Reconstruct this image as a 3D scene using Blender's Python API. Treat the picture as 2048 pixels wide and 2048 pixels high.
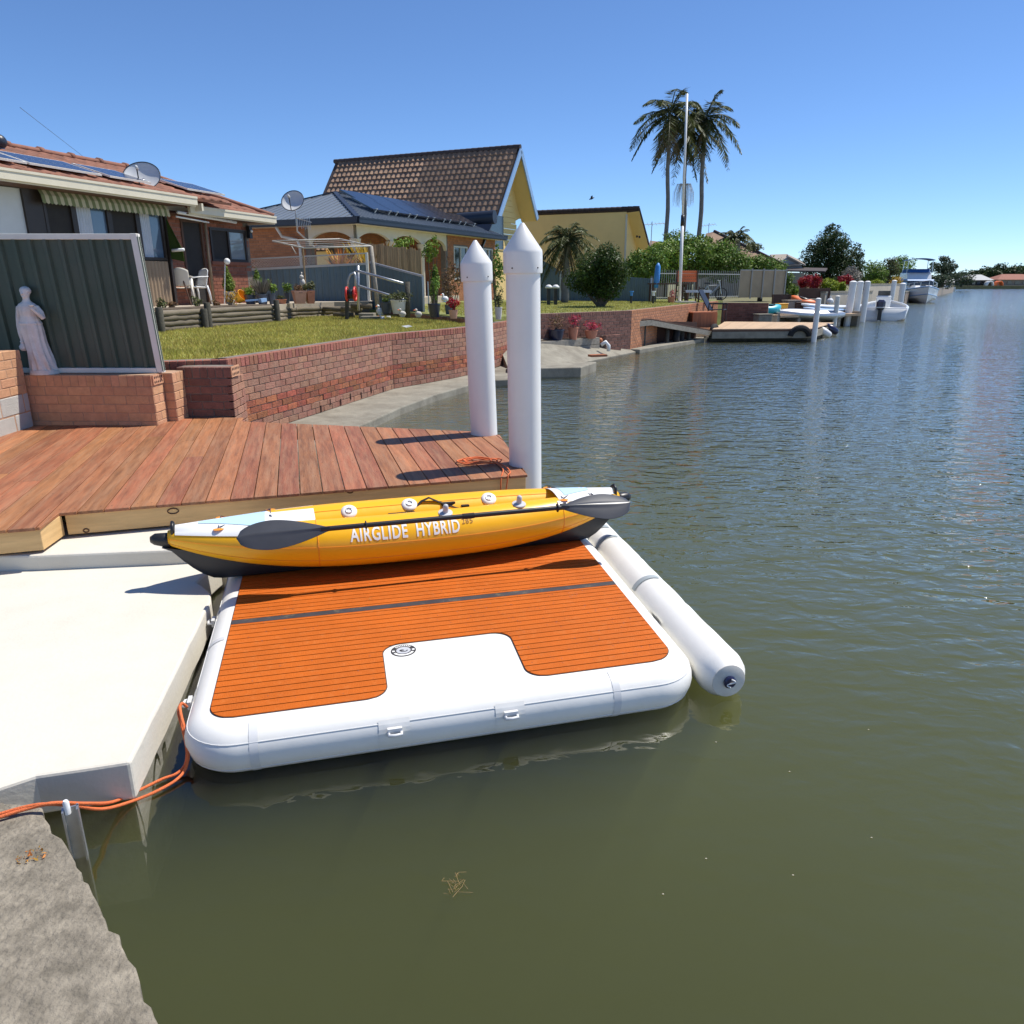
import bpy, bmesh, math, random
import numpy as np
from mathutils import Vector, Matrix, Euler
for o in list(bpy.data.objects): bpy.data.objects.remove(o)
R = math.radians
SC = bpy.context.scene
COL = SC.collection
rng = random.Random(7)

# ------------------------------------------------------------------ camera, sky, sun, exposure
CAM_H, FPX, HORIZON = 1.9, 1479.0, 565.0
PITCH = math.atan((1024 - HORIZON) / FPX)
cd = bpy.data.cameras.new('camera'); cam = bpy.data.objects.new('camera', cd); COL.objects.link(cam)
cam.location = (0, 0, CAM_H); cam.rotation_euler = (math.pi / 2 - PITCH, 0, 0)
cd.sensor_width = 36; cd.lens = FPX / 2048 * 36; cd.clip_start = 0.05; cd.clip_end = 8000
SC.camera = cam
SUN_EL, SUN_AZ = R(61), math.atan2(0.42, 0.9)          # direction towards the sun, measured from +x
SUN = Vector((math.cos(SUN_EL) * math.cos(SUN_AZ), math.cos(SUN_EL) * math.sin(SUN_AZ), math.sin(SUN_EL)))
w = bpy.data.worlds.new('World'); SC.world = w; w.use_nodes = True
wn = w.node_tree; wn.nodes.clear()
sky = wn.nodes.new('ShaderNodeTexSky'); sky.sky_type = 'NISHITA'; sky.sun_disc = False
sky.sun_elevation = SUN_EL; sky.sun_rotation = math.pi / 2 - SUN_AZ
sky.altitude = 0; sky.air_density = 0.7; sky.dust_density = 0.0; sky.ozone_density = 10.0
bg = wn.nodes.new('ShaderNodeBackground'); bg.inputs[1].default_value = 0.118
wo = wn.nodes.new('ShaderNodeOutputWorld')
wn.links.new(sky.outputs[0], bg.inputs[0]); wn.links.new(bg.outputs[0], wo.inputs[0])
sd = bpy.data.lights.new('sun', 'SUN'); sd.energy = 4.3; sd.angle = R(0.53); sd.color = (1.0, 0.955, 0.88)
so = bpy.data.objects.new('sun', sd); COL.objects.link(so)
so.rotation_euler = (-SUN).to_track_quat('-Z', 'Y').to_euler(); so.location = (20, 10, 40)
SC.render.engine = 'CYCLES'
SC.render.resolution_x = 1024; SC.render.resolution_y = 1024
SC.view_settings.view_transform = 'Standard'; SC.view_settings.look = 'None'
SC.view_settings.exposure = 0.42; SC.view_settings.gamma = 1.0; SC.view_settings.use_curve_mapping = False

# ------------------------------------------------------------------ survey helpers: a sighted point at a known height or distance
_c, _s = math.cos(PITCH), math.sin(PITCH)
def _ray(u, v):
    a = (u - 1024) / FPX; b = -(v - 1024) / FPX
    return a, _c + b * _s, -_s + b * _c
def A(u, v, z):
    d = _ray(u, v); t = (z - CAM_H) / d[2]; return Vector((d[0] * t, d[1] * t, z))
def AY(u, v, y):
    d = _ray(u, v); t = y / d[1]; return Vector((d[0] * t, y, CAM_H + d[2] * t))
def lerp(a, b, t): return a + (b - a) * t

# ------------------------------------------------------------------ materials
MATS = {}
def nd(nt, t, **kw):
    n = nt.nodes.new(t)
    for k, v in kw.items(): setattr(n, k, v)
    return n
def pbr(name, base, rough=0.6, var=0.15, vscale=3.0, rnd=0.0, bump=0.0, bscale=40.0, metal=0.0, spec=0.5,
        dirt=None, dirt_amt=0.0, dirt_scale=2.0, dirt_cut=0.55, coat=0.0, sss=0.0, trans=0.0, grain=None, hue=0.0, alpha=1.0, local=False):
    """procedural surface: world-space noise for tone, a per-piece random tone, a dirt layer and fine relief"""
    m = bpy.data.materials.new(name); m.use_nodes = True; nt = m.node_tree; N = nt.nodes; Lk = nt.links
    b = N['Principled BSDF']
    b.inputs['Roughness'].default_value = rough; b.inputs['Metallic'].default_value = metal
    b.inputs['Specular IOR Level'].default_value = spec
    b.inputs['Coat Weight'].default_value = coat
    if trans: b.inputs['Transmission Weight'].default_value = trans
    geo = nd(nt, 'ShaderNodeNewGeometry'); tc = nd(nt, 'ShaderNodeTexCoord'); oi = nd(nt, 'ShaderNodeObjectInfo')
    pos = tc.outputs['Object'] if local or grain else geo.outputs['Position']
    addr = nd(nt, 'ShaderNodeMath', operation='ADD'); fr = nd(nt, 'ShaderNodeMath', operation='FRACT')
    Lk.new(oi.outputs['Random'], addr.inputs[0]); Lk.new(geo.outputs['Random Per Island'], addr.inputs[1]); Lk.new(addr.outputs[0], fr.inputs[0])
    rand = fr.outputs[0]
    if grain:
        mp = nd(nt, 'ShaderNodeMapping'); mp.inputs['Scale'].default_value = grain
        off = nd(nt, 'ShaderNodeVectorMath', operation='ADD'); sc = nd(nt, 'ShaderNodeMath', operation='MULTIPLY'); sc.inputs[1].default_value = 37.0
        Lk.new(rand, sc.inputs[0]); Lk.new(pos, mp.inputs[0]); Lk.new(mp.outputs[0], off.inputs[0]); Lk.new(sc.outputs[0], off.inputs[1])
        pos = off.outputs[0]
    nz = nd(nt, 'ShaderNodeTexNoise'); nz.inputs['Scale'].default_value = vscale; nz.inputs['Detail'].default_value = 6; nz.inputs['Roughness'].default_value = 0.65
    Lk.new(pos, nz.inputs['Vector'])
    mr = nd(nt, 'ShaderNodeMapRange'); mr.inputs[1].default_value = 0.3; mr.inputs[2].default_value = 0.7
    mr.inputs[3].default_value = 1 - var; mr.inputs[4].default_value = 1 + var
    Lk.new(nz.outputs[0], mr.inputs[0])
    mr2 = nd(nt, 'ShaderNodeMapRange'); mr2.inputs[3].default_value = 1 - rnd; mr2.inputs[4].default_value = 1 + rnd; Lk.new(rand, mr2.inputs[0])
    mul = nd(nt, 'ShaderNodeMath', operation='MULTIPLY'); Lk.new(mr.outputs[0], mul.inputs[0]); Lk.new(mr2.outputs[0], mul.inputs[1])
    hs = nd(nt, 'ShaderNodeHueSaturation'); hs.inputs['Color'].default_value = (*base, 1); Lk.new(mul.outputs[0], hs.inputs['Value'])
    if hue:
        h2 = nd(nt, 'ShaderNodeMath', operation='MULTIPLY_ADD'); h2.inputs[1].default_value = hue; h2.inputs[2].default_value = 0.5 - hue / 2
        f7 = nd(nt, 'ShaderNodeMath', operation='MULTIPLY'); f7.inputs[1].default_value = 7.13; f8 = nd(nt, 'ShaderNodeMath', operation='FRACT')
        Lk.new(rand, f7.inputs[0]); Lk.new(f7.outputs[0], f8.inputs[0]); Lk.new(f8.outputs[0], h2.inputs[0]); Lk.new(h2.outputs[0], hs.inputs['Hue'])
    col = hs.outputs[0]
    if dirt is not None:
        n2 = nd(nt, 'ShaderNodeTexNoise'); n2.inputs['Scale'].default_value = dirt_scale; n2.inputs['Detail'].default_value = 8; n2.inputs['Roughness'].default_value = 0.7
        Lk.new(pos, n2.inputs['Vector'])
        m3 = nd(nt, 'ShaderNodeMapRange'); m3.inputs[1].default_value = dirt_cut - 0.1; m3.inputs[2].default_value = dirt_cut + 0.12; m3.inputs[4].default_value = dirt_amt
        Lk.new(n2.outputs[0], m3.inputs[0])
        mx = nd(nt, 'ShaderNodeMix', data_type='RGBA'); mx.inputs['B'].default_value = (*dirt, 1)
        Lk.new(m3.outputs[0], mx.inputs['Factor']); Lk.new(col, mx.inputs['A']); col = mx.outputs['Result']
    Lk.new(col, b.inputs['Base Color'])
    if bump:
        n3 = nd(nt, 'ShaderNodeTexNoise'); n3.inputs['Scale'].default_value = bscale; n3.inputs['Detail'].default_value = 5
        Lk.new(pos, n3.inputs['Vector'])
        bp = nd(nt, 'ShaderNodeBump'); bp.inputs['Strength'].default_value = min(1.0, bump); bp.inputs['Distance'].default_value = 0.01
        Lk.new(n3.outputs[0], bp.inputs['Height']); Lk.new(bp.outputs[0], b.inputs['Normal'])
    if alpha < 1: b.inputs['Alpha'].default_value = alpha
    MATS[name] = m
    return m
def leafmat(name, base, rnd=0.45, hue=0.05, rough=0.5, tl=0.25):
    m = pbr(name, base, rough=rough, var=0.25, vscale=1.2, rnd=rnd, hue=hue, spec=0.2)
    nt = m.node_tree; b = nt.nodes['Principled BSDF']; out = nt.nodes['Material Output']
    t = nd(nt, 'ShaderNodeBsdfTranslucent'); mx = nd(nt, 'ShaderNodeMixShader'); mx.inputs[0].default_value = tl
    nt.links.new(b.inputs['Base Color'].links[0].from_socket, t.inputs[0])
    nt.links.new(b.outputs[0], mx.inputs[1]); nt.links.new(t.outputs[0], mx.inputs[2]); nt.links.new(mx.outputs[0], out.inputs[0])
    return m

# ------------------------------------------------------------------ scene graph helpers
W = {}
def setp(o, label=None, cat=None, group=None, kind=None):
    if label: o['label'] = label
    if cat: o['category'] = cat
    if group: o['group'] = group
    if kind: o['kind'] = kind
    return o
def thing(name, label, cat, loc=(0, 0, 0), rz=0.0, group=None):
    o = bpy.data.objects.new(name, None); COL.objects.link(o); o.empty_display_size = 0.1
    o.location = loc; o.rotation_euler = (0, 0, rz); setp(o, label, cat, group)
    W[o] = Matrix.Translation(Vector(loc)) @ Matrix.Rotation(rz, 4, 'Z')
    return o
def link_mesh(name, me, mat, parent=None, world=True, kind=None):
    o = bpy.data.objects.new(name, me); COL.objects.link(o)
    if mat is not None and len(me.materials) == 0: me.materials.append(mat)
    if parent is not None:
        o.parent = parent
        W[o] = W[parent]
    else: W[o] = Matrix.Identity(4)
    if kind: o['kind'] = kind
    return o
def piece(name, me, parent, M, mat=None):
    """a piece that shares mesh data, placed by its world matrix M"""
    o = bpy.data.objects.new(name, me); COL.objects.link(o); o.parent = parent
    o.matrix_basis = W[parent].inverted() @ M; W[o] = M
    return o
def copy_tree(o, loc, rz=0.0, parent=None):
    c = o.copy(); COL.objects.link(c)
    if parent is None:
        c.location = loc; c.rotation_euler = (0, 0, rz); W[c] = Matrix.Translation(Vector(loc)) @ Matrix.Rotation(rz, 4, 'Z')
    else: c.parent = parent; W[c] = W[parent]
    for ch in list(o.children): copy_tree(ch, None, 0, c)
    return c

class MB:
    """collects shapes, then links them as ONE mesh object"""
    def __init__(s): s.v = []; s.f = []
    def add(s, vs, fs):
        n = len(s.v); s.v += [tuple(p) for p in vs]; s.f += [tuple(i + n for i in f) for f in fs]; return s
    def box(s, c, size, M=None, rz=0.0):
        hx, hy, hz = size[0] / 2, size[1] / 2, size[2] / 2
        T = Matrix.Translation(Vector(c)) @ (M if M is not None else Matrix.Rotation(rz, 4, 'Z'))
        vs = [T @ Vector((x * hx, y * hy, z * hz)) for x in (-1, 1) for y in (-1, 1) for z in (-1, 1)]
        return s.add(vs, [(0, 1, 3, 2), (4, 6, 7, 5), (0, 4, 5, 1), (2, 3, 7, 6), (0, 2, 6, 4), (1, 5, 7, 3)])
    def cbox(s, c, size, ch=0.01, M=None, rz=0.0):
        """box with chamfered edges"""
        T = Matrix.Translation(Vector(c)) @ (M if M is not None else Matrix.Rotation(rz, 4, 'Z'))
        bm = bmesh.new(); bmesh.ops.create_cube(bm, size=1.0)
        for v in bm.verts: v.co = Vector((v.co.x * size[0], v.co.y * size[1], v.co.z * size[2]))
        bmesh.ops.bevel(bm, geom=list(bm.edges), offset=ch, segments=1, affect='EDGES', profile=0.5)
        bm.verts.index_update()
        vs = [T @ v.co for v in bm.verts]; fs = [[v.index for v in f.verts] for f in bm.faces]; bm.free()
        return s.add(vs, fs)
    def beam(s, p, q, wd, ht, up=(0, 0, 1)):
        p, q = Vector(p), Vector(q); d = (q - p); l = d.length; x = d.normalized()
        y = Vector(up).cross(x)
        if y.length < 1e-5: y = Vector((0, 1, 0)).cross(x)
        y.normalize(); z = x.cross(y)
        M = Matrix((x, y, z)).transposed().to_4x4()
        return s.box((p + q) / 2, (l, wd, ht), M)
    def tube(s, pts, r, n=10, cap=True, sq=1.0):
        pts = [Vector(p) for p in pts]; k = len(pts)
        rs = r if isinstance(r, (list, tuple)) else [r] * k
        vs, fs = [], []; prev = None
        for i, p in enumerate(pts):
            t = (pts[min(i + 1, k - 1)] - pts[max(i - 1, 0)]).normalized()
            if prev is None:
                a = Vector((0, 0, 1)) if abs(t.z) < 0.9 else Vector((1, 0, 0))
                nx = t.cross(a).normalized()
            else: nx = (prev - t * prev.dot(t)).normalized()
            prev = nx; ny = t.cross(nx)
            for j in range(n):
                an = 2 * math.pi * j / n
                vs.append(p + nx * math.cos(an) * rs[i] + ny * math.sin(an) * rs[i] * sq)
        for i in range(k - 1):
            for j in range(n):
                fs.append((i * n + j, i * n + (j + 1) % n, (i + 1) * n + (j + 1) % n, (i + 1) * n + j))
        if cap: fs.append(tuple(range(n - 1, -1, -1))); fs.append(tuple((k - 1) * n + j for j in range(n)))
        return s.add(vs, fs)
    def lathe(s, c, prof, n=20, M=None, cap=True):
        T = Matrix.Translation(Vector(c)) @ (M if M is not None else Matrix.Identity(4))
        vs, fs = [], []; k = len(prof)
        for r, z in prof:
            for j in range(n):
                an = 2 * math.pi * j / n; vs.append(T @ Vector((r * math.cos(an), r * math.sin(an), z)))
        for i in range(k - 1):
            for j in range(n):
                fs.append((i * n + j, i * n + (j + 1) % n, (i + 1) * n + (j + 1) % n, (i + 1) * n + j))
        if cap:
            fs.append(tuple(range(n - 1, -1, -1))); fs.append(tuple((k - 1) * n + j for j in range(n)))
        return s.add(vs, fs)
    def grid(s, fn, nu, nv, closed_u=False, closed_v=False):
        """surface fn(i/nu, j/nv)"""
        cu = nu if closed_u else nu + 1; cv = nv if closed_v else nv + 1
        vs = [fn(i / nu, j / nv) for i in range(cu) for j in range(cv)]; fs = []
        for i in range(nu):
            for j in range(nv):
                a, b = i, (i + 1) % cu; c, d = j, (j + 1) % cv
                fs.append((a * cv + c, b * cv + c, b * cv + d, a * cv + d))
        return s.add(vs, fs)
    def prism(s, poly, z0, z1):
        n = len(poly); a = sum(poly[i][0] * poly[(i + 1) % n][1] - poly[(i + 1) % n][0] * poly[i][1] for i in range(n))
        if a < 0: poly = poly[::-1]
        vs = [(p[0], p[1], z0) for p in poly] + [(p[0], p[1], z1) for p in poly]
        fs = [tuple(range(n - 1, -1, -1)), tuple(range(n, 2 * n))] + [(i, (i + 1) % n, n + (i + 1) % n, n + i) for i in range(n)]
        return s.add(vs, fs)
    def quad(s, a, b, c, d): return s.add([a, b, c, d], [(0, 1, 2, 3)])
    def slab(s, pts, th):
        """planar polygon given thickness th along -normal"""
        pts = [Vector(p) for p in pts]; n = len(pts)
        nm = Vector((0, 0, 0))
        for i in range(n): nm += pts[i].cross(pts[(i + 1) % n])
        nm.normalize(); q = [p - nm * th for p in pts]
        return s.add(pts + q, [tuple(range(n)), tuple(range(2 * n - 1, n - 1, -1))] + [(i, n + i, n + (i + 1) % n, (i + 1) % n) for i in range(n)])
    def ico(s, c, r, sub=2, sc=(1, 1, 1), jit=0.0):
        bm = bmesh.new(); bmesh.ops.create_icosphere(bm, subdivisions=sub, radius=1); bm.verts.index_update()
        vs = [(c[0] + v.co.x * r * sc[0] * (1 + rng.uniform(-jit, jit)), c[1] + v.co.y * r * sc[1] * (1 + rng.uniform(-jit, jit)), c[2] + v.co.z * r * sc[2] * (1 + rng.uniform(-jit, jit))) for v in bm.verts]
        fs = [[v.index for v in f.verts] for f in bm.faces]; bm.free(); return s.add(vs, fs)
    def build(s, name, mat, parent=None, smooth=False, local=False, kind=None, label=None, bevel=0.0, auto=None):
        vs = s.v
        if parent is not None and not local:
            I = W[parent].inverted(); vs = [I @ Vector(p) for p in vs]
        me = bpy.data.meshes.new(name); me.from_pydata([tuple(p) for p in vs], [], s.f); me.update()
        bm = bmesh.new(); bm.from_mesh(me); bmesh.ops.recalc_face_normals(bm, faces=bm.faces); bm.to_mesh(me); bm.free()
        if smooth:
            me.polygons.foreach_set('use_smooth', [True] * len(me.polygons))
            if auto: me.set_sharp_from_angle(angle=R(auto))
        o = link_mesh(name, me, mat, parent, kind=kind)
        if bevel:
            bv = o.modifiers.new('bevel', 'BEVEL'); bv.width = bevel; bv.segments = 2; bv.limit_method = 'ANGLE'; bv.angle_limit = R(40)
        if label: o['label'] = label
        return o
def single(mb, name, mat, label, cat, group=None, **kw):
    o = mb.build(name, mat, None, **kw); return setp(o, label, cat, group)

def fast_mesh(name, V, F):
    """numpy verts (N,3) and faces (M,k) to a mesh"""
    V = np.asarray(V, dtype=np.float32); F = np.asarray(F, dtype=np.int32); k = F.shape[1]
    me = bpy.data.meshes.new(name); me.vertices.add(len(V)); me.vertices.foreach_set('co', V.ravel())
    me.loops.add(F.size); me.loops.foreach_set('vertex_index', F.ravel())
    me.polygons.add(len(F)); me.polygons.foreach_set('loop_start', np.arange(0, F.size, k, dtype=np.int32))
    me.polygons.foreach_set('loop_total', np.full(len(F), k, dtype=np.int32)); me.update(calc_edges=True); me.validate()
    return me
def leaf_quads(C, L, Wd, D, Nn):
    """diamond leaves, slightly folded: centres C, length dir D, normal Nn"""
    S = np.cross(D, Nn); S /= np.linalg.norm(S, axis=1)[:, None] + 1e-9
    l = L[:, None]; wd = Wd[:, None]; n = len(C)
    V = np.stack([C - D * l * .5, C + S * wd * .5 + Nn * wd * .12, C + D * l * .5, C - S * wd * .5 + Nn * wd * .12], 1).reshape(-1, 3)
    F = np.arange(4 * n).reshape(n, 4); return V, F
def unit(a): return a / (np.linalg.norm(a, axis=1)[:, None] + 1e-9)
def leaf_cloud(clumps, n, size, seed, shell=0.55, up=0.35, aspect=0.5):
    """leaves spread through ellipsoid clumps [(x,y,z,rx,ry,rz)], denser near the shells"""
    g = np.random.default_rng(seed); cl = np.array(clumps, float)
    vol = (cl[:, 3] * cl[:, 4] * cl[:, 5]) ** (2 / 3); idx = g.choice(len(cl), n, p=vol / vol.sum())
    d = unit(g.normal(size=(n, 3))); rad = shell + (1 - shell) * g.random(n) ** 0.7
    rad *= 1 + 0.12 * g.normal(size=n)
    C = cl[idx, :3] + d * rad[:, None] * cl[idx, 3:]
    Nn = unit(d + 0.7 * g.normal(size=(n, 3)) + np.array([0, 0, up])); D = unit(np.cross(Nn, g.normal(size=(n, 3))))
    L = size * g.uniform(0.6, 1.4, n); return leaf_quads(C, L, L * aspect, D, Nn)
def cat_meshes(parts):
    Vs, Fs, o = [], [], 0
    for V, F in parts: Vs.append(V); Fs.append(F + o); o += len(V)
    return np.concatenate(Vs), np.concatenate(Fs)
def crown_clumps(c, r, n, seed, flat=1.0, small=0.42):
    g = random.Random(seed); out = []
    for i in range(n):
        while True:
            p = [g.uniform(-1, 1) for _ in range(3)]; q = math.sqrt(sum(x * x for x in p))
            if 0.35 < q < 1: break
        k = small * g.uniform(0.7, 1.25)
        out.append((c[0] + p[0] * r[0] * (1 - k * .6), c[1] + p[1] * r[1] * (1 - k * .6), c[2] + p[2] * r[2] * (1 - k * .6), r[0] * k, r[1] * k, r[2] * k * flat))
    return out
def tree(name, label, base, trunk_h, trunk_r, crown, nleaf, size, mat, seed, nclump=14, group=None, cat='tree', bark='bark', small=0.42, up=0.35, core=True):
    """crown=(cx,cy,cz,rx,ry,rz) in world space; a tapered trunk with limbs that reach into the crown"""
    g = random.Random(seed); t = thing(name, label, cat, base, 0, group); b = Vector(base)
    c = Vector(crown[:3]); r = crown[3:]
    mb = MB(); mid = Vector((lerp(b.x, c.x, .5), lerp(b.y, c.y, .5), b.z + trunk_h))
    mb.tube([b - Vector((0, 0, .1)), lerp(b, mid, .5) + Vector((g.uniform(-.1, .1) * trunk_r * 4, 0, 0)), mid, lerp(mid, c, .7)], [trunk_r * 1.25, trunk_r, trunk_r * .8, trunk_r * .35], 8)
    cl = crown_clumps(c, r, nclump, seed, small=small)
    for k in cl[:9]:
        e = Vector(k[:3]); mb.tube([mid + (c - mid) * g.uniform(0, .4), lerp(mid, e, .55) + Vector((0, 0, .08 * r[2])), e], [trunk_r * .5, trunk_r * .32, trunk_r * .1], 6)
    mb.build('trunk', MATS[bark], t, smooth=True)
    V, F = leaf_cloud(cl + ([(c.x, c.y, c.z, r[0] * .62, r[1] * .62, r[2] * .62)] if core else []), nleaf, size, seed, up=up)
    V = V - np.array(base)
    link_mesh('crown', fast_mesh('crown', V, F), mat, t)
    return t
# ------------------------------------------------------------------ the palette
pbr('concrete_new', (0.65, 0.615, 0.53), .88, .07, 1.1, bump=.15, bscale=50, dirt=(.52, .47, .38), dirt_amt=.55, dirt_scale=1.1, dirt_cut=.54)
pbr('concrete_cut', (0.34, 0.33, 0.31), .9, .14, 4, bump=.5, bscale=40, dirt=(.2, .17, .12), dirt_amt=.6, dirt_scale=6)
pbr('concrete_old', (0.27, 0.235, 0.18), .95, .3, 9, bump=1, bscale=70, dirt=(.11, .095, .07), dirt_amt=.75, dirt_scale=14, dirt_cut=.52)
pbr('concrete_ramp', (0.26, 0.24, 0.19), .93, .2, 2.5, bump=.5, bscale=40, dirt=(.14, .12, .09), dirt_amt=.7, dirt_scale=2.0)
pbr('grey_render', (0.47, 0.46, 0.42), .9, .1, 5, rnd=.06, bump=.6, bscale=80)
pbr('mortar', (0.2, 0.17, 0.14), .95, .2, 8, bump=.6, bscale=90)
pbr('mortar_pale', (0.42, 0.26, 0.165), .95, .15, 8, bump=.6, bscale=90)
pbr('brick_red', (0.31, 0.14, 0.09), .9, .22, 22, rnd=.22, hue=.02, bump=.8, bscale=55, dirt=(.34, .215, .15), dirt_amt=.45, dirt_scale=5, dirt_cut=.5)
pbr('brick_wet', (0.33, 0.1, 0.045), .85, .25, 22, rnd=.3, hue=.03, bump=1, bscale=45, dirt=(.16, .06, .04), dirt_amt=.7, dirt_scale=7, dirt_cut=.53)
pbr('brick_soldier', (0.3, 0.115, 0.075), .9, .2, 22, rnd=.2, hue=.02, bump=.7, bscale=55)
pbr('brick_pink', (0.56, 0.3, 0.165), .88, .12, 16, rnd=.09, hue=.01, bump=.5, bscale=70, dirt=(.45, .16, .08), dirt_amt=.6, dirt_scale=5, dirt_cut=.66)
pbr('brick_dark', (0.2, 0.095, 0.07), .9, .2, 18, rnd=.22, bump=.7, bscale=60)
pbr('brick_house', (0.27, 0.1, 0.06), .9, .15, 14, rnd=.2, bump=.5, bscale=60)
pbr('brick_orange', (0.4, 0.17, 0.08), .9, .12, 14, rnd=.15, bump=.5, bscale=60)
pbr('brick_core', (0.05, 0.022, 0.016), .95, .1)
pbr('merbau', (0.3, 0.112, 0.047), .6, .36, 1.0, rnd=.24, hue=.018, bump=.35, bscale=6, grain=(2.2, 26, 26), dirt=(.4, .225, .125), dirt_amt=.5, dirt_scale=.7, dirt_cut=.55)
pbr('pine', (0.66, 0.43, 0.19), .7, .22, 1.0, rnd=.08, bump=.2, bscale=3, grain=(1.5, 30, 14), dirt=(.5, .28, .1), dirt_amt=.4, dirt_scale=.9, dirt_cut=.6)
pbr('knot', (0.1, 0.045, 0.02), .7, .2, 30)
pbr('pvc', (0.8, 0.785, 0.75), .34, .03, 2, spec=.5, dirt=(.62, .6, .55), dirt_amt=.25, dirt_scale=1.2, dirt_cut=.6)
pbr('raft_white', (0.8, 0.785, 0.735), .42, .03, 2.5, spec=.5, bump=.25, bscale=7, dirt=(.62, .6, .53), dirt_amt=.3, dirt_scale=3, dirt_cut=.62)
pbr('raft_seam', (0.66, 0.66, 0.65), .5, .05)
pbr('foam_orange', (0.53, 0.112, 0.006), .72, .1, 4, rnd=.035, bump=.5, bscale=220, spec=.25, dirt=(.6, .2, .05), dirt_amt=.4, dirt_scale=26, dirt_cut=.62)
pbr('foam_dark', (0.035, 0.033, 0.035), .8, .2, 10)
pbr('strip_dark', (0.045, 0.042, 0.045), .6, .3, 8, dirt=(.3, .25, .1), dirt_amt=.5, dirt_scale=16, dirt_cut=.66)
pbr('kayak_yellow', (0.92, 0.46, 0.008), .36, .03, 3, spec=.5, bump=.2, bscale=9)
pbr('kayak_white', (0.8, 0.8, 0.78), .4, .03)
pbr('kayak_blue', (0.5, 0.72, 0.85), .4, .04)
pbr('kayak_orange', (0.85, 0.3, 0.02), .4, .05)
pbr('kayak_hull', (0.022, 0.022, 0.024), .45, .15, 6)
pbr('black_plastic', (0.015, 0.015, 0.016), .4, .1)
pbr('black_strap', (0.012, 0.012, 0.013), .8, .15)
pbr('paddle_blade', (0.05, 0.05, 0.053), .36, .12, 8, spec=.7)
pbr('grey_plastic', (0.5, 0.51, 0.53), .45, .05)
pbr('bungee', (0.02, 0.03, 0.08), .7, .1)
pbr('print_white', (0.85, 0.84, 0.8), .5, .03)
pbr('print_brown', (0.3, 0.13, 0.02), .5, .05)
pbr('steel', (0.6, 0.61, 0.62), .28, .05, metal=1.0)
pbr('galv', (0.5, 0.51, 0.52), .42, .12, 20, metal=.85)
pbr('rope_orange', (0.75, 0.17, 0.05), .75, .15, 60, bump=.6, bscale=300)
pbr('fence_green', (0.062, 0.088, 0.06), .5, .12, 2.5, bump=.1, bscale=10, dirt=(.1, .1, .075), dirt_amt=.5, dirt_scale=1.5)
pbr('frame_white', (0.78, 0.75, 0.66), .45, .06)
pbr('statue', (0.72, 0.68, 0.63), .8, .08, 10, bump=.25, bscale=60, dirt=(.42, .36, .32), dirt_amt=.4, dirt_scale=9)
pbr('log', (0.2, 0.165, 0.115), .95, .4, 1.0, rnd=.25, bump=1, bscale=5, grain=(2, 22, 22), dirt=(.08, .07, .05), dirt_amt=.7, dirt_scale=1.0, dirt_cut=.5)
pbr('post_dark', (0.07, 0.065, 0.05), .95, .3, 8, bump=.8, bscale=30)
pbr('soil', (0.1, 0.075, 0.05), 1, .3, 6, bump=1, bscale=30)
pbr('bark', (0.13, 0.1, 0.075), .95, .3, 6, bump=1, bscale=18)
pbr('palm_bark', (0.2, 0.185, 0.165), .9, .2, 3, bump=.4, bscale=12)
pbr('roof_red', (0.25, 0.105, 0.065), .85, .2, 3, rnd=.2, bump=.4, bscale=30, dirt=(.14, .08, .06), dirt_amt=.5, dirt_scale=2)
pbr('roof_brown', (0.25, 0.16, 0.105), .88, .25, 2.0, rnd=.11, hue=.008, bump=.4, bscale=30, dirt=(.17, .11, .08), dirt_amt=.5, dirt_scale=.9, dirt_cut=.5)
pbr('roof_brown_edge', (0.06, 0.045, 0.045), .85, .2, 4)
pbr('roof_steel', (0.17, 0.2, 0.235), .42, .08, 1, metal=.0, spec=.6)
pbr('roof_grey', (0.3, 0.31, 0.32), .6, .08, 1)
pbr('fascia_navy', (0.02, 0.026, 0.04), .4, .1)
pbr('cream', (0.66, 0.6, 0.46), .5, .05)
pbr('cream_dark', (0.36, 0.33, 0.25), .7, .1)
pbr('yellow_wall', (0.9, 0.66, 0.27), .8, .05, 1)
pbr('timber_brown', (0.1, 0.05, 0.03), .7, .2, 4)
pbr('window_frame_dark', (0.03, 0.022, 0.018), .5, .1)
pbr('window_frame_pale', (0.6, 0.6, 0.56), .5, .05)
pbr('screen_mesh', (0.025, 0.022, 0.02), .8, .2, 5)
pbr('curtain', (0.5, 0.54, 0.6), .9, .08, 4)
pbr('blind', (0.6, 0.63, 0.63), .8, .05)
pbr('corr_tan', (0.3, 0.215, 0.135), .6, .12, 3)
pbr('awning_pale', (0.55, 0.5, 0.33), .85, .06)
pbr('awning_green', (0.2, 0.22, 0.1), .85, .06)
pbr('lattice', (0.5, 0.48, 0.45), .7, .08)
pbr('paling', (0.4, 0.27, 0.14), .9, .3, 1.0, rnd=.25, bump=.5, bscale=5, grain=(26, 26, 2))
pbr('solar', (0.03, 0.04, 0.085), .18, .1, 4, spec=.8)
pbr('solar_black', (0.012, 0.014, 0.022), .2, .1, 4, spec=.8)
pbr('dish_grey', (0.6, 0.61, 0.6), .5, .05)
pbr('plastic_white', (0.78, 0.78, 0.76), .4, .04)
pbr('plastic_cream', (0.62, 0.57, 0.48), .5, .06)
pbr('pot_slate', (0.07, 0.085, 0.11), .5, .15, 6)
pbr('pot_terra', (0.5, 0.2, 0.12), .8, .12, 8)
pbr('pot_pink', (0.56, 0.3, 0.22), .8, .1, 8)
pbr('pot_concrete', (0.4, 0.39, 0.36), .9, .12, 8)
pbr('pot_navy', (0.015, 0.02, 0.055), .3, .1, coat=.4)
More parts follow.
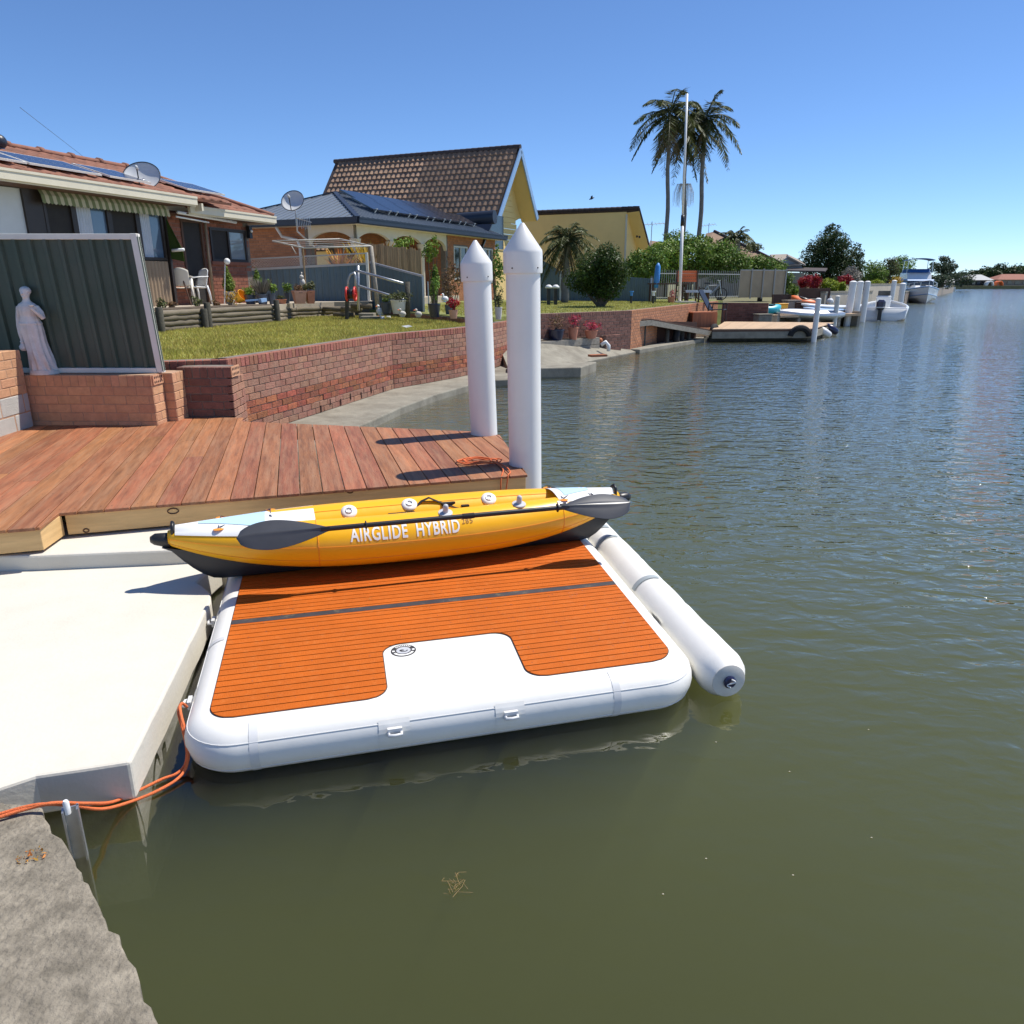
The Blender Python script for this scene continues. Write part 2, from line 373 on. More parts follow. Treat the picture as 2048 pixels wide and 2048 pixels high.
pbr('plastic_yellow', (0.85, 0.42, 0.02), .45, .05)
pbr('plastic_red', (0.6, 0.035, 0.025), .4, .08)
pbr('plastic_blue', (0.05, 0.25, 0.62), .5, .08)
pbr('plastic_teal', (0.03, 0.42, 0.5), .4, .06)
pbr('plastic_orange', (0.8, 0.17, 0.04), .5, .08)
pbr('timber_box', (0.4, 0.125, 0.045), .6, .2, 1.0, rnd=.12, grain=(12, 12, 2))
pbr('timber_pale', (0.52, 0.36, 0.22), .75, .2, 1.0, rnd=.1, grain=(2, 14, 14))
pbr('timber_grey', (0.3, 0.27, 0.22), .85, .25, 1.0, rnd=.15, grain=(2, 16, 16))
pbr('tyre', (0.015, 0.015, 0.016), .85, .2, 8)
pbr('boat_white', (0.78, 0.78, 0.76), .3, .04, 2, coat=.3)
pbr('boat_blue', (0.04, 0.1, 0.3), .35, .06, coat=.3)
pbr('stripe_blue', (0.25, 0.4, 0.62), .4, .05)
pbr('cowl_navy', (0.02, 0.02, 0.06), .25, .1, coat=.5)
pbr('canvas_blue', (0.03, 0.12, 0.3), .8, .08)
pbr('fender_mark', (0.33, 0.37, 0.38), .6, .1)
pbr('terracotta_roof', (0.3, 0.12, 0.08), .85, .12, 1.5)
pbr('wall_far', (0.3, 0.25, 0.2), .8, .1, 1)
pbr('wall_sand', (0.46, 0.4, 0.31), .85, .1, 1.5)
pbr('fence_bar', (0.36, 0.35, 0.31), .5, .05)
pbr('panel_tan', (0.36, 0.28, 0.18), .85, .12, 2)
pbr('fence_blue', (0.12, 0.17, 0.19), .55, .1, 2)
pbr('hill', (0.06, 0.1, 0.13), 1, .2, .01)
pbr('stone_pale', (0.55, 0.52, 0.46), .9, .1, 10)
pbr('weathered_white', (0.7, 0.68, 0.62), .6, .08, 8, dirt=(.4, .34, .27), dirt_amt=.4, dirt_scale=5)
pbr('debris_pale', (.4, .36, .27), .9, .1); pbr('water_drop', (.9, .92, .95), .03, 0, trans=.9)
pbr('debris', (0.3, 0.2, 0.08), .9, .2, 20)
leafmat('leaf_dark', (0.045, 0.078, 0.014)); leafmat('leaf_mid', (0.13, 0.205, 0.035)); leafmat('leaf_bright', (0.17, 0.26, 0.04))
leafmat('leaf_lime', (0.28, 0.34, 0.03), hue=.03); leafmat('leaf_red', (0.34, 0.02, 0.03), hue=.04); leafmat('leaf_olive', (0.11, 0.12, 0.045))
leafmat('leaf_palm', (0.085, 0.1, 0.035), tl=.2); leafmat('leaf_palm_dry', (0.24, 0.19, 0.1), tl=.2); leafmat('leaf_yellow', (0.5, 0.32, 0.05)); leafmat('leaf_grey', (0.24, 0.22, 0.19))
leafmat('flower_pink', (0.45, 0.06, 0.1), hue=.05); leafmat('leaf_brown', (0.2, 0.12, 0.06)); leafmat('leaf_orange', (0.6, 0.27, 0.06))
leafmat('leaf_fig', (0.045, 0.072, 0.024)); leafmat('leaf_far', (0.06, 0.085, 0.045))
leafmat('grass_blade', (0.42, 0.39, 0.1), rnd=.4, hue=.06, tl=.3)
g_ = pbr('lawn_ground', (0.38, 0.33, 0.12), 1, .35, 14, bump=1, bscale=60, dirt=(.26, .29, .06), dirt_amt=.8, dirt_scale=.9, dirt_cut=.5)
pbr('lawn_far', (0.19, 0.21, 0.05), 1, .3, 6, bump=1, bscale=30, dirt=(.27, .24, .1), dirt_amt=.6, dirt_scale=.5)
pbr('ground_plain', (0.16, 0.15, 0.07), 1, .3, 2, bump=.6, bscale=10)
pbr('paving', (0.42, 0.36, 0.28), .9, .12, 3, bump=.3, bscale=30)

def glass_mat(name, tint, rough=.05):
    m = pbr(name, tint, rough, .05, spec=.9); return m
glass_mat('glass_dark', (0.03, 0.04, 0.05)); glass_mat('glass_blue', (0.1, 0.15, 0.22)); glass_mat('glass_pale', (0.2, 0.24, 0.27))

def water_material():
    """murky canal water: a rippled reflecting surface over a lit, scattering body of water"""
    m = bpy.data.materials.new('canal_water'); m.use_nodes = True; nt = m.node_tree; nt.nodes.clear(); L = nt.links
    out = nd(nt, 'ShaderNodeOutputMaterial'); geo = nd(nt, 'ShaderNodeNewGeometry'); P = geo.outputs['Position']
    # sheltered, calm water beside the docks; wind ripples farther out
    d = nd(nt, 'ShaderNodeVectorMath', operation='DISTANCE'); d.inputs[1].default_value = (-1.2, 1.9, 0); L.new(P, d.inputs[0])
    n9 = nd(nt, 'ShaderNodeTexNoise'); n9.inputs['Scale'].default_value = .3; L.new(P, n9.inputs['Vector'])
    ad = nd(nt, 'ShaderNodeMath', operation='MULTIPLY_ADD'); ad.inputs[1].default_value = 2.5; L.new(n9.outputs[0], ad.inputs[0]); L.new(d.outputs['Value'], ad.inputs[2])
    mk = nd(nt, 'ShaderNodeMapRange', interpolation_type='SMOOTHSTEP'); mk.inputs[1].default_value = 2.9; mk.inputs[2].default_value = 7.5; mk.inputs[3].default_value = .07; mk.inputs[4].default_value = 1
    L.new(ad.outputs[0], mk.inputs[0])
    mf = nd(nt, 'ShaderNodeMapRange', interpolation_type='SMOOTHSTEP'); mf.inputs[1].default_value = 10; mf.inputs[2].default_value = 45; mf.inputs[3].default_value = 1; mf.inputs[4].default_value = 1.8
    L.new(d.outputs['Value'], mf.inputs[0])
    def wave(scale, rot, st, det, w, dist=.6):
        mp = nd(nt, 'ShaderNodeMapping'); mp.inputs['Rotation'].default_value = (0, 0, R(rot)); mp.inputs['Scale'].default_value = (scale, scale * st, scale)
        nz = nd(nt, 'ShaderNodeTexNoise'); nz.inputs['Scale'].default_value = 1; nz.inputs['Detail'].default_value = det; nz.inputs['Roughness'].default_value = .5; nz.inputs['Distortion'].default_value = dist
        L.new(P, mp.inputs[0]); L.new(mp.outputs[0], nz.inputs['Vector'])
        k = nd(nt, 'ShaderNodeMath', operation='MULTIPLY'); k.inputs[1].default_value = w; L.new(nz.outputs[0], k.inputs[0]); return k.outputs[0]
    hs = [wave(.9, 24, 2.6, 2, .7), wave(2.6, 22, 2.2, 2, .85), wave(6.5, 8, 1.5, 2, .46)]
    s1 = nd(nt, 'ShaderNodeMath', operation='ADD'); s2 = nd(nt, 'ShaderNodeMath', operation='ADD'); s3 = nd(nt, 'ShaderNodeMath', operation='MULTIPLY')
    L.new(hs[0], s1.inputs[0]); L.new(hs[1], s1.inputs[1]); L.new(s1.outputs[0], s2.inputs[0]); L.new(hs[2], s2.inputs[1]); L.new(s2.outputs[0], s3.inputs[0]); L.new(mf.outputs[0], s3.inputs[1])
    s0 = wave(4.2, 15, 1.5, 1, .09)                     # a faint swell close in that bends the reflections
    fm = nd(nt, 'ShaderNodeMath', operation='MULTIPLY_ADD'); L.new(s3.outputs[0], fm.inputs[0]); L.new(mk.outputs[0], fm.inputs[1]); L.new(s0, fm.inputs[2])
    bp = nd(nt, 'ShaderNodeBump'); bp.inputs['Strength'].default_value = 1; bp.inputs['Distance'].default_value = .05
    L.new(fm.outputs[0], bp.inputs['Height'])
    b2 = nd(nt, 'ShaderNodeBump'); b2.inputs['Strength'].default_value = 1; b2.inputs['Distance'].default_value = .03; L.new(fm.outputs[0], b2.inputs['Height'])
    fr = nd(nt, 'ShaderNodeFresnel'); fr.inputs['IOR'].default_value = 1.37; L.new(b2.outputs[0], fr.inputs['Normal'])
    mr = nd(nt, 'ShaderNodeMapRange'); mr.inputs[1].default_value = 6; mr.inputs[2].default_value = 60; mr.inputs[3].default_value = .015; mr.inputs[4].default_value = .1; L.new(d.outputs['Value'], mr.inputs[0])   # unresolved chop
    gl = nd(nt, 'ShaderNodeBsdfGlossy'); L.new(mr.outputs[0], gl.inputs['Roughness']); L.new(bp.outputs[0], gl.inputs['Normal'])
    tr = nd(nt, 'ShaderNodeBsdfTransparent'); mx = nd(nt, 'ShaderNodeMixShader'); iv = nd(nt, 'ShaderNodeMath', operation='SUBTRACT'); iv.inputs[0].default_value = 1; pw = nd(nt, 'ShaderNodeMath', operation='POWER'); pw.inputs[1].default_value = 2.0; i2 = nd(nt, 'ShaderNodeMath', operation='SUBTRACT'); i2.inputs[0].default_value = 1   # light is lost both entering and leaving the water
    L.new(fr.outputs[0], iv.inputs[1]); L.new(iv.outputs[0], pw.inputs[0]); L.new(pw.outputs[0], i2.inputs[1]); L.new(i2.outputs[0], mx.inputs[0]); L.new(tr.outputs[0], mx.inputs[1]); L.new(gl.outputs[0], mx.inputs[2]); L.new(mx.outputs[0], out.inputs['Surface'])
    vs = nd(nt, 'ShaderNodeVolumeScatter'); vs.inputs['Color'].default_value = (.93, 1.0, .29, 1); vs.inputs['Density'].default_value = .66; vs.inputs['Anisotropy'].default_value = .1
    va = nd(nt, 'ShaderNodeVolumeAbsorption'); va.inputs['Color'].default_value = (.36, .42, .1, 1); va.inputs['Density'].default_value = 1.15
    av = nd(nt, 'ShaderNodeAddShader'); L.new(vs.outputs[0], av.inputs[0]); L.new(va.outputs[0], av.inputs[1]); L.new(av.outputs[0], out.inputs['Volume'])
    MATS['water'] = m
water_material()

# ------------------------------------------------------------------ the setting: water, ground, lawn
mb = MB(); mb.box((500, 1970, -1.5), (4000, 4060, 3.0)); setp(mb.build('canal_water', MATS['water']), kind='structure')
mb = MB(); mb.box((500, 1970, -2.6), (3990, 4050, .4)); setp(mb.build('canal_bed', MATS['soil']), kind='structure')
K0, K1, K2 = Vector((-3.27, 8.62, 0)), Vector((-2.07, 13.06, 0)), Vector((.0, 17.9, 0))      # foot of the near retaining wall
RW0, RW1, RW2 = Vector((.55, 18.9, 0)), Vector((3.35, 21.4, 0)), Vector((8.75, 32.6, 0))     # neighbour's wall: return, corner, canal side
LOG = [Vector((-7.6, 11.9, 0)), Vector((-6.83, 14.65, 0)), Vector((-6.48, 16.1, 0)), Vector((-5.73, 18.4, 0)), Vector((-5.75, 20.4, 0)), Vector((-5.0, 21.6, 0)), Vector((-4.1, 22.0, 0))]
LAWN_Z, TER_Z, YARD_Z = .98, 1.38, 1.15
lawn_poly = [(-3.95, 8.38), (K0.x - .12, K0.y + .05), (K1.x - .12, K1.y), (-.42, 17.25), (-1.1, 17.45), (-3.7, 22.0), (-4.1, 22.0), (-5.0, 21.6), (-5.75, 20.4), (-5.73, 18.4), (-6.48, 16.1), (-6.83, 14.65), (-7.6, 11.9), (-9.2, 8.3)]
mb = MB(); mb.prism(lawn_poly, .2, LAWN_Z); setp(mb.build('lawn', MATS['lawn_ground']), kind='structure')
mb = MB(); mb.prism([(-7.6, 11.9), (-6.83, 14.65), (-6.48, 16.1), (-5.73, 18.4), (-5.75, 20.4), (-5, 21.6), (-4.1, 22.0), (-3.9, 24.5), (-2.2, 33), (-14, 42), (-40, 42), (-40, 8.3), (-9.2, 8.3)], .1, TER_Z)
setp(mb.build('terrace', MATS['paving']), kind='structure')
yard = [(-.42, 17.25), (RW0.x - .1, RW0.y), (RW1.x - .15, RW1.y + .1), (RW2.x - .2, RW2.y), (9.2, 33.5), (7.2, 42), (-2.2, 33), (-3.9, 24.5), (-4.1, 22), (-3.7, 22), (-1.1, 17.45)]
mb = MB(); mb.prism(yard, .1, YARD_Z); setp(mb.build('neighbour_lawn', MATS['lawn_far']), kind='structure')
bank = [(9.2, 33.5), (10.6, 33.9), (15.2, 40.5), (19.5, 49), (36, 76), (58, 120), (92, 190), (128, 236), (210, 243), (420, 250), (2400, 300), (2400, 3900), (-1400, 3900), (-1400, 42), (-14, 42), (7.2, 42)]
mb = MB(); mb.prism(bank, -.5, .92); setp(mb.build('far_bank', MATS['ground_plain']), kind='structure')
mb = MB(); mb.prism([(-1400, -55), (-9.2, -55), (-9.2, 8.3), (-40, 8.3), (-40, 42), (-1400, 42)], -.5, 1.0); setp(mb.build('ground', MATS['ground_plain']), kind='structure')

# grass blades on the near lawn, nobody could count them
def in_poly(px, py, poly):
    ins = np.zeros(len(px), bool); n = len(poly)
    for i in range(n):
        (x0, y0), (x1, y1) = poly[i], poly[(i + 1) % n]
        c = ((y0 > py) != (y1 > py)) & (px < (x1 - x0) * (py - y0) / (y1 - y0 + 1e-12) + x0); ins ^= c
    return ins
def blades(poly, n, z, hmin, hmax, seed, name, label, wd=.007):
    g = np.random.default_rng(seed); P = np.array(poly); lo, hi = P.min(0), P.max(0)
    x = g.uniform(lo[0], hi[0], n * 3); y = lo[1] + (hi[1] - lo[1]) * g.random(n * 3); k = in_poly(x, y, poly); x, y = x[k][:n], y[k][:n]; n = len(x)
    patch = .6 + .8 * (np.sin(x * 2.1 + 1.3 * np.sin(y * 1.7)) * np.sin(y * 1.9 + x) * .5 + .5)
    h = g.uniform(hmin, hmax, n) * patch; a = g.uniform(0, 2 * np.pi, n); b = g.uniform(0, 2 * np.pi, n); ln = g.uniform(.2, .9, n) * h; wd = wd * g.uniform(.6, 1.5, n)
    B = np.stack([x, y, np.full(n, z - .004)], 1); S = np.stack([np.cos(a), np.sin(a), np.zeros(n)], 1) * wd[:, None]
    T = B + np.stack([np.cos(b) * ln, np.sin(b) * ln, h], 1)
    V = np.stack([B - S, B + S, T], 1).reshape(-1, 3); F = np.arange(3 * n).reshape(n, 3)
    o = link_mesh(name, fast_mesh(name, V, F), MATS['grass_blade'], kind='stuff'); setp(o, label, 'grass')
blades([(-3.9, 8.5), (-3.4, 8.8), (-2.2, 13.06), (-.5, 17.2), (-1.1, 17.45), (-3.7, 21.9), (-4.1, 21.9), (-5, 21.4), (-5.7, 20.2), (-5.7, 18.4), (-6.45, 16.1), (-6.8, 14.65), (-7.4, 11.9), (-7.0, 8.5)], 95000, LAWN_Z, .025, .075, 3, 'lawn_grass', 'short dry green grass of the lawn behind the curved brick wall')
blades([(.6, 19.2), (3.2, 21.6), (8.4, 32.3), (3, 33), (-2, 30), (-3, 24), (-1.2, 18)], 30000, YARD_Z, .02, .05, 4, 'lawn_grass', 'short grass of the far lawn around the round bush', wd=.009)
# ------------------------------------------------------------------ near concrete: pad, plinth, old sea wall block
def rough_edge(poly, step, amp, seed):
    g = random.Random(seed); out = []
    for i in range(len(poly)):
        a, b = Vector(poly[i]).to_2d(), Vector(poly[(i + 1) % len(poly)]).to_2d(); n = max(1, int((b - a).length / step))
        if (b - a).length > 3: n = 1
        for k in range(n):
            p = a.lerp(b, k / n); out.append((p.x + (g.uniform(-amp, amp) if k else 0), p.y + (g.uniform(-amp, amp) if k else 0)))
    return out
t = thing('concrete_pad', 'pale new concrete pad at the water edge in the left foreground', 'concrete pad', (-2.6, 3.2, 0))
padpoly = [(-1.435, 2.375), (-1.46, 2.52), (-1.585, 3.2), (-1.683, 3.72), (-1.70, 3.84), (-1.75, 3.96), (-1.84, 4.07), (-1.9, 4.12), (-1.88, 4.6), (-7.0, 4.5), (-7.0, 1.55), (-2.6, 1.95), (-1.84, 2.215), (-1.74, 2.292)]
mb = MB(); mb.prism(rough_edge(padpoly, .12, .0025, 1), .012, .18); mb.build('top', MATS['concrete_new'], t, bevel=.012)
mb = MB(); mb.prism([(-1.47, 2.42), (-1.72, 3.72), (-1.92, 4.1), (-7, 4.4), (-7, 1.7), (-2.6, 2.02), (-1.86, 2.27), (-1.76, 2.34)], -.5, .012); mb.build('footing', MATS['concrete_cut'], t)
t = thing('concrete_plinth', 'grey concrete step block under the edge of the timber deck', 'concrete step', (-3, 4.7, .18))
mb = MB(); mb.prism([(-7, 4.08), (-2.95, 4.31), (-2.2, 4.405), (-1.86, 4.47), (-1.80, 4.52), (-1.80, 5.0), (-7, 5.0)], -.3, .28); mb.build('block', MATS['concrete_new'], t, bevel=.014)
mb = MB(); mb.prism(rough_edge([(-1.74, 2.13), (-1.60, 2.108), (-1.53, 2.03), (-1.5, 1.99), (-1.42, 1.935), (-1.386, 1.9), (-1.21, 1.72), (-.62, 1.1), (-.2, .55), (-.2, -2), (-7, -2), (-7, 1.5), (-2.6, 1.9), (-1.84, 2.16)], .035, .009, 5), -.6, .19)
single(mb, 'seawall_block', MATS['concrete_old'], 'weathered rough brown concrete block in the bottom left corner', 'concrete block', bevel=.006)
# aluminium channel post beside the block
t = thing('channel_post', 'short metal channel post standing in the water by the rough concrete', 'post', (-1.49, 2.08, 0))
mb = MB(); mb.box((-1.49, 2.09, .0), (.045, .006, .42), rz=.5); mb.box((-1.507, 2.071, 0), (.006, .035, .42), rz=.5); mb.box((-1.47, 2.092, 0), (.006, .035, .42), rz=.5); mb.build('channel', MATS['galv'], t)
mb = MB(); mb.lathe((-1.497, 2.08, .19), [(.01, 0), (.01, .045), (.007, .052)], 10); mb.build('pin', MATS['plastic_white'], t, smooth=True, auto=40)
# orange debris and twigs on the block
t = thing('leaf_litter', 'small scatter of dry orange leaf bits on the rough concrete block', 'leaf litter', (-1.48, 1.86, .19))
V, F = leaf_cloud([(-1.50, 1.88, .196, .045, .035, .003)], 45, .011, 4); link_mesh('litter', fast_mesh('litter', V - np.array([-1.48, 1.86, .19]), F), MATS['leaf_orange'], t)

# ------------------------------------------------------------------ timber deck
DZ = .46; DYAW = R(16.0); DU = Vector((math.cos(DYAW), math.sin(DYAW), 0)); DV = Vector((-math.sin(DYAW), math.cos(DYAW), 0))
deck_poly = [(.122, 5.634), (-.119, 7.208), (-.40, 7.40), (-2.95, 7.97), (-3.0, 8.2), (-5.06, 8.2), (-5.06, 5.0), (-5.9, 4.6), (-5.9, 3.36), (-2.914, 4.328), (-2.966, 4.618)]
def clip_half(poly, n, d):
    """keep n.p <= d"""
    out = []
    for i in range(len(poly)):
        p, q = poly[i], poly[(i + 1) % len(poly)]; a = n[0] * p[0] + n[1] * p[1] - d; b = n[0] * q[0] + n[1] * q[1] - d
        if a <= 0: out.append(p)
        if (a < 0 < b) or (b < 0 < a):
            k = a / (a - b); out.append((p[0] + (q[0] - p[0]) * k, p[1] + (q[1] - p[1]) * k))
    return out
def poly_area(p): return abs(sum(p[i][0] * p[(i + 1) % len(p)][1] - p[(i + 1) % len(p)][0] * p[i][1] for i in range(len(p)))) / 2
deck = thing('timber_deck', 'red brown timber boardwalk deck with pale pine edge boards', 'deck', (-2.2, 6, 0))
def deck_board(pl, name='board'):
    c = sum((Vector((*p, 0)) for p in pl), Vector()) / len(pl); ang = math.atan2(DV.y, DV.x)
    M = Matrix.Translation((c.x, c.y, DZ - .022)) @ Matrix.Rotation(ang, 4, 'Z'); I = M.inverted()
    loc = [tuple((I @ Vector((p[0], p[1], DZ - .022)))[:2]) for p in pl]
    mbb = MB(); mbb.prism(loc, 0, .022)
    me = bpy.data.meshes.new(name); me.from_pydata(mbb.v, [], mbb.f); me.update(); me.materials.append(MATS['merbau'])
    o = piece(name, me, deck, M)
    bv = o.modifiers.new('bevel', 'BEVEL'); bv.width = .003; bv.segments = 1; bv.limit_method = 'ANGLE'; bv.angle_limit = R(40)
g = random.Random(11); bw = .1575; a1 = DU.x * .122 + DU.y * 5.634 + .005; k = -2
while k < 46:
    hi = a1 - k * bw; lo = hi - bw + .0065; k += 1
    pl = clip_half(clip_half(deck_poly, (DU.x, DU.y), hi), (-DU.x, -DU.y), -lo)
    if len(pl) < 3 or poly_area(pl) < .004: continue
    if k > 6 and g.random() < .18:            # two lengths butted end to end
        bs = [DV.x * p[0] + DV.y * p[1] for p in pl]; cut = lerp(min(bs), max(bs), g.uniform(.3, .7))
        for pp in (clip_half(pl, (DV.x, DV.y), cut - .0015), clip_half(pl, (-DV.x, -DV.y), -cut - .0015)):
            if len(pp) >= 3 and poly_area(pp) > .003: deck_board(pp)
    else: deck_board(pl)
mb = MB(); k = -2
while k < 40:
    hi = a1 - k * bw; lo = hi - bw + .0065; k += 1
    for b_ in np.arange(4.9, 9.2, .45):
        for a_ in (lo + .03, hi - .03):
            p = DU * a_ + DV * (b_ + rng.uniform(-.006, .006))
            if in_poly(np.array([p.x]), np.array([p.y]), deck_poly)[0]: mb.lathe(Vector((p.x, p.y, DZ - .001)), [(.0042, 0), (.0042, .0016)], 7)
mb.build('screws', MATS['knot'], deck, kind='stuff')
def fascia(p, q, z0, z1, th, name='edge_board', mat='pine'):
    p, q = Vector((*p, 0)), Vector((*q, 0)); d = (q - p); l = d.length; ang = math.atan2(d.y, d.x)
    M = Matrix.Translation(((p.x + q.x) / 2, (p.y + q.y) / 2, (z0 + z1) / 2)) @ Matrix.Rotation(ang, 4, 'Z')
    mbb = MB(); mbb.box((0, th / 2, 0), (l, th, z1 - z0)); me = bpy.data.meshes.new(name); me.from_pydata(mbb.v, [], mbb.f); me.materials.append(MATS[mat])
    o = piece(name, me, deck, M); bv = o.modifiers.new('bevel', 'BEVEL'); bv.width = .004; bv.segments = 2; return o
fn = Vector((-.062, -.2, 0))                     # inset of the edge boards from the board ends
fascia((-2.945, 4.643), (.11, 5.655), .30, DZ - .022, .045)
fascia((-5.9, 3.385), (-2.93, 4.352), .30, DZ - .022, .045)
fascia((-2.93, 4.352), (-2.965, 4.643), .30, DZ - .022, .03)
fascia((.10, 5.66), (-.135, 7.19), .30, DZ - .022, .045)
fascia((-.13, 7.19), (-.42, 7.38), .30, DZ - .022, .045)
fascia((-.42, 7.38), (-2.9, 7.94), .30, DZ - .022, .045)
for a, b in (((-2.2, 5.2), (-2.6, 7.6)), ((-1.0, 5.6), (-1.3, 7.4)), ((-.2, 5.8), (-.4, 7.1)), ((-3.6, 4.6), (-4.4, 7.4))): fascia(a, b, .3, DZ - .024, .045, 'joist')
mb = MB()
for x, y in ((-2.4, 5.1), (-1.2, 5.5), (-.05, 5.95), (-.3, 6.95), (-1.4, 7.3), (-2.6, 7.6)):
    mb2 = MB(); mb2.lathe((x, y, -.6), [(.07, 0), (.07, .9)], 12); mb2.build('stump', MATS['log'], deck, smooth=True, auto=40)
for u, v, rx, rz_ in ((352, 1022, .034, .019), (162, 1061, .016, .012), (693, 983, .02, .011)):  # knots in the edge board
    pt = A(u, v, .36); 
    dd = Vector((3.055, 1.012, 0)).normalized(); nn = Vector((dd.y, -dd.x, 0))
    s_ = ((pt - Vector((-2.945, 4.643, 0))).dot(dd)); base_ = Vector((-2.945, 4.643, .0)) + dd * s_
    z_ = AY(u, v, base_.y).z
    mb = MB(); M = Matrix((dd, Vector((0, 0, 1)), nn)).transposed().to_4x4()
    pts = [Vector((base_.x, base_.y, z_)) + nn * .0015 + dd * math.cos(a_) * rx + Vector((0, 0, 1)) * math.sin(a_) * rz_ for a_ in np.linspace(0, 2 * math.pi, 20)]
    mb.tube(pts, .0045, 6, cap=False); mb.build('knot', MATS['knot'], deck)

# ------------------------------------------------------------------ two white pilings
def piling(x, y, top, r, lean, label, zb=-1.2, group=None, capc='pvc', name='mooring_piling'):
    t = thing(name, label, 'piling', (x, y, 0), 0, group); base = Vector((x, y, 0))
    ax = Vector((lean[0], lean[1], 1)).normalized(); M = Vector((0, 0, 1)).rotation_difference(ax).to_matrix().to_4x4()
    mb = MB(); mb.lathe(base, [(r, zb), (r, top - .31)], 40, M); mb.build('sleeve', MATS['pvc'], t, smooth=True, auto=40)
    mb = MB(); mb.lathe(base, [(r + .004, top - .365), (r + .016, top - .362), (r + .018, top - .345), (r + .018, top - .215), (r + .015, top - .195), (r * .16, top - .012), (.012, top)], 40, M)
    cap = mb.build('cap', MATS[capc], t, smooth=True, auto=30)
    for an in (-2.15, -.75, .7, 2.4):
        p = M @ Vector(((r + .018) * math.cos(an), (r + .018) * math.sin(an), top - .325)) + base
        mb = MB(); mb.ico(p, .007, 1); mb.build('screw', MATS['black_plastic'], cap)
    return t
piling(.118, 5.98, 2.33, .133, (-.017, .0), 'nearer and thicker looking white capped piling at the deck corner')
piling(-.262, 7.27, 2.275, .132, (-.035, .0), 'white capped piling just behind and left of the nearest piling')

# ------------------------------------------------------------------ inflatable raft
RY = R(14.5); RU = Vector((math.cos(RY), math.sin(RY), 0)); RV = Vector((-math.sin(RY), math.cos(RY), 0))
def RL(a, b, z=0.0): return RU * a + RV * b + Vector((0, 0, z))
def skew_r(b): return .075 * (b - 2.85)
raft = thing('inflatable_raft', 'white inflatable floating dock with orange ribbed deck pad', 'inflatable dock', RL(.52, 3.8), RY)
RA0, RA1, RB0, RB1, RT = -.655, 1.65, 2.705, 4.98, .2
def rrect(a0, a1, b0, b1, r, n=10):
    out = []
    for (ca, cb, s0) in ((a1 - r, b0 + r, -90), (a1 - r, b1 - r, 0), (a0 + r, b1 - r, 90), (a0 + r, b0 + r, 180)):
        for i in range(n + 1):
            an = R(s0 + 90 * i / n); out.append((ca + r * math.cos(an), cb + r * math.sin(an)))
    return out
def raft_map(a, b, z):
    k = (a - RA0) / (RA1 - RA0); return RL(a + k * skew_r(b), b, z)
prof = []                                      # side bulge of the drop stitched chamber
for i in range(15):
    an = R(88 - 176 * i / 14); prof.append((.112 * (math.cos(an) - 1), .09 + .11 * math.sin(an)))
mb = MB(); rings = []
for ins, z in prof:
    rr = rrect(RA0 - ins, RA1 + ins, RB0 - ins, RB1 + ins, max(.05, .235 + ins)); rings.append([raft_map(a, b, z) for a, b in rr])
n = len(rings[0]); vs = [p for r_ in rings for p in r_]; fs = [(i * n + j, i * n + (j + 1) % n, (i + 1) * n + (j + 1) % n, (i + 1) * n + j) for i in range(len(rings) - 1) for j in range(n)]
fs += [tuple(range(n)), tuple((len(rings) - 1) * n + j for j in range(n - 1, -1, -1))]
mb.add(vs, fs); raft_body = mb.build('chamber', MATS['raft_white'], raft, smooth=True, auto=50)
# seam bands along the rim
for z_, ins in ((.148, -.012), (.03, -.006)):
    mb = MB(); rr = rrect(RA0 - ins, RA1 + ins, RB0 - ins, RB1 + ins, .24); pts = [raft_map(a, b, z_) for a, b in rr]; pts.append(pts[0])
    k_ = .11 * (1 - math.sqrt(max(0, 1 - ((z_ - .09) / .11) ** 2)))
    rr = rrect(RA0 + k_, RA1 - k_, RB0 + k_, RB1 - k_, .235 - k_); pts = [raft_map(a, b, z_) for a, b in rr]; pts.append(pts[0])
    mb.tube(pts, .0022, 6, cap=False); mb.build('seam', MATS['raft_seam'], raft_body)
# deck pad outline: rounded rectangle with a notch at the front
PA0, PA1, PB0, PB1 = -.54, 1.535, 2.84, 4.86; NA0, NA1, NB = .185, .815, 3.315
def arc_in(d, r):                              # inset of a rounded corner at distance d from its edge
    return r - math.sqrt(max(0, r * r - (r - d) ** 2)) if d < r else 0.0
def intervals(b):
    lo = PA0 + max(arc_in(b - PB0, .1), arc_in(PB1 - b, .12)); hi = PA1 - max(arc_in(b - PB0, .12), arc_in(PB1 - b, .12))
    if b >= NB: return [(lo, hi)]
    i_ = arc_in(NB - b, .09); o_ = arc_in(b - PB0, .09)
    return [(lo, NA0 + i_ - o_), (NA1 - i_ + o_, hi)]
pitch = .0515; nb = int((PB1 - PB0) / pitch); STRIP = (3.74, 3.79)
mb = MB()                                      # dark foam layer under the grooves
edges = sorted(set([PB0 + i * .01 for i in range(int((PB1 - PB0) / .01) + 1)] + [NB - .0001, NB + .0001]))
for b0, b1 in zip(edges[:-1], edges[1:]):
    i0, i1 = intervals(b0 + 1e-6), intervals(b1 - 1e-6)
    if len(i0) != len(i1): continue
    for (l0, h0), (l1, h1) in zip(i0, i1): mb.quad(raft_map(l0 - .004, b0, RT + .003), raft_map(h0 + .004, b0, RT + .003), raft_map(h1 + .004, b1, RT + .003), raft_map(l1 - .004, b1, RT + .003))
pad = mb.build('pad_base', MATS['foam_dark'], raft)
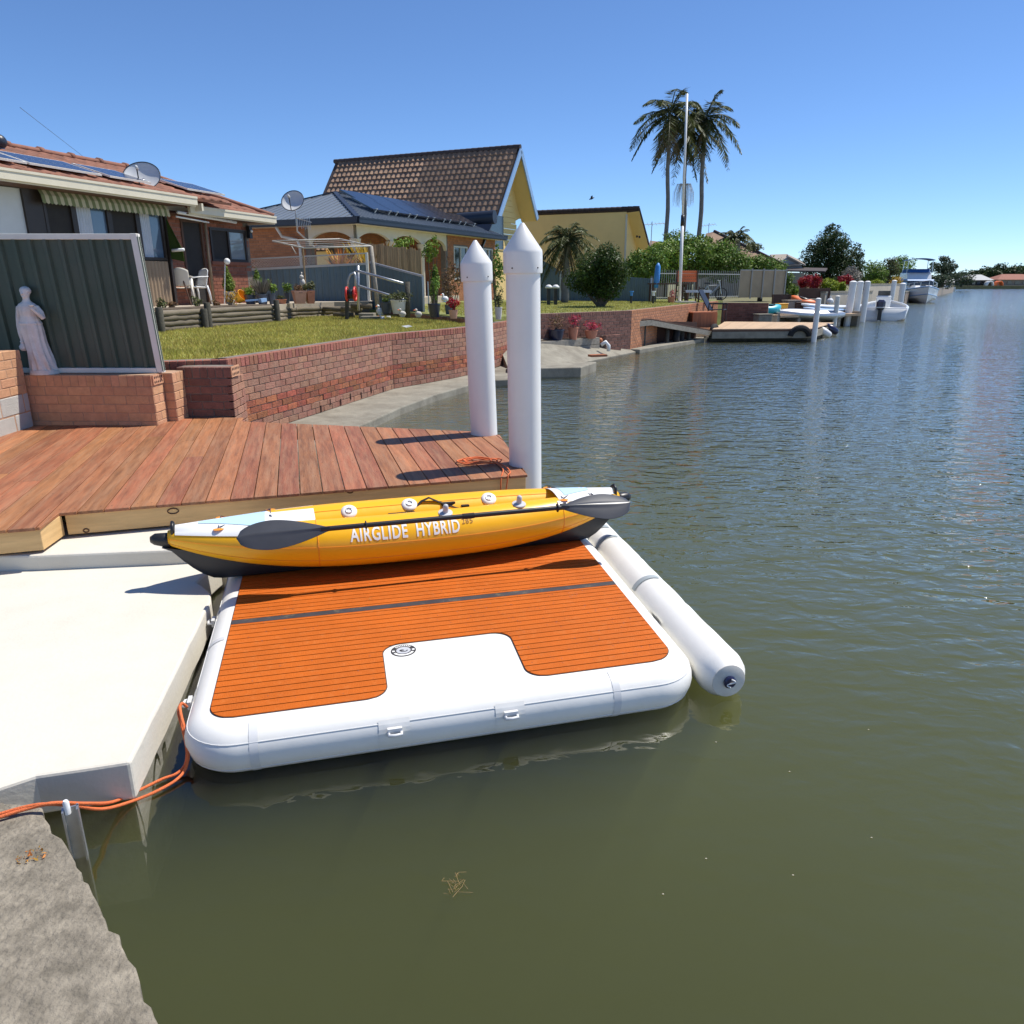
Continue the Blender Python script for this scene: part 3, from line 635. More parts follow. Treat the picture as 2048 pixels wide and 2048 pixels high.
def pad_piece(b0, b1, mat, name, z0=RT + .0032, z1=RT + .0075):
    cuts = [b0] + [b for b in np.arange(b0 + .008, b1 - .004, .009)] + [b1]
    if b0 < NB < b1: cuts = sorted(cuts + [NB - 1e-4, NB + 1e-4])
    groups = {}
    for c0, c1 in zip(cuts[:-1], cuts[1:]):
        i0, i1 = intervals(c0 + 1e-7), intervals(c1 - 1e-7)
        if len(i0) != len(i1): continue
        for q, (x, y) in enumerate(zip(i0, i1)): groups.setdefault((len(i0), q), []).append((c0, c1, x, y))
    for key, segs in groups.items():
        mbb = MB(); L_ = [(segs[0][2][0], segs[0][0])] + [(s_[3][0], s_[1]) for s_ in segs]; H_ = [(segs[0][2][1], segs[0][0])] + [(s_[3][1], s_[1]) for s_ in segs]
        pl = H_ + L_[::-1]; m_ = len(pl)
        top = [raft_map(a, b, z1) for a, b in pl]; bot = [raft_map(a, b, z0) for a, b in pl]
        half = len(H_)
        fs = [(i, i + 1, m_ - 2 - i, m_ - 1 - i) for i in range(half - 1)] + [(i, m_ + i, m_ + (i + 1) % m_, (i + 1) % m_) for i in range(m_)]
        mbb.add(top + bot, fs); mbb.build(name, MATS[mat], pad)
for i in range(nb):
    b0, b1 = PB0 + i * pitch, PB0 + (i + 1) * pitch - .0055
    if b1 <= STRIP[0] or b0 >= STRIP[1]: pad_piece(b0, b1, 'foam_orange', 'foam_strip')
    else:
        if STRIP[0] - b0 > .012: pad_piece(b0, STRIP[0] - .003, 'foam_orange', 'foam_strip')
        if b1 - STRIP[1] > .012: pad_piece(STRIP[1] + .003, b1, 'foam_orange', 'foam_strip')
pad_piece(STRIP[0], STRIP[1], 'strip_dark', 'dark_band')
for a_, b_, o_ in ((-.36, RB0, (0, -1)), (1.2, RB0, (0, -1)), (RA0, 3.6, (-1, 0))):     # glued seam tapes wrapping the rim
    ov = (RU * o_[0] + RV * o_[1]).normalized(); al = Vector((-ov.y, ov.x, 0)); P0 = raft_map(a_, b_, .09)
    mb = MB(); mb.grid(lambda i, j: P0 - ov * .111 + al * ((i - .5) * .035) + (ov * math.cos(R(-60 + 145 * j)) + Vector((0, 0, 1)) * math.sin(R(-60 + 145 * j))) * .1122, 1, 14); mb.build('seam_tape', MATS['raft_seam'], raft_body, smooth=True)
# round badge printed on the white notch
bc = (.285, 3.245)
def disc(mb, r0, r1, a0, a1, z, n=40, off=(0, 0)):
    k_ = max(2, int(n * abs(a1 - a0) / 360))
    for i in range(k_):
        q0, q1 = R(lerp(a0, a1, i / k_)), R(lerp(a0, a1, (i + 1) / k_))
        P_ = lambda r, q: raft_map(bc[0] + off[0] + r * math.cos(q), bc[1] + off[1] + r * math.sin(q), z)
        mb.quad(P_(r0, q0), P_(r1, q0), P_(r1, q1), P_(r0, q1))
    return mb
badge = disc(MB(), 0, .06, 0, 360, RT + .0015).build('badge', MATS['foam_dark'], raft)
disc(MB(), 0, .034, 0, 360, RT + .0025).build('badge_centre', MATS['grey_plastic'], badge)
m_ = MB(); disc(m_, .041, .053, 205, 335, RT + .0025); disc(m_, .041, .053, -8, 8, RT + .0025); disc(m_, .041, .053, 172, 188, RT + .0025)
for q in range(9): disc(m_, .041, .053, 42 + q * 11, 48 + q * 11, RT + .0025)
m_.build('badge_print', MATS['print_white'], badge)
m_ = MB(); disc(m_, 0, .012, 0, 180, RT + .0032, off=(-.008, -.004)); disc(m_, .014, .02, 190, 350, RT + .0032, off=(.002, .002)); m_.build('badge_mark', MATS['foam_dark'], badge)
mb = MB(); g = random.Random(21)                # water drops left on the pad and rim
for i in range(230):
    a_, b_ = g.uniform(.3, 1.5) if i % 3 else g.uniform(-.45, 1.45), g.uniform(2.9, 3.9)
    if NA0 < a_ < NA1 and b_ < NB: continue
    r_ = g.uniform(.0014, .0036); mb.ico(raft_map(a_, b_, RT + .0078), r_, 1, (1.2, 1.2, .6))
mb.build('water_drops', MATS['water_drop'], raft, smooth=True, kind='stuff')
# mooring lugs on the rim
def lug(a, b, out, label=None):
    """a plastic ring bracket on the side of the chamber; out is the outward direction in raft axes"""
    o_ = (RU * out[0] + RV * out[1]).normalized(); al = Vector((-o_.y, o_.x, 0)); P0 = raft_map(a, b, .1)
    mb = MB(); mb.grid(lambda i, j: P0 - o_ * .112 + al * (i - .5) * .13 + (o_ * math.cos(R(-38 + 76 * j)) + Vector((0, 0, 1)) * math.sin(R(-38 + 76 * j))) * .1135 - Vector((0, 0, .008)), 1, 8)
    pt = mb.build('patch', MATS['raft_white'], raft)
    mb = MB(); c = P0 + o_ * .012 + Vector((0, 0, .018))
    mb.tube([c - al * .026 + o_ * .0, c - al * .025 + o_ * .018, c + al * .0 + o_ * .022, c + al * .025 + o_ * .018, c + al * .026], .007, 8); mb.box(c - o_ * .006, (.06, .016, .038), rz=math.atan2(al.y, al.x)); mb.build('ring_bracket', MATS['raft_seam'], pt, smooth=True, auto=45)
lug(.20, RB0, (0, -1)); lug(.70, RB0, (0, -1)); lug(RA0, 3.15, (-1, 0)); lug(RA0, 4.0, (-1, 0)); lug(1.665, 3.4, (1, 0))

# ------------------------------------------------------------------ long white fender tube beside the raft
f0, f1 = RL(1.775, 2.76, .095), RL(1.93, 5.05, .095); fd = (f1 - f0).normalized(); fl = (f1 - f0).length
fen = thing('fender_tube', 'long white inflated fender tube floating along the right side of the raft', 'fender', f0, math.atan2(fd.y, fd.x))
W[fen] = Matrix.Translation(f0) @ Matrix.Rotation(math.atan2(fd.y, fd.x), 4, 'Z')
FR = .118; pts, rs = [], []
for i in range(49):
    s_ = i / 48; pts.append(f0 + fd * (s_ * fl)); q = min(s_, 1 - s_) * fl
    r_ = FR * (1 if q > .09 else (.70 + .30 * math.sin(q / .09 * math.pi / 2))) * (1 + .012 * math.sin(s_ * 21) + .008 * math.sin(s_ * 53))
    if i in (15, 30): r_ *= .972
    rs.append(r_)
mb = MB(); mb.tube(pts, rs, 32); mb.build('tube', MATS['raft_white'], fen, smooth=True, auto=55)
Mx = Matrix((fd.cross(Vector((0, 0, 1))).normalized(), Vector((0, 0, 1)), -fd)).transposed().to_4x4()
mb = MB(); mb.lathe(f0, [(.083, -.004), (.083, .004), (.08, .006), (.03, .010)], 32, Mx); ec = mb.build('end_cap', MATS['weathered_white'], fen, smooth=True, auto=40)
mb = MB(); mb.lathe(f0, [(.03, .006), (.031, .02), (.024, .026)], 20, Mx); mb.build('valve', MATS['cowl_navy'], ec, smooth=True, auto=40)
sx, sy = fd.cross(Vector((0, 0, 1))).normalized(), Vector((0, 0, 1))
mb = MB(); mb.tube([f0 - fd * .03 + sx * .011 * math.sin(q * 1.0) * 1.6 + sy * (.021 - .042 * q / 6.28) + (-fd) * .006 * math.sin(q) for q in np.linspace(0, 6.28, 16)], .0035, 6); mb.build('loop', MATS['plastic_white'], ec, smooth=True)
def band(s0, s1, a0, a1, mat, name='patch', dr=.0018):
    mb = MB(); mb.grid(lambda i, j: f0 + fd * lerp(s0, s1, i) + (sx * math.cos(R(lerp(a0, a1, j))) + sy * math.sin(R(lerp(a0, a1, j)))) * (FR * 1.02 + dr), 2, 14); return mb.build(name, MATS[mat], fen, smooth=True)
band(1.0, 1.045, 70, 160, 'fender_mark'); band(1.76, 1.80, 72, 165, 'fender_mark'); band(1.97, 2.03, 70, 170, 'fender_mark')

# ------------------------------------------------------------------ ropes
def rope(name, label, pts, r, mat='rope_orange', sub=8):
    P = [Vector(p) for p in pts]; out = []
    for i in range(len(P) - 1):
        p0, p1, p2, p3 = P[max(i - 1, 0)], P[i], P[i + 1], P[min(i + 2, len(P) - 1)]
        for k in range(sub):
            t_ = k / sub; out.append(.5 * ((2 * p1) + (p2 - p0) * t_ + (2 * p0 - 5 * p1 + 4 * p2 - p3) * t_ ** 2 + (-p0 + 3 * p1 - 3 * p2 + p3) * t_ ** 3))
    out.append(P[-1]); mb = MB(); mb.tube(out, r, 8); return mb
for k, (label, pts) in enumerate((
    ('orange mooring line, outer strand, from the pad corner to the raft', [A(-60, 1648, .2), A(0, 1628, .205), A(60, 1612, .215), A(105, 1608, .215), A(150, 1612, .16), A(205, 1618, .06), A(260, 1604, .012), A(310, 1584, .012), A(352, 1560, .015), A(372, 1535, .03), A(377, 1500, .08), A(371, 1465, .12), A(362, 1430, .16), A(360, 1412, .17), A(366, 1408, .165), A(374, 1414, .14)]),
    ('orange mooring line, inner strand, hanging from the raft corner', [A(-60, 1654, .2), A(0, 1634, .205), A(60, 1616, .21), A(110, 1606, .22), A(170, 1607, .14), A(225, 1604, .04), A(275, 1582, .012), A(325, 1558, .012), A(352, 1548, .015), A(370, 1530, .03), A(374, 1500, .07), A(366, 1460, .11), A(357, 1425, .155), A(363, 1407, .175), A(372, 1412, .15)]))):
    mb = rope('mooring_rope', label, pts, .0062); single(mb, 'mooring_rope', MATS['rope_orange'], label, 'rope', smooth=True)
cp = Vector((-.28, 6.02, DZ + .012)); pts = []
for i in range(60):
    an = i * .42; rr_ = .12 + .035 * math.sin(i * .31) ; pts.append(cp + Vector((math.cos(an) * rr_ * 1.25, math.sin(an) * rr_ * .75, .008 * (i / 60) + .006 * math.sin(i * 1.7) + .004)))
pts += [Vector((-.1, 5.86, DZ + .02)), Vector((-.07, 5.72, DZ + .014)), Vector((-.075, 5.62, DZ + .012)), Vector((-.085, 5.566, DZ - .02)), Vector((-.09, 5.556, .3)), Vector((-.10, 5.50, .1)), Vector((-.1, 5.45, .0))]
single(rope('r', '', pts, .0055, sub=3), 'coiled_rope', MATS['rope_orange'], 'orange rope loosely coiled on the deck beside the nearest piling', 'rope', smooth=True)
pts = [Vector((-.16, 6.0, DZ + .02)), Vector((-.05, 5.8, DZ + .022)), Vector((-.015, 5.66, DZ + .014)), Vector((-.03, 5.59, DZ + .008)), Vector((-.035, 5.572, DZ - .03)), Vector((-.05, 5.56, .3)), Vector((-.06, 5.5, .05))]
single(rope('r', '', pts, .0055), 'hanging_rope', MATS['rope_orange'], 'orange rope tail hanging over the deck edge near the piling', 'rope', smooth=True)

# floating debris on the water
t = thing('floating_twig', 'brown twig with seed heads floating on the water below the raft', 'twig', A(900, 1765, 0))
c = A(905, 1765, .004); g = random.Random(3); mb = MB()
for i in range(16):
    p = c + Vector((g.uniform(-.03, .03), g.uniform(-.03, .03), 0)); mb.tube([p, p + Vector((g.uniform(-.02, .03), g.uniform(-.03, .02), .004)), p + Vector((g.uniform(-.03, .05), g.uniform(-.05, .02), .002))], .0008, 4)
mb.build('sprig', MATS['debris'], t)
mb = MB()
specks = [(1737, 1459), (1579, 1543), (1586, 1750), (1412, 1717), (1743, 1675), (1326, 1788), (1432, 1484)]
spl = ['highest on the water, right of the fender', 'right of the fender tube end', 'low down near the right side', 'near the bottom right of the twig', 'farthest right near the water bottom', 'lowest on the water', 'closest to the fender tube end']
for (u_, v_), q in zip(specks, spl):
    p = A(u_, v_, .003); mb2 = MB(); mb2.ico(p, .0026, 1, (1.6, 1, .5)); single(mb2, 'floating_seed', MATS['debris_pale'], 'tiny pale floating seed, ' + q, 'seed', group='seeds floating on the water')
# ------------------------------------------------------------------ inflatable kayak lying across the raft
KY = R(17.3); KU = Vector((math.cos(KY), math.sin(KY), 0)); KV = Vector((-math.sin(KY), math.cos(KY), 0)); KC = RL(.51, 4.515)
def KP(s, t_, z): return KC + KU * s + KV * t_ + Vector((0, 0, z))
kay = thing('inflatable_kayak', 'yellow inflatable kayak with white bow decks lying across the orange raft', 'kayak', (KC.x, KC.y, .2), KY)
KL = 1.43
def kw(x): return .172 * max(0, 1 - abs(x) ** 2.6) + .0          # half distance between the tube centres
def kr(x): return .148 * (1 - .70 * abs(x) ** 3.2)
def kz(x): return .402 + .075 * abs(x) ** 2.6
def tube_pt(x, side, ang, dr=0.0):
    """ang: 0 outward, 90 up"""
    r_ = kr(x) + dr; return KP(x * KL, side * (kw(x) + r_ * math.cos(R(ang))), kz(x) + r_ * math.sin(R(ang)))
for side, nm in ((-1, 'side_tube'), (1, 'side_tube')):
    mb = MB(); mb.grid(lambda i, j: tube_pt(-1 + 2 * i, side, 360 * j), 64, 28, closed_v=True)
    n_ = 28; mb.f.append(tuple(range(n_))); mb.f.append(tuple(64 * n_ + j for j in range(n_)))
    mb.build(nm, MATS['kayak_yellow'], kay, smooth=True)
for sd_, an_ in ((-1, 8), (-1, -28), (1, 120)):
    mb = MB(); mb.tube([tube_pt(-1 + 2 * i / 60, sd_, an_, .0005) for i in range(61)], .0018, 5); mb.build('seam', MATS['kayak_orange'], kay)
for xs_ in (-.42, .665):
    mb = MB(); mb.tube([tube_pt(xs_, -1, a_, .0006) for a_ in range(-60, 110, 8)], .0022, 5); mb.build('seam', MATS['kayak_orange'], kay)
# floor inside and the black hull below
mb = MB(); mb.grid(lambda i, j: KP(lerp(-.97, .97, i) * KL, lerp(-1, 1, j) * kw(lerp(-.97, .97, i)), kz(lerp(-.97, .97, i)) - .06), 40, 6); mb.build('floor', MATS['kayak_yellow'], kay, smooth=True)
def hull_pt(i, j):
    x = -1 + 2 * i; an = R(180 * j); wd_ = (kw(x) * (.5 + .5 * abs(x) ** 3) + kr(x) * .4 * abs(x) ** 3); ztop = kz(x) - .05
    zb = .203 + .27 * max(0, (abs(x) - .80) / .20) ** 1.6; ph_ = abs(math.sin(an)) ** .55
    c_ = math.cos(an); c_ = math.copysign(abs(c_) ** .6, c_)
    return KP(x * KL * 1.03, -wd_ * c_, lerp(ztop, min(zb, ztop - .005), ph_))
mb = MB(); mb.grid(hull_pt, 56, 16); mb.build('hull', MATS['kayak_hull'], kay, smooth=True)
# white decks on both ends, with blue panels
def deck_pt(x, f, dz=0.0):
    """surface from the near tube's crown (f=0) to the far tube's crown (f=1), slightly sagging"""
    a_ = tube_pt(x, -1, 62, .004 + dz); b_ = tube_pt(x, 1, 62, .004 + dz); p = a_.lerp(b_, f); p.z += .03 * math.sin(math.pi * f) * (1 if abs(x) > .6 else .5); return p
def cover(xs0, xs1, wrap, name='bow_deck'):
    mb = MB()
    def fn(i, j):
        x = lerp(xs0, xs1, i)
        if j < .2: return tube_pt(x, -1, lerp(wrap[0], 62, j / .2), .004)
        if j > .8: return tube_pt(x, 1, lerp(62, wrap[1], (j - .8) / .2), .004)
        return deck_pt(x, (j - .2) / .6)
    mb.grid(fn, 22, 30); return mb.build(name, MATS['kayak_white'], kay, smooth=True)
c1 = cover(-.97, -.42, (40, 15)); c2 = cover(.66, .97, (58, 10))
def panel(pl, mat, parent, name, dz=.003):
    mb = MB(); n_ = 14
    (xa, fa0, fa1), (xb, fb0, fb1) = pl
    mb.grid(lambda i, j: deck_pt(lerp(xa, xb, i), lerp(lerp(fa0, fb0, i), lerp(fa1, fb1, i), j), dz), n_, 8); return mb.build(name, MATS[mat], parent, smooth=True)
panel(((-.88, .35, .5), (-.62, .05, .8)), 'kayak_blue', c1, 'blue_panel'); panel(((.70, .2, .8), (.84, .35, .65)), 'kayak_blue', c2, 'blue_panel')
def bungee(xs, parent):
    x0, x1 = xs; P4 = [deck_pt(x0, .06, .012), deck_pt(x0, .94, .012), deck_pt(x1, .04, .012), deck_pt(x1, .96, .012)]
    mb = MB(); mb.tube([P4[0], P4[3]], .0028, 6); mb.tube([P4[1], P4[2]], .0028, 6); mb.tube([P4[2], P4[3]], .0028, 6); mb.tube([P4[0], P4[1]], .0028, 6); mb.ico(P4[2].lerp(P4[3], .5), .012, 1, (1, 1, 1.6)); mb.build('bungee', MATS['bungee'], parent, smooth=True)
    for x, f in ((x0, .03), (x0, .97), (x1, .02), (x1, .98)):
        c = deck_pt(x, f, .005); mb = MB(); mb.grid(lambda i, j: c + KU * math.cos(6.283 * j) * .03 * (i + .01) + KV * math.sin(6.283 * j) * .024 * (i + .01) + Vector((0, 0, .004 * (1 - i))), 2, 14, closed_v=True); pp = mb.build('patch', MATS['kayak_orange'], parent, smooth=True)
        mb = MB(); mb.tube([c + KU * math.cos(q) * .011 + KV * math.sin(q) * .011 + Vector((0, 0, .008)) for q in np.linspace(0, 6.28, 10)], .002, 5, cap=False)
bungee((-.8, -.6), c1); bungee((.68, .84), c2)
# black nose at each end and carry handles
def nose(sg):
    x = sg; c = KP(sg * KL, 0, kz(1)); mb = MB(); d_ = KU * sg
    mb.tube([c - d_ * .02 - Vector((0, 0, .012)), c + d_ * .03 - Vector((0, 0, .008)), c + d_ * .075, c + d_ * .098], [.043, .041, .034, .018], 18); mb.build('nose_cap', MATS['black_plastic'], kay, smooth=True)
    mb = MB(); c = KP(sg * (KL - .03), 0, kz(1) + .03); mb.tube([c - KV * .035 * 1 + Vector((0, 0, -.01)), c - KV * .032 + Vector((0, 0, .045)), c + Vector((0, 0, .062)), c + KV * .032 + Vector((0, 0, .045)), c + KV * .035 + Vector((0, 0, -.01))], .011, 10); mb.build('carry_handle', MATS['black_plastic'], kay, smooth=True)
nose(-1); nose(1)
# grey rod holders on the near tube
def dome(x, sd, ang):
    c = tube_pt(x, sd, ang, .0); n_ = (c - tube_pt(x, sd, ang, -.05)).normalized(); M = Vector((0, 0, 1)).rotation_difference(n_).to_matrix().to_4x4()
    mb = MB(); mb.lathe(c, [(.045, -.004), (.044, .005), (.02, .009)], 18, M); b_ = mb.build('base_patch', MATS['grey_plastic'], kay, smooth=True, auto=40)
    mb = MB(); mb.lathe(c, [(.017, 0), (.0175, .045), (.014, .057), (.005, .063)], 14, M); mb.build('paddle_keeper', MATS['grey_plastic'], b_, smooth=True, auto=50)
dome(.12, -1, 74); dome(.46, -1, 78)
def dpatch(x, sd, ang):
    c = tube_pt(x, sd, ang, .0); n_ = (c - tube_pt(x, sd, ang, -.05)).normalized(); M = Vector((0, 0, 1)).rotation_difference(n_).to_matrix().to_4x4()
    mb = MB(); mb.lathe(c, [(.05, -.008), (.05, .003), (.03, .008), (.005, .009)], 22, M); b_ = mb.build('ring_patch', MATS['kayak_white'], kay, smooth=True)
    mb = MB(); mb.tube([c + n_ * .013 + M.to_3x3() @ Vector((.019 * math.cos(q), .019 * math.sin(q), 0)) for q in np.linspace(0, 6.28, 14)], .003, 6, cap=False); mb.build('ring', MATS['steel'], b_, smooth=True)
dpatch(-.27, 1, 128); dpatch(.0, 1, 122); dpatch(.37, 1, 125)
# seat strap and buckle inside
mb = MB(); a_, b_ = KP(-.05 * KL, .09, .50), KP(.22 * KL, .07, .50)
mb.tube([KP(-.09, .06, .46), KP(.02, .08, .495), KP(.08, .1, .54), KP(.13, .1, .56), KP(.19, .09, .53), KP(.3, .06, .49), KP(.42, .05, .46)], .014, 8, sq=.4); mb.box(KP(-.06, .04, .47), (.17, .05, .045), rz=KY); mb.box(KP(.25, .08, .51), (.09, .045, .03), rz=KY + .3); mb.box(KP(.36, .06, .49), (.05, .05, .03), rz=KY)
mb.build('seat_strap', MATS['black_strap'], kay, smooth=True, auto=40)
# registration tag
mb = MB(); mb.grid(lambda i, j: tube_pt(lerp(.645, .69, i), -1, lerp(38, 66, j), .006), 3, 5); tg = mb.build('tag', MATS['kayak_white'], kay, smooth=True)
mb = MB(); mb.grid(lambda i, j: tube_pt(lerp(.65, .685, i), -1, lerp(42, 54, j), .0075), 3, 4); mb.build('tag_print', MATS['foam_dark'], tg, smooth=True)
# lettering wrapped onto the near tube
def tube_text(txt, x0, wd, ang0, ang1, mat, name, bold=0.0):
    cu = bpy.data.curves.new('t', 'FONT'); cu.body = txt; cu.size = 1.0; cu.offset = bold; cu.space_character = 1.12; cu.resolution_u = 3
    ob = bpy.data.objects.new('t', cu); COL.objects.link(ob); dg = bpy.context.evaluated_depsgraph_get(); me = bpy.data.meshes.new_from_object(ob.evaluated_get(dg)); bpy.data.objects.remove(ob)
    bm = bmesh.new(); bm.from_mesh(me); bmesh.ops.triangulate(bm, faces=bm.faces)
    for cut in (.12, .24, .36, .48, .6): bmesh.ops.bisect_plane(bm, geom=bm.verts[:] + bm.edges[:] + bm.faces[:], plane_co=(0, cut, 0), plane_no=(0, 1, 0))
    xs = [v.co.x for v in bm.verts]; lo, hi = min(xs), max(xs); I = W[kay].inverted()
    for v in bm.verts:
        x = x0 + wd * (v.co.x - lo) / (hi - lo); v.co = I @ tube_pt(x, -1, lerp(ang0, ang1, v.co.y / .72), .0022)
    bm.to_mesh(me); bm.free(); me.materials.clear(); return link_mesh(name, me, MATS[mat], kay)
tube_text('AIRGLIDE', -.292, .236, 18, 50, 'print_white', 'lettering', .022); tube_text('HYBRID', -.018, .186, 18, 50, 'print_white', 'lettering', .022); tube_text('285', .18, .048, 36, 50, 'print_brown', 'lettering', .0)

# ------------------------------------------------------------------ double paddle resting on the kayak
p0, p1 = A(660, 1057, .575), A(1122, 1015, .58); pdv = (p1 - p0).normalized()
pad_t = thing('kayak_paddle', 'black double bladed paddle resting along the yellow kayak', 'paddle', p0)
mb = MB(); mb.tube([p0 - pdv * .05, p1 + pdv * .05], .0145, 14); sh = mb.build('shaft', MATS['black_plastic'], pad_t, smooth=True, auto=50)
for q in (.2, 1.36):
    mb = MB(); c = p0 + pdv * q; mb.tube([c - pdv * .006, c - pdv * .002, c + pdv * .002, c + pdv * .006], [.016, .027, .027, .016], 16); mb.build('drip_ring', MATS['black_plastic'], sh, smooth=True)
mb = MB(); c = p0 + pdv * .8; mb.tube([c - pdv * .035, c + pdv * .035], .0172, 14); mb.build('ferrule', MATS['black_strap'], sh, smooth=True, auto=50)
def blade(root, d_, side_tilt, ln, wd_, asym):
    s_ = d_.cross(Vector((0, 0, 1))).normalized(); up_ = s_.cross(d_).normalized(); s_, up_ = (s_ * math.cos(side_tilt) + up_ * math.sin(side_tilt)), (up_ * math.cos(side_tilt) - s_ * math.sin(side_tilt))
    mb = MB()
    def fn(i, j, sg):
        x = i; half = wd_ * (math.sin(min(1, x * 1.35 + .06) * math.pi / 2) ** 1.0) * math.sqrt(max(0, 1 - max(0, (x - .55) / .45) ** 2.3)); half = max(half, .012 * (1 - x))
        f = j * 2 - 1; dih = .05 * abs(f) * half / wd_; th = .007 * (1 - abs(f) ** 2) + .011 * max(0, 1 - abs(f) * 5) * (1 - x)
        return root + d_ * (ln * x) + s_ * (f * half + asym * x * half) + up_ * (-dih * .35 - .05 * (x - .2) ** 2 * .5 + sg * (th + .0015))
    mb.grid(lambda i, j: fn(i, j, 1), 24, 18); mb.grid(lambda i, j: fn(i, j, -1), 24, 18); return mb.build('blade', MATS['paddle_blade'], pad_t, smooth=True)
blade(p0, -pdv, R(40), .5, .098, .12); blade(p1, pdv, R(-37), .47, .1, .1)

# ------------------------------------------------------------------ brickwork
def unit_brick(name, mat, ch=.035):
    mbb = MB(); mbb.cbox((0, 0, 0), (1, 1, 1), ch); me = bpy.data.meshes.new(name); me.from_pydata(mbb.v, [], mbb.f); me.materials.append(MATS[mat]); return me
UB = {m: unit_brick('brick', m) for m in ('brick_red', 'brick_wet', 'brick_soldier', 'brick_pink', 'brick_dark', 'brick_house', 'grey_render', 'brick_orange')}
def brick_M(c, ang, size): return Matrix.Translation(c) @ Matrix.Rotation(ang, 4, 'Z') @ Matrix.Diagonal((*size, 1))
def brick_run(parent, p, q, z0, rows, ch=.086, bl=.24, depth=.1, mat='brick_pink', jit=.002, soldier=0.0, smat=None, row_mat=None, keep=None, sink=None, seed=1, gap=.01, joined=None, half=True):
    """courses on the face line p->q (2D); the visible face is on the right of p->q and bricks go back from it"""
    g = random.Random(seed); p, q = Vector(p).to_2d(), Vector(q).to_2d(); d = (q - p); Ln = d.length; d = d / Ln; n = Vector((d.y, -d.x)); ang = math.atan2(d.y, d.x)
    jobs = []
    for r_ in range(rows):
        s = -bl * (.5 if r_ % 2 and half else 0)
        while s < Ln - .01:
            a, b = max(s, 0), min(s + bl, Ln); s += bl
            if b - a < .03: continue
            jobs.append((a, b, z0 + r_ * ch, z0 + (r_ + 1) * ch, row_mat(r_) if row_mat else mat, (sink(r_, g) if sink else 0.0)))
    if soldier:
        k = max(1, round(Ln / .086)); st = Ln / k
        for i in range(k): jobs.append((i * st, (i + 1) * st, z0 + rows * ch, z0 + rows * ch + soldier, smat or mat, 0.0))
    for a, b, za, zb, m_, sk in jobs:
        c2 = p + d * ((a + b) / 2) - n * (depth / 2 + sk + g.uniform(-jit, jit)); c = Vector((c2.x, c2.y, (za + zb) / 2)); sz = (b - a - gap, depth, zb - za - gap)
        if keep and not keep(c): 
            if joined is not None: joined.setdefault(m_, MB()).cbox(c, sz, .004, rz=ang)
            continue
        piece('brick', UB[m_], parent, brick_M(c, ang + g.uniform(-.004, .004), sz))
def mortar_core(parent, p, q, z0, z1, depth, inset=None, mat='mortar', ends=.004):
    inset = inset or (.0035 if mat == 'mortar_pale' else .007)
    p, q = Vector(p).to_2d(), Vector(q).to_2d(); d = (q - p).normalized(); n = Vector((d.y, -d.x)); ang = math.atan2(d.y, d.x); Ln = (q - p).length
    c = (p + q) / 2 - n * ((depth + inset) / 2); mb = MB(); mb.box((c.x, c.y, (z0 + z1) / 2), (Ln - 2 * ends, depth - inset, z1 - z0), rz=ang); return mb.build('mortar', MATS[mat], parent)

# pale brick walls stepping round the back of the deck
wl = thing('brick_wall', 'low pale pink brick wall behind the deck carrying the green steel screen', 'brick wall', (-4.4, 7.8, .4))
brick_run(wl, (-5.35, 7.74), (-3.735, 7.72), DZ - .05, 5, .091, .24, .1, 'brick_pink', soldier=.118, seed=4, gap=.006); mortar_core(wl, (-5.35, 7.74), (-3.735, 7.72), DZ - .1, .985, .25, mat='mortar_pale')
brick_run(wl, (-3.733, 7.722), (-3.733, 7.97), DZ - .05, 5, .091, .24, .1, 'brick_pink', soldier=.118, seed=5)
def cored_end(parent, c, nrm, wd_, ht):
    """the cored face of a cut brick with its rows of holes"""
    al = Vector((-nrm.y, nrm.x, 0)); mb = MB(); mb.box(c, (.012, wd_, ht), rz=math.atan2(nrm.y, nrm.x)); o = mb.build('cored_brick', MATS['brick_pink'], parent)
    for r_ in range(2):
        for i in range(5):
            p = c + nrm * .0065 + al * ((i - 2) * wd_ / 5.6) + Vector((0, 0, (r_ - .5) * ht * .48)); M = Vector((0, 0, 1)).rotation_difference(nrm).to_matrix().to_4x4()
            mb = MB(); mb.lathe(p, [(wd_ * .058, -.004), (wd_ * .058, .0008)], 10, M); mb.build('core_hole', MATS['brick_core'], o)
cored_end(wl, Vector((-3.728, 7.845, .93)), Vector((1, 0, 0)), .225, .1)
w2 = thing('brick_pier', 'narrow sunlit pale brick pier beside the green screen post', 'brick pier', (-3.75, 8.0, .4))
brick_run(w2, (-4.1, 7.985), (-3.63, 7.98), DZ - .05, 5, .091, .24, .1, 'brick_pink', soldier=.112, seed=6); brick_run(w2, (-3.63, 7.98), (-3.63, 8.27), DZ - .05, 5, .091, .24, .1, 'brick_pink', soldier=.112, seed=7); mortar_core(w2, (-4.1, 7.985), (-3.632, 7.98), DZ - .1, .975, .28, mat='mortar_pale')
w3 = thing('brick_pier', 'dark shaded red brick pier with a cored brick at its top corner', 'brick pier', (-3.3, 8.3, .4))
brick_run(w3, (-3.7, 8.245), (-3.105, 8.25), .2, 8, .086, .24, .1, 'brick_dark', soldier=.125, seed=8, smat='brick_dark'); brick_run(w3, (-3.105, 8.25), (-3.135, 8.73), .2, 8, .086, .24, .1, 'brick_red', seed=9); mortar_core(w3, (-3.7, 8.245), (-3.16, 8.25), .1, 1.005, .28)  # shade put into the front's darker bricks; the sunlit end is red
cored_end(w3, Vector((-3.104, 8.385, .955)), Vector((1, 0.03, 0)).normalized(), .27, .115)
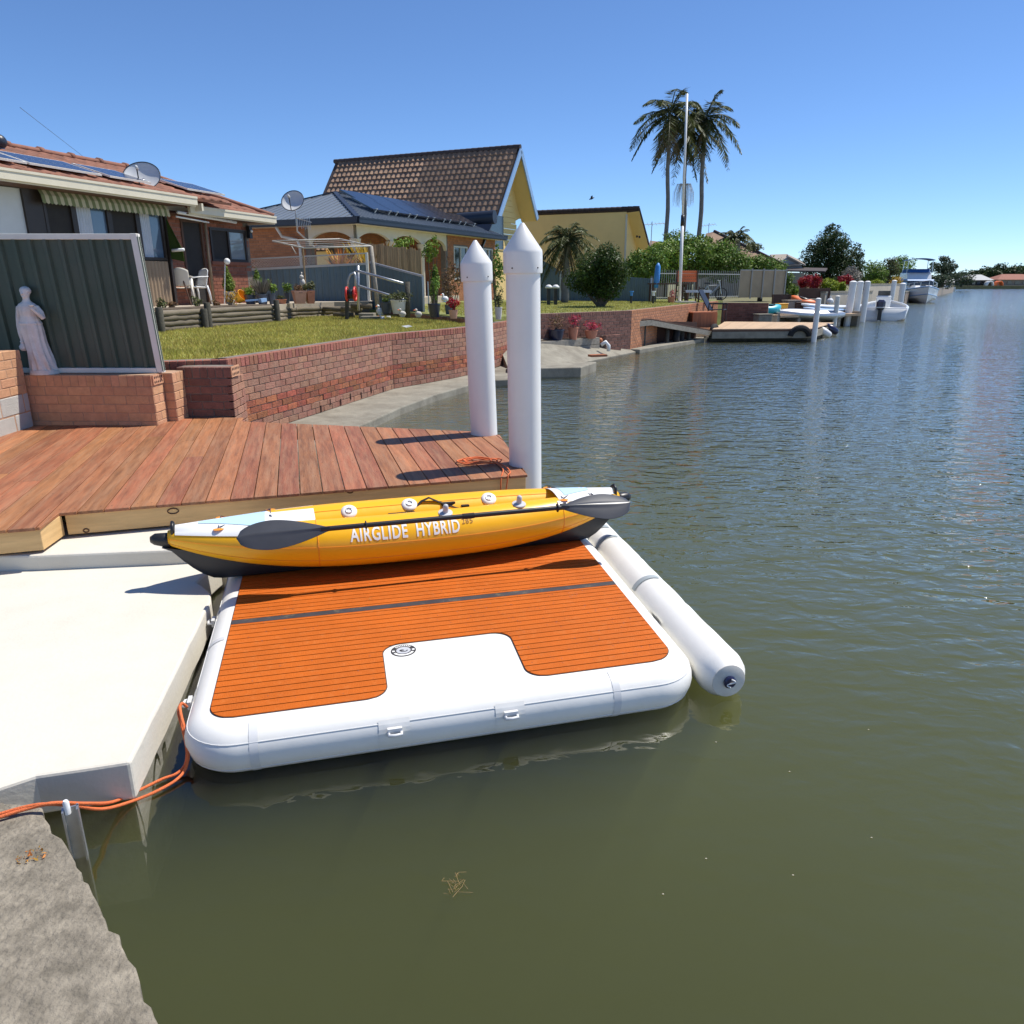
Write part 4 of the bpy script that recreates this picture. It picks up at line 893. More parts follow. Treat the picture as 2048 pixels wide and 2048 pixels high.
# wall on the far left: pale bricks over grey blocks, facing the deck
w4 = thing('brick_wall', 'sunlit brick and grey block wall at the left edge beside the statue', 'brick wall', (-5.1, 6.5, .4))
brick_run(w4, (-4.86, 4.3), (-5.03, 7.70), DZ - .03, 2, .19, .39, .14, 'grey_render', seed=10); brick_run(w4, (-4.86, 4.3), (-5.03, 7.70), DZ + .35, 5, .088, .24, .1, 'brick_pink', seed=11)
mortar_core(w4, (-4.86, 4.3), (-5.03, 7.70), DZ - .1, 1.243, .24, mat='mortar_pale')
for x0, x1 in (((-4.98, 4.3), (-5.15, 7.7)),):
    brick_run(w4, (-5.03, 7.71), (-5.27, 7.69), DZ, 8, .098, .24, .1, 'brick_pink', seed=12)

# ------------------------------------------------------------------ curved red brick retaining wall on its concrete ledge
rw = thing('retaining_wall', 'long red brick retaining wall curving along the canal below the lawn', 'retaining wall', (-2.6, 11, .1))
ZB, CH_, ROWS = .115, .083, 10
cnt = [0]; left = {}
def near(c):
    if c.y < 8.5 and c.z < .55: return False
    if c.y < 13.2 and cnt[0] < 296: cnt[0] += 1; return True
    return False
def rmat(r_): return 'brick_wet' if r_ in (2, 3, 4) else 'brick_red'
def rsink(r_, g): return g.choice([0, 0, .002, .005, .008]) if r_ in (1, 2, 3) else g.uniform(0, .003)
segs = [(Vector((-4.0, 8.34, 0)), K0), (K0, K1)]; K12 = [K1]
for i in range(1, 7):
    t_ = i / 6; p = K1.lerp(K2, t_); nrm = Vector((K2.y - K1.y, -(K2.x - K1.x), 0)).normalized(); p = p + nrm * (.32 * math.sin(math.pi * t_)); K12.append(p)
segs += list(zip(K12[:-1], K12[1:]))
for i, (a_, b_) in enumerate(segs):
    brick_run(rw, a_, b_, ZB, ROWS, CH_, .236, .1, 'brick_red', soldier=.115, smat='brick_soldier', row_mat=rmat, sink=rsink, keep=near, seed=20 + i, joined=left, gap=.009); mortar_core(rw, a_, b_, ZB - .2, ZB + ROWS * CH_ + .108, .23, inset=.013, ends=-.004)
for m_, mbb in left.items(): mbb.build('bricks', MATS[m_], rw, kind='stuff')
for s_ in (.44, .5, .57, .64, .72, .8, .9):                      # weep holes near the foot
    p = K0.lerp(K1, s_); mb = MB(); nrm = Vector((K1.y - K0.y, -(K1.x - K0.x), 0)).normalized(); mb.box(p + nrm * .003 + Vector((0, 0, .2 + .03 * math.sin(s_ * 40))), (.02, .012, .09), rz=math.atan2(nrm.y, nrm.x) - math.pi / 2); mb.build('weep_hole', MATS['brick_core'], rw)
mb = MB(); led = [A(726, 848, .115), A(800, 815, .115), A(870, 789, .115), A(905, 779, .115), A(937, 770, .115), A(990, 760, .115), A(1050, 757, .115)]
back = [K2 + Vector((.4, .8, 0)), K12[4], K12[2], K1, K0.lerp(K1, .6), K0.lerp(K1, .3)]
pl = [(-2.5, 7.6)] + [(p.x, p.y) for p in led] + [(p.x - .03, p.y) for p in back] + [(-3.35, 8.4)]
mb.prism(rough_edge(pl, .3, .012, 3), -.6, .115); single(mb, 'concrete_ledge', MATS['concrete_ramp'], 'curving grey concrete ledge at the foot of the red brick retaining wall', 'ledge', bevel=.02)
# slipway
t = thing('slipway', 'grey concrete boat ramp sloping into the canal past the pilings', 'boat ramp', (2, 18.5, 0))
mb = MB(); S = [A(1060, 668, .62), A(1090, 684, .56), A(1190, 702, .28), A(1262, 706, .08), A(1215, 722, .03), A(1165, 735, .0), A(1040, 742, .1), Vector((.05, 17.6, .45))]
S[0] = Vector((.35, 19.0, .72)); 
top = [Vector((-.3, 18.2, .7)), Vector((.4, 18.95, .62)), Vector((3.3, 21.45, .1)), Vector((3.5, 21.3, .03)), Vector((2.0, 18.8, .03)), Vector((1.0, 16.9, .05)), Vector((-.1, 16.3, .16)), Vector((-.3, 17.6, .5))]
cen = Vector((1.2, 18.6, .33)); n = len(top); mb.add(top + [cen] + [Vector((p.x, p.y, -.6)) for p in top], [(i, (i + 1) % n, n) for i in range(n)] + [(i, n + 1 + i, n + 1 + (i + 1) % n, (i + 1) % n) for i in range(n)]); mb.build('ramp', MATS['concrete_ramp'], t)
mb = MB(); q = [A(1060, 738, .22), A(1165, 737, .22), A(1205, 732, .22), A(1172, 744, .22), A(1060, 745, .22)]
q = [Vector((-.1, 16.2, .2)), Vector((1.9, 16.85, .2)), Vector((1.45, 15.75, .2)), Vector((-.1, 15.45, .2))]
mb.prism([(p.x, p.y) for p in q], -.3, .2); mb.build('lower_slab', MATS['concrete_ramp'], t, bevel=.02)
p = A(1195, 711, .22); mb = MB(); mb.box(p, (.42, .2, .05), rz=.4); single(mb, 'loose_brick', MATS['timber_box'], 'loose orange red plank lying at the ramp edge', 'plank')

# ------------------------------------------------------------------ green ribbed steel screen with white frame
scn = thing('steel_screen', 'dark green ribbed steel fence panel in a pale frame behind the statue', 'fence panel', (-4.6, 7.95, .985))
SX0, SX1, SYY, SZ0, SZ1 = -6.3, -3.72, 7.93, .99, 2.37
mb = MB(); x = SX0; pr = []
while x < SX1 - .03: pr += [(x, 0), (x + .085, 0), (x + .105, -.032), (x + .135, -.032), (x + .15, 0)]; x += .155
mb.grid(lambda i, j: Vector((pr[min(int(round(i * (len(pr) - 1))), len(pr) - 1)][0], SYY + pr[min(int(round(i * (len(pr) - 1))), len(pr) - 1)][1], lerp(SZ0 + .02, SZ1 - .03, j))), len(pr) - 1, 1)
o = mb.build('ribbed_sheet', MATS['fence_green'], scn); sm = o.modifiers.new('thick', 'SOLIDIFY'); sm.thickness = .003
mb = MB(); mb.box((SX1 + .0, SYY, (SZ0 + SZ1) / 2), (.062, .07, SZ1 - SZ0)); mb.box((SX1 + .036, SYY - .0, (SZ0 + SZ1) / 2), (.012, .045, SZ1 - SZ0 - .004)); mb.build('post', MATS['frame_white'], scn, bevel=.004)
mb = MB(); mb.box(((SX0 + SX1) / 2, SYY, SZ1 - .03), (SX1 - SX0 - .064, .066, .055)); mb.build('top_rail', MATS['frame_white'], scn, bevel=.004)
mb = MB(); mb.box(((SX0 + SX1) / 2, SYY - .01, SZ0 + .025), (SX1 - SX0 - .064, .08, .05)); mb.build('bottom_rail', MATS['frame_white'], scn, bevel=.004)

for ch_ in scn.children:                       # the whole panel leans a little to the left
    for v_ in ch_.data.vertices: v_.co.x -= .055 * v_.co.z
# ------------------------------------------------------------------ garden statue
st = thing('garden_statue', 'white classical statue of a robed figure holding a cup beside the green screen', 'statue', (-4.9, 7.845, .985))
SB = Vector((-4.9, 7.845, .985))
mb = MB(); mb.lathe(SB, [(.138, 0), (.14, .012), (.132, .03), (.13, .035), (.127, .045)], 32); mb.build('plinth', MATS['statue'], st, smooth=True, auto=40)
mb = MB()
keys = [(.04, .0, .125, .11, .016), (.12, -.006, .118, .10, .016), (.22, -.022, .105, .092, .014), (.32, -.038, .10, .088, .012), (.42, -.05, .105, .09, .010), (.47, -.055, .108, .09, .009), (.54, -.055, .092, .08, .006), (.585, -.056, .08, .07, .003), (.635, -.056, .09, .075, .003), (.68, -.056, .098, .068, .002), (.705, -.056, .085, .056, 0), (.725, -.056, .045, .042, 0), (.745, -.055, .032, .034, 0), (.77, -.054, .031, .033, 0)]
def skeys(z):
    for a_, b_ in zip(keys[:-1], keys[1:]):
        if a_[0] <= z <= b_[0]:
            f = (z - a_[0]) / (b_[0] - a_[0]); return [lerp(a_[k], b_[k], f) for k in range(5)]
    return list(keys[-1])
def body(i, j):
    z, cx, rx, ry, rip = skeys(lerp(.04, .77, i)); an = 2 * math.pi * j
    fold = rip * (math.sin(an * 9 + z * 7 + 1.2 * math.sin(z * 9)) * .6 + math.sin(an * 15 - z * 5) * .3)
    if .50 < z < .53: fold += .006                                   # overfold of the robe at the hip
    return SB + Vector((cx + (rx + fold) * math.cos(an), (ry + fold) * math.sin(an), z))
mb.grid(body, 70, 80, closed_v=True); mb.f.append(tuple(range(80))); mb.f.append(tuple(70 * 80 + j for j in range(80)))
H_ = SB + Vector((-.052, -.006, .812)); mb.ico(H_, .05, 3, (.82, .95, 1.12)); mb.ico(H_ + Vector((0, .012, .022)), .055, 3, (.95, 1.0, .82)); mb.ico(H_ + Vector((-.012, .045, .042)), .028, 2); mb.tube([H_ + Vector((0, -.046, .008)), H_ + Vector((0, -.057, -.012))], [.006, .009], 8)
mb.ico(H_ + Vector((0, -.035, -.035)), .016, 2, (1.1, .8, .8))
s0 = SB + Vector((.03, 0, .675)); mb.tube([s0, SB + Vector((.075, -.005, .62)), SB + Vector((.098, -.02, .565))], [.03, .027, .023], 12); mb.tube([SB + Vector((.098, -.02, .565)), SB + Vector((.078, -.065, .615)), SB + Vector((.048, -.088, .655))], [.024, .02, .015], 12); mb.ico(SB + Vector((.045, -.09, .66)), .018, 2)
mb.tube([SB + Vector((-.14, 0, .68)), SB + Vector((-.165, -.0, .58)), SB + Vector((-.172, -.015, .49)), SB + Vector((-.16, -.035, .41)), SB + Vector((-.152, -.04, .36))], [.03, .027, .023, .019, .015], 12); mb.ico(SB + Vector((-.15, -.04, .345)), .02, 2, (.8, .9, 1.2))
for k_ in range(4): mb.tube([SB + Vector((-.158 + .005 * k_, -.05 + .006 * k_, .34)), SB + Vector((-.152 + .005 * k_, -.056 + .006 * k_, .315)), SB + Vector((-.146 + .004 * k_, -.05 + .006 * k_, .3))], .0065, 6)
bod = mb.build('figure', MATS['statue'], st, smooth=True); rm = bod.modifiers.new('fuse', 'REMESH'); rm.mode = 'VOXEL'; rm.voxel_size = .0045; rm.use_smooth_shade = True
mb = MB(); mb.lathe(SB + Vector((.045, -.09, .672)), [(.008, 0), (.012, .008), (.026, .018), (.03, .026), (.028, .026), (.02, .016)], 18); mb.build('cup', MATS['statue'], st, smooth=True)
mb = MB(); mb.lathe(SB + Vector((-.148, -.045, .24)), [(.02, 0), (.035, .02), (.038, .045), (.02, .07), (.017, .085), (.024, .095)], 18); mb.build('jug', MATS['statue'], st, smooth=True)
# ------------------------------------------------------------------ shared builders for houses and yards
def GX(u, y, z): return Vector(((u - 1024) / FPX * (y * _c - (z - CAM_H) * _s), y, z))
def PXM(y): return (y * _c) / FPX
def v2(*a): return Vector((a[0], a[1], a[2] if len(a) > 2 else 0))
def tile_arrays(wd, ln, n=6):
    """one concrete tile: a shallow double roll with a thick lower lip"""
    xs = np.linspace(0, wd, n + 1); zc = .018 + .022 * np.sin(xs / wd * 2 * np.pi - .6)
    V = []
    for x, z in zip(xs, zc): V += [(x, 0, z - .03), (x, 0, z + .022), (x, ln, z)]
    F = []
    for i in range(n): a = 3 * i; F += [(a, a + 3, a + 4, a + 1), (a + 1, a + 4, a + 5, a + 2)]
    return np.array(V), np.array(F)
def tile_plane(parent, o, dx, up, width, length, mat, tw=.3, gauge=.3, nobj=0, inside=None, seed=1):
    """tiles laid from the eave corner o along dx and up the slope; the first nobj (nearest the corner o) are single pieces"""
    dx, up = Vector(dx).normalized(), Vector(up).normalized(); nz = dx.cross(up).normalized(); g = np.random.default_rng(seed)
    V, F = tile_arrays(tw * .99, gauge * 1.12); me = None; Vs, Fs = [], []; off = 0; nc, nr = int(width / tw), int(length / gauge + .5); k = 0
    R3 = Matrix((dx, up, nz)).transposed(); cells = [(i, j) for i in range(nc) for j in range(nr)]
    if nobj: cells.sort(key=lambda c: c[0])
    for i, j in cells:
        p = Vector(o) + dx * (i * tw) + up * (j * gauge) + nz * float(g.uniform(-.004, .004))
        if inside and not inside((i + .5) * tw, (j + .5) * gauge): continue
        if k < nobj:
            if me is None:
                me = bpy.data.meshes.new('roof_tile'); me.from_pydata([tuple(v) for v in V], [], [tuple(int(q) for q in f) for f in F]); me.materials.append(MATS[mat])
            piece('roof_tile', me, parent, Matrix.Translation(p) @ R3.to_4x4()); k += 1
        else:
            W_ = V @ np.array(R3.transposed()) + np.array(p); Vs.append(W_); Fs.append(F + off); off += len(V)
    if Vs:
        A_ = np.concatenate(Vs); I = np.array(W[parent].inverted()); A_ = A_ @ I[:3, :3].T + I[:3, 3]
        link_mesh('roof_tiles', fast_mesh('roof_tiles', A_, np.concatenate(Fs)), MATS[mat], parent, kind='stuff')
def sheet(mb, o, dx, dy, width, height, pitch, amp, n=6):
    """corrugated sheet"""
    dx, dy = Vector(dx).normalized(), Vector(dy).normalized(); nz = dx.cross(dy); k = max(1, int(width / pitch)) * n
    mb.grid(lambda i, j: Vector(o) + dx * (width * i) + dy * (height * j) + nz * (amp * math.sin(width * i / pitch * 2 * math.pi)), k, 1); return mb
def bricks_joined(parent, p, q, z0, z1, mat, mmat='mortar', ch=.086, holes=(), seed=1, depth=.06, cd=.2):
    """a brick leaf as one relief part, with openings [(s0,s1,z0,z1)] left out, over pieces of mortar"""
    g = random.Random(seed); p, q = Vector(p).to_2d(), Vector(q).to_2d(); d = (q - p); Ln = d.length; d /= Ln; n = Vector((d.y, -d.x)); ang = math.atan2(d.y, d.x); mb = MB()
    def put(m, a, b, za, zb, dep, ins):
        c = p + d * ((a + b) / 2) - n * (dep / 2 + ins); m.box((c.x, c.y, (za + zb) / 2), (b - a, dep, zb - za), rz=ang)
    def spans(a, b, za, zb):
        out = [(a, b)]
        for s0, s1, h0, h1 in holes:
            if zb > h0 + .01 and za < h1 - .01:
                nx = []
                for x, y in out:
                    if s1 <= x or s0 >= y: nx.append((x, y)); continue
                    if x < s0: nx.append((x, s0))
                    if y > s1: nx.append((s1, y))
                out = nx
        return out
    r_ = 0; z = z0
    while z < z1 - .02:
        s = -.12 if r_ % 2 else 0
        while s < Ln:
            for a, b in spans(max(s, 0), min(s + .24, Ln), z, min(z + ch, z1)):
                if b - a > .03: put(mb, a + .005, b - .005, z + .005, min(z + ch, z1) - .005, depth, g.uniform(0, .004))
            s += .24
        r_ += 1; z += ch
    mb.build('bricks', MATS[mat], parent, kind='stuff')
    core = MB(); zs = sorted(set([z0, z1] + [h for hh in holes for h in hh[2:]])); zs = [z for z in zs if z0 <= z <= z1]
    for za, zb in zip(zs[:-1], zs[1:]):
        for a, b in spans(0, Ln, za, zb): put(core, a, b, za, zb, cd, .011)
    core.build('wall', MATS[mmat], parent)
def on_wall(p, q, s, z, out=0.0):
    p, q = Vector((p[0], p[1], 0)), Vector((q[0], q[1], 0)); d = (q - p).normalized(); n = Vector((d.y, -d.x, 0)); return p + d * s + n * out + Vector((0, 0, z))
def wall_box(mb, p, q, s0, s1, z0, z1, th, out):
    """box on a wall face, from 'out' in front of it, th thick"""
    d = Vector((q[0] - p[0], q[1] - p[1], 0)).normalized(); c = on_wall(p, q, (s0 + s1) / 2, (z0 + z1) / 2, out - th / 2); return mb.box(c, (s1 - s0, th, z1 - z0), rz=math.atan2(d.y, d.x))
def window(parent, p, q, s0, s1, z0, z1, frame='window_frame_dark', glass='glass_dark', mull=(), curtain=None, fw=.06, out=.02, name='window'):
    mb = MB()
    for a, b, c_, d_ in ((s0, s1, z0, z0 + fw), (s0, s1, z1 - fw, z1), (s0, s0 + fw, z0 + fw, z1 - fw), (s1 - fw, s1, z0 + fw, z1 - fw)): wall_box(mb, p, q, a, b, c_, d_, .07, out)
    for m in mull: wall_box(mb, p, q, m - fw / 2, m + fw / 2, z0 + fw, z1 - fw, .06, out - .004)
    w_ = mb.build(name, MATS[frame], parent)
    xs = [s0 + fw] + sorted(mull) + [s1 - fw]
    for a, b in zip(xs[:-1], xs[1:]):
        mb = MB(); wall_box(mb, p, q, a, b, z0 + fw, z1 - fw, .008, out - .05); mb.build('pane', MATS[glass], w_)
    if curtain:
        mb = MB(); a, b = curtain; mb.grid(lambda i, j: on_wall(p, q, lerp(a, b, i), lerp(z0 + fw, z1 - fw, j), out - .042 + .006 * math.sin(i * 34)), 60, 1); mb.build('curtain', MATS['curtain'], w_, smooth=True)
    return w_

# ------------------------------------------------------------------ house on the left with red tiles
h1 = Vector((.309, .951, 0)); n1 = Vector((.951, -.309, 0)); FC = Vector((-7.9, 18.0, 0)); F0 = FC - h1 * 8.5
house = thing('brick_house', 'red brick house with red tiled roof and cream gutters on the left', 'house', (-9, 18, TER_Z))
# enclosed front: dark framed windows over tan corrugated cladding
cuts = [0.06, .8, 1.57, 2.44, 3.11, 3.45, 5.2]; L0 = 8.5
kinds = ['curtain', 'screen', 'curtain', 'screen', 'post', 'blind']
for (a, b), kd in zip(zip(cuts[:-1], cuts[1:]), kinds):
    s1, s0 = L0 - a, L0 - b
    if kd == 'post': mb = MB(); wall_box(mb, F0, FC, s0, s1, TER_Z, 3.62, .1, .01); mb.build('post', MATS['window_frame_dark'], house); continue
    window(house, F0, FC, s0, s1, 2.38, 3.6, glass={'curtain': 'glass_blue', 'screen': 'screen_mesh', 'blind': 'blind'}[kd], curtain=(s0 + .08, s0 + .5 * (s1 - s0)) if kd == 'curtain' else None)
mb = MB(); sheet(mb, on_wall(F0, FC, L0 - 5.2, TER_Z, .012), h1, (0, 0, 1), 5.14, .98, .105, .02); mb.build('cladding', MATS['corr_tan'], house, smooth=True)
mb = MB(); wall_box(mb, F0, FC, 0, L0, TER_Z - .1, 3.6, .15, -.08); mb.build('front_core', MATS['window_frame_dark'], house)
mb = MB(); wall_box(mb, F0, FC, L0 - .02, L0 + .05, TER_Z, 3.6, .12, .05); mb.build('corner_post', MATS['window_frame_dark'], house)
mb = MB(); wall_box(mb, F0, FC, 0, L0 + .1, 3.6, 3.78, .1, .01); mb.build('beam', MATS['timber_brown'], house)
# awning over the windows
aw = thing('striped_awning', 'faded green and cream striped awning over the house windows', 'awning', on_wall(F0, FC, L0 - 1.6, 3.5))
for i in range(40):
    s0 = L0 - 3.25 + i * .0815; m_ = 'awning_pale' if i % 2 else 'awning_green'; mb = MB()
    pA, pB = on_wall(F0, FC, s0, 3.62, .06), on_wall(F0, FC, s0 + .081, 3.62, .06); qA, qB = on_wall(F0, FC, s0, 3.46, .16), on_wall(F0, FC, s0 + .081, 3.46, .16); mb.quad(pA, pB, qB, qA)
    rA = qA + Vector((0, 0, -.13)) + n1 * .02; rB = qB + Vector((0, 0, -.13)) + n1 * .02; mB = (rA + rB) / 2 - Vector((0, 0, .025)); mb.add([qA, qB, rB, mB, rA], [(0, 1, 2, 3, 4)]); mb.build('awning_stripe', MATS[m_], aw)
aw2 = thing('awning_arm', 'dark green rolled side awning with a white end by the house door', 'awning', FC + n1 * .2 + Vector((0, 0, 2.9)))
mb = MB(); mb.add([FC + n1 * .05 + Vector((0, 0, 3.3)), FC + n1 * .35 + h1 * .06 + Vector((0, 0, 2.62)), FC + n1 * .33 + h1 * .1 + Vector((0, 0, 2.36)), FC + n1 * .05 + h1 * .02 + Vector((0, 0, 2.42))], [(0, 1, 2, 3)]); o = mb.build('cloth', MATS['leaf_dark'], aw2); sm = o.modifiers.new('t', 'SOLIDIFY'); sm.thickness = .02
mb = MB(); mb.tube([FC + n1 * .12 + Vector((0, 0, 2.6)), FC + n1 * .4 + h1 * .06 + Vector((0, 0, 2.62))], .035, 10); mb.build('bar', MATS['plastic_white'], aw2, smooth=True)
# brick part with door and window
B0, B1 = v2(-8.1, 17.87), v2(-7.05, 21.1); BL = (B1 - B0).length
bricks_joined(house, B0, B1, TER_Z - .05, 3.5, 'brick_house', holes=[(BL - 1.55, BL - .16, 2.42, 3.2), (BL - 2.5, BL - 1.84, TER_Z - .05, 3.3)], seed=3)
bricks_joined(house, B1, B1 + v2(-3.8, 1.25), TER_Z - .05, 3.5, 'brick_house', seed=5)
wd = window(house, B0, B1, BL - 1.56, BL - .15, 2.41, 3.21, glass='screen_mesh', mull=(BL - .86,), out=.03)
mb = MB(); wall_box(mb, B0, B1, BL - .82, BL - .22, 2.48, 3.14, .01, -.012); mb.build('pane', MATS['glass_pale'], wd)
mb = MB(); wall_box(mb, B0, B1, BL - 1.62, BL - .1, 2.33, 2.41, .12, .05); mb.build('sill', MATS['brick_house'], wd)
mb = MB(); wall_box(mb, B0, B1, BL - 2.48, BL - 1.86, TER_Z, 3.28, .04, -.03); dr = mb.build('door', MATS['screen_mesh'], house)
mb = MB(); wall_box(mb, B0, B1, BL - 2.54, BL - 2.48, TER_Z, 3.34, .1, .02); wall_box(mb, B0, B1, BL - 1.86, BL - 1.8, TER_Z, 3.34, .1, .02); wall_box(mb, B0, B1, BL - 2.48, BL - 1.86, 3.28, 3.34, .1, .02); mb.build('frame', MATS['timber_brown'], dr)
mb = MB(); mb.tube([on_wall(B0, B1, BL - 1.74, TER_Z, .06), on_wall(B0, B1, BL - 1.74, 3.45, .06)], .035, 10); mb.build('downpipe', MATS['corr_tan'], house, smooth=True)
mb = MB(); mb.tube([on_wall(B0, B1, BL - 3.1, 3.42, .45), on_wall(B0, B1, BL - .9, 3.36, .32)], .035, 10); mb.tube([on_wall(B0, B1, BL - 3.1, 3.33, .4), on_wall(B0, B1, BL - 1.9, 3.29, .3)], .02, 8); mb.build('rolled_blind', MATS['plastic_white'], house, smooth=True)
mb = MB(); wall_box(mb, B0, B1, BL - .13, BL - .02, 3.02, 3.34, .1, .14); lm = mb.build('wall_lamp', MATS['black_plastic'], house)
mb = MB(); mb.ico(on_wall(B0, B1, BL - .075, 3.2, .16), .035, 2); mb.build('bulb', MATS['plastic_white'], lm, smooth=True)
# roof planes, gutters
G1 = Vector((-7.22, 18.15, 3.74)); G0 = G1 - h1 * 8.2; R1 = Vector((-9.67, 20.3, 4.62)); R0 = R1 - h1 * 9
upv = (R1 - (G1 + h1 * 1.31)); upl = upv.length
mb = MB(); mb.slab([G0, G1 + h1 * 1.31, R1, R0], .06); mb.slab([R1, R0, R0 - n1 * 2.9 - Vector((0, 0, .85)), R1 - n1 * 2.9 - Vector((0, 0, .85))], .05); mb.build('roof', MATS['roof_red'], house)
tile_plane(house, G0 + Vector((0, 0, .01)), h1, upv, 9.5, upl, 'roof_red', .3, .3, seed=2)
E2b = Vector((-6.42, 21.42, 3.57)); E2a = E2b - h1 * 3.3
mb = MB(); mb.slab([E2a, E2b, R1 + Vector((0, 0, .02))], .05); mb.slab([E2b, E2b - n1 * 5.5 + Vector((0, 0, -.02)), R1 - Vector((0, 0, .0))], .05); rf2 = mb.build('roof', MATS['roof_red'], house)
up2 = ((R1 + R1) / 2 - (E2b + (E2a - E2b) * .6)); nn2 = (E2b - E2a).cross(R1 - E2a).normalized(); up2 = nn2.cross(h1).normalized()
if up2.z < 0: up2 = -up2
hl = (R1 - E2a).dot(up2); xr = (R1 - E2a).dot(h1)
tile_plane(house, E2a, h1, up2, 3.3, hl, 'roof_red', .3, .3, inside=lambda x, y: x < 3.3 - (3.3 - xr) * y / hl, seed=3)
mb = MB(); hp = [R1.lerp(E2b, t_) + Vector((0, 0, .05)) for t_ in np.linspace(0, 1, 12)]; mb.tube(hp, .085, 8, sq=.7); mb.tube([R0 + Vector((0, 0, .05)), R1 + Vector((0, 0, .05))], .09, 8, sq=.7)
for i in range(9): mb.tube([R1.lerp(R0, i / 9 * .8) + Vector((0, 0, .06)), R1.lerp(R0, i / 9 * .8 + .012) + Vector((0, 0, .06))], .105, 8, sq=.8)
mb.build('ridge_caps', MATS['roof_red'], house, smooth=True)
def gutter(parent, a, b, nrm, z0, z1, name='gutter', mat='cream'):
    mb = MB(); a, b = Vector((a[0], a[1], 0)), Vector((b[0], b[1], 0)); nrm = Vector(nrm)
    for i, (o_, za, zb, th) in enumerate(((0, z0, z1, .02), (.04, z0 + .03, z1 - .02, .05), (.052, z1 - .045, z1 - .0, .055))):
        mb.beam(a + nrm * o_ + Vector((0, 0, (za + zb) / 2)), b + nrm * o_ + Vector((0, 0, (za + zb) / 2)), th, zb - za)
    return mb.build(name, MATS[mat], parent)
gutter(house, G0, G1 + h1 * .02, n1, 3.55, 3.76); gutter(house, E2a, E2b, n1, 3.4, 3.6); gutter(house, E2b, E2b - n1 * 4, h1, 3.4, 3.6)
mb = MB(); mb.slab([G0 + Vector((0, 0, -.17)), G1 + Vector((0, 0, -.17)), FC + Vector((0, 0, 3.57)), F0 + Vector((0, 0, 3.57))], .015); mb.slab([E2a + Vector((0, 0, -.15)), E2b + Vector((0, 0, -.15)), B1 + Vector((0, 0, 3.42)), B0 + Vector((0, 0, 3.42))], .015); mb.build('eave_lining', MATS['timber_brown'], house)
mb = MB(); c = G1 + h1 * .25 - n1 * .5 + Vector((0, 0, -.22)); mb.box(c + Vector((0, 0, .04)), (.06, 1.0, .16), rz=math.atan2(h1.y, h1.x)); mb.build('end_fascia', MATS['cream'], house)
# solar panels and vent on that roof
un = upv.normalized(); nr_ = h1.cross(un).normalized(); nr_ = nr_ if nr_.z > 0 else -nr_
for i, (s0, s1) in enumerate(((1.0, 2.6), (2.65, 4.25), (4.3, 5.9), (6.1, 7.2), (8.3, 9.6))):
    a = G0 + h1 * s0 + un * .28 + nr_ * .14; b = G0 + h1 * s1 + un * .28 + nr_ * .14
    mb = MB(); mb.slab([a, b, b + un * .98, a + un * .98], .035); p = mb.build('solar_panel', MATS['frame_white'], house)
    nc = int((s1 - s0) / .16)
    for c_ in range(nc):
        for r_ in range(2):
            q0 = a + h1 * (.03 + c_ * (s1 - s0 - .06) / nc) + un * (.03 + .46 * r_) + nr_ * .003; w_ = h1 * ((s1 - s0 - .06) / nc - .012); mb = MB(); mb.quad(q0, q0 + w_, q0 + w_ + un * .445, q0 + un * .445); mb.build('cell', MATS['solar'], p)
v_ = thing('roof_vent', 'dark ball shaped roof vent at the far left of the red roof', 'roof vent', R1 - h1 * 4.6)
mb = MB(); c = AY(-2, 283, R1.y - 4.0); mb.ico(c, .14, 3); mb.build('dome', MATS['fascia_navy'], v_, smooth=True); mb = MB(); mb.lathe(c - Vector((0, 0, .32)), [(.09, 0), (.08, .2)], 14); mb.build('flue', MATS['galv'], v_, smooth=True)
# satellite dishes
def dish(c, nrm, rx, ry, label, mast):
    t = thing('satellite_dish', label, 'satellite dish', mast[-1]); nrm = Vector(nrm).normalized(); sx_ = Vector((0, 0, 1)).cross(nrm).normalized(); sy_ = nrm.cross(sx_)
    mb = MB(); mb.grid(lambda i, j: c + sx_ * (rx * i * math.cos(6.2832 * j)) + sy_ * (ry * i * math.sin(6.2832 * j)) - nrm * (.13 * rx * 2 * (1 - i * i)), 10, 40, closed_v=True); o = mb.build('reflector', MATS['dish_grey'], t, smooth=True); sm = o.modifiers.new('t', 'SOLIDIFY'); sm.thickness = .012
    mb = MB(); mb.tube([c + sx_ * rx * math.cos(a) + sy_ * ry * math.sin(a) for a in np.linspace(0, 6.2832, 40)], .01, 6, cap=False); mb.build('rim', MATS['fascia_navy'], t, smooth=True)
    f = c + nrm * rx * .75 - sy_ * ry * .1
    mb = MB(); mb.tube([c - sy_ * ry * .98 , f], .013, 8); mb.build('feed_arm', MATS['black_plastic'], t); mb = MB(); mb.lathe(f, [(.03, -.05), (.03, .03), (.02, .05)], 10, Vector((0, 0, 1)).rotation_difference(nrm).to_matrix().to_4x4()); mb.build('feed_horn', MATS['dish_grey'], t, smooth=True)
    mb = MB(); mb.tube([c - nrm * .1] + list(mast), .022, 8); mb.build('mast', MATS['galv'], t, smooth=True); return t
c = AY(283, 352, 17.6); dish(c, (.12, -.82, .55), .39, .37, 'grey satellite dish on the red tiled roof above the cream gutter', [c + Vector((0, .12, -.35)), c + Vector((0, .15, -.55))])
c = AY(585, 401, 22.6); dish(c, (-.12, -.85, .45), .33, .31, 'satellite dish on a mast in front of the blue grey metal roof', [c + Vector((.04, .1, -.35)), Vector((c.x + .04, c.y + .1, 3.3)), Vector((c.x + .3, 23.6, 2.9))])
t = thing('tv_antenna', 'small drooping aerial hanging below the mast satellite dish', 'antenna', c + Vector((.1, .05, -.5)))
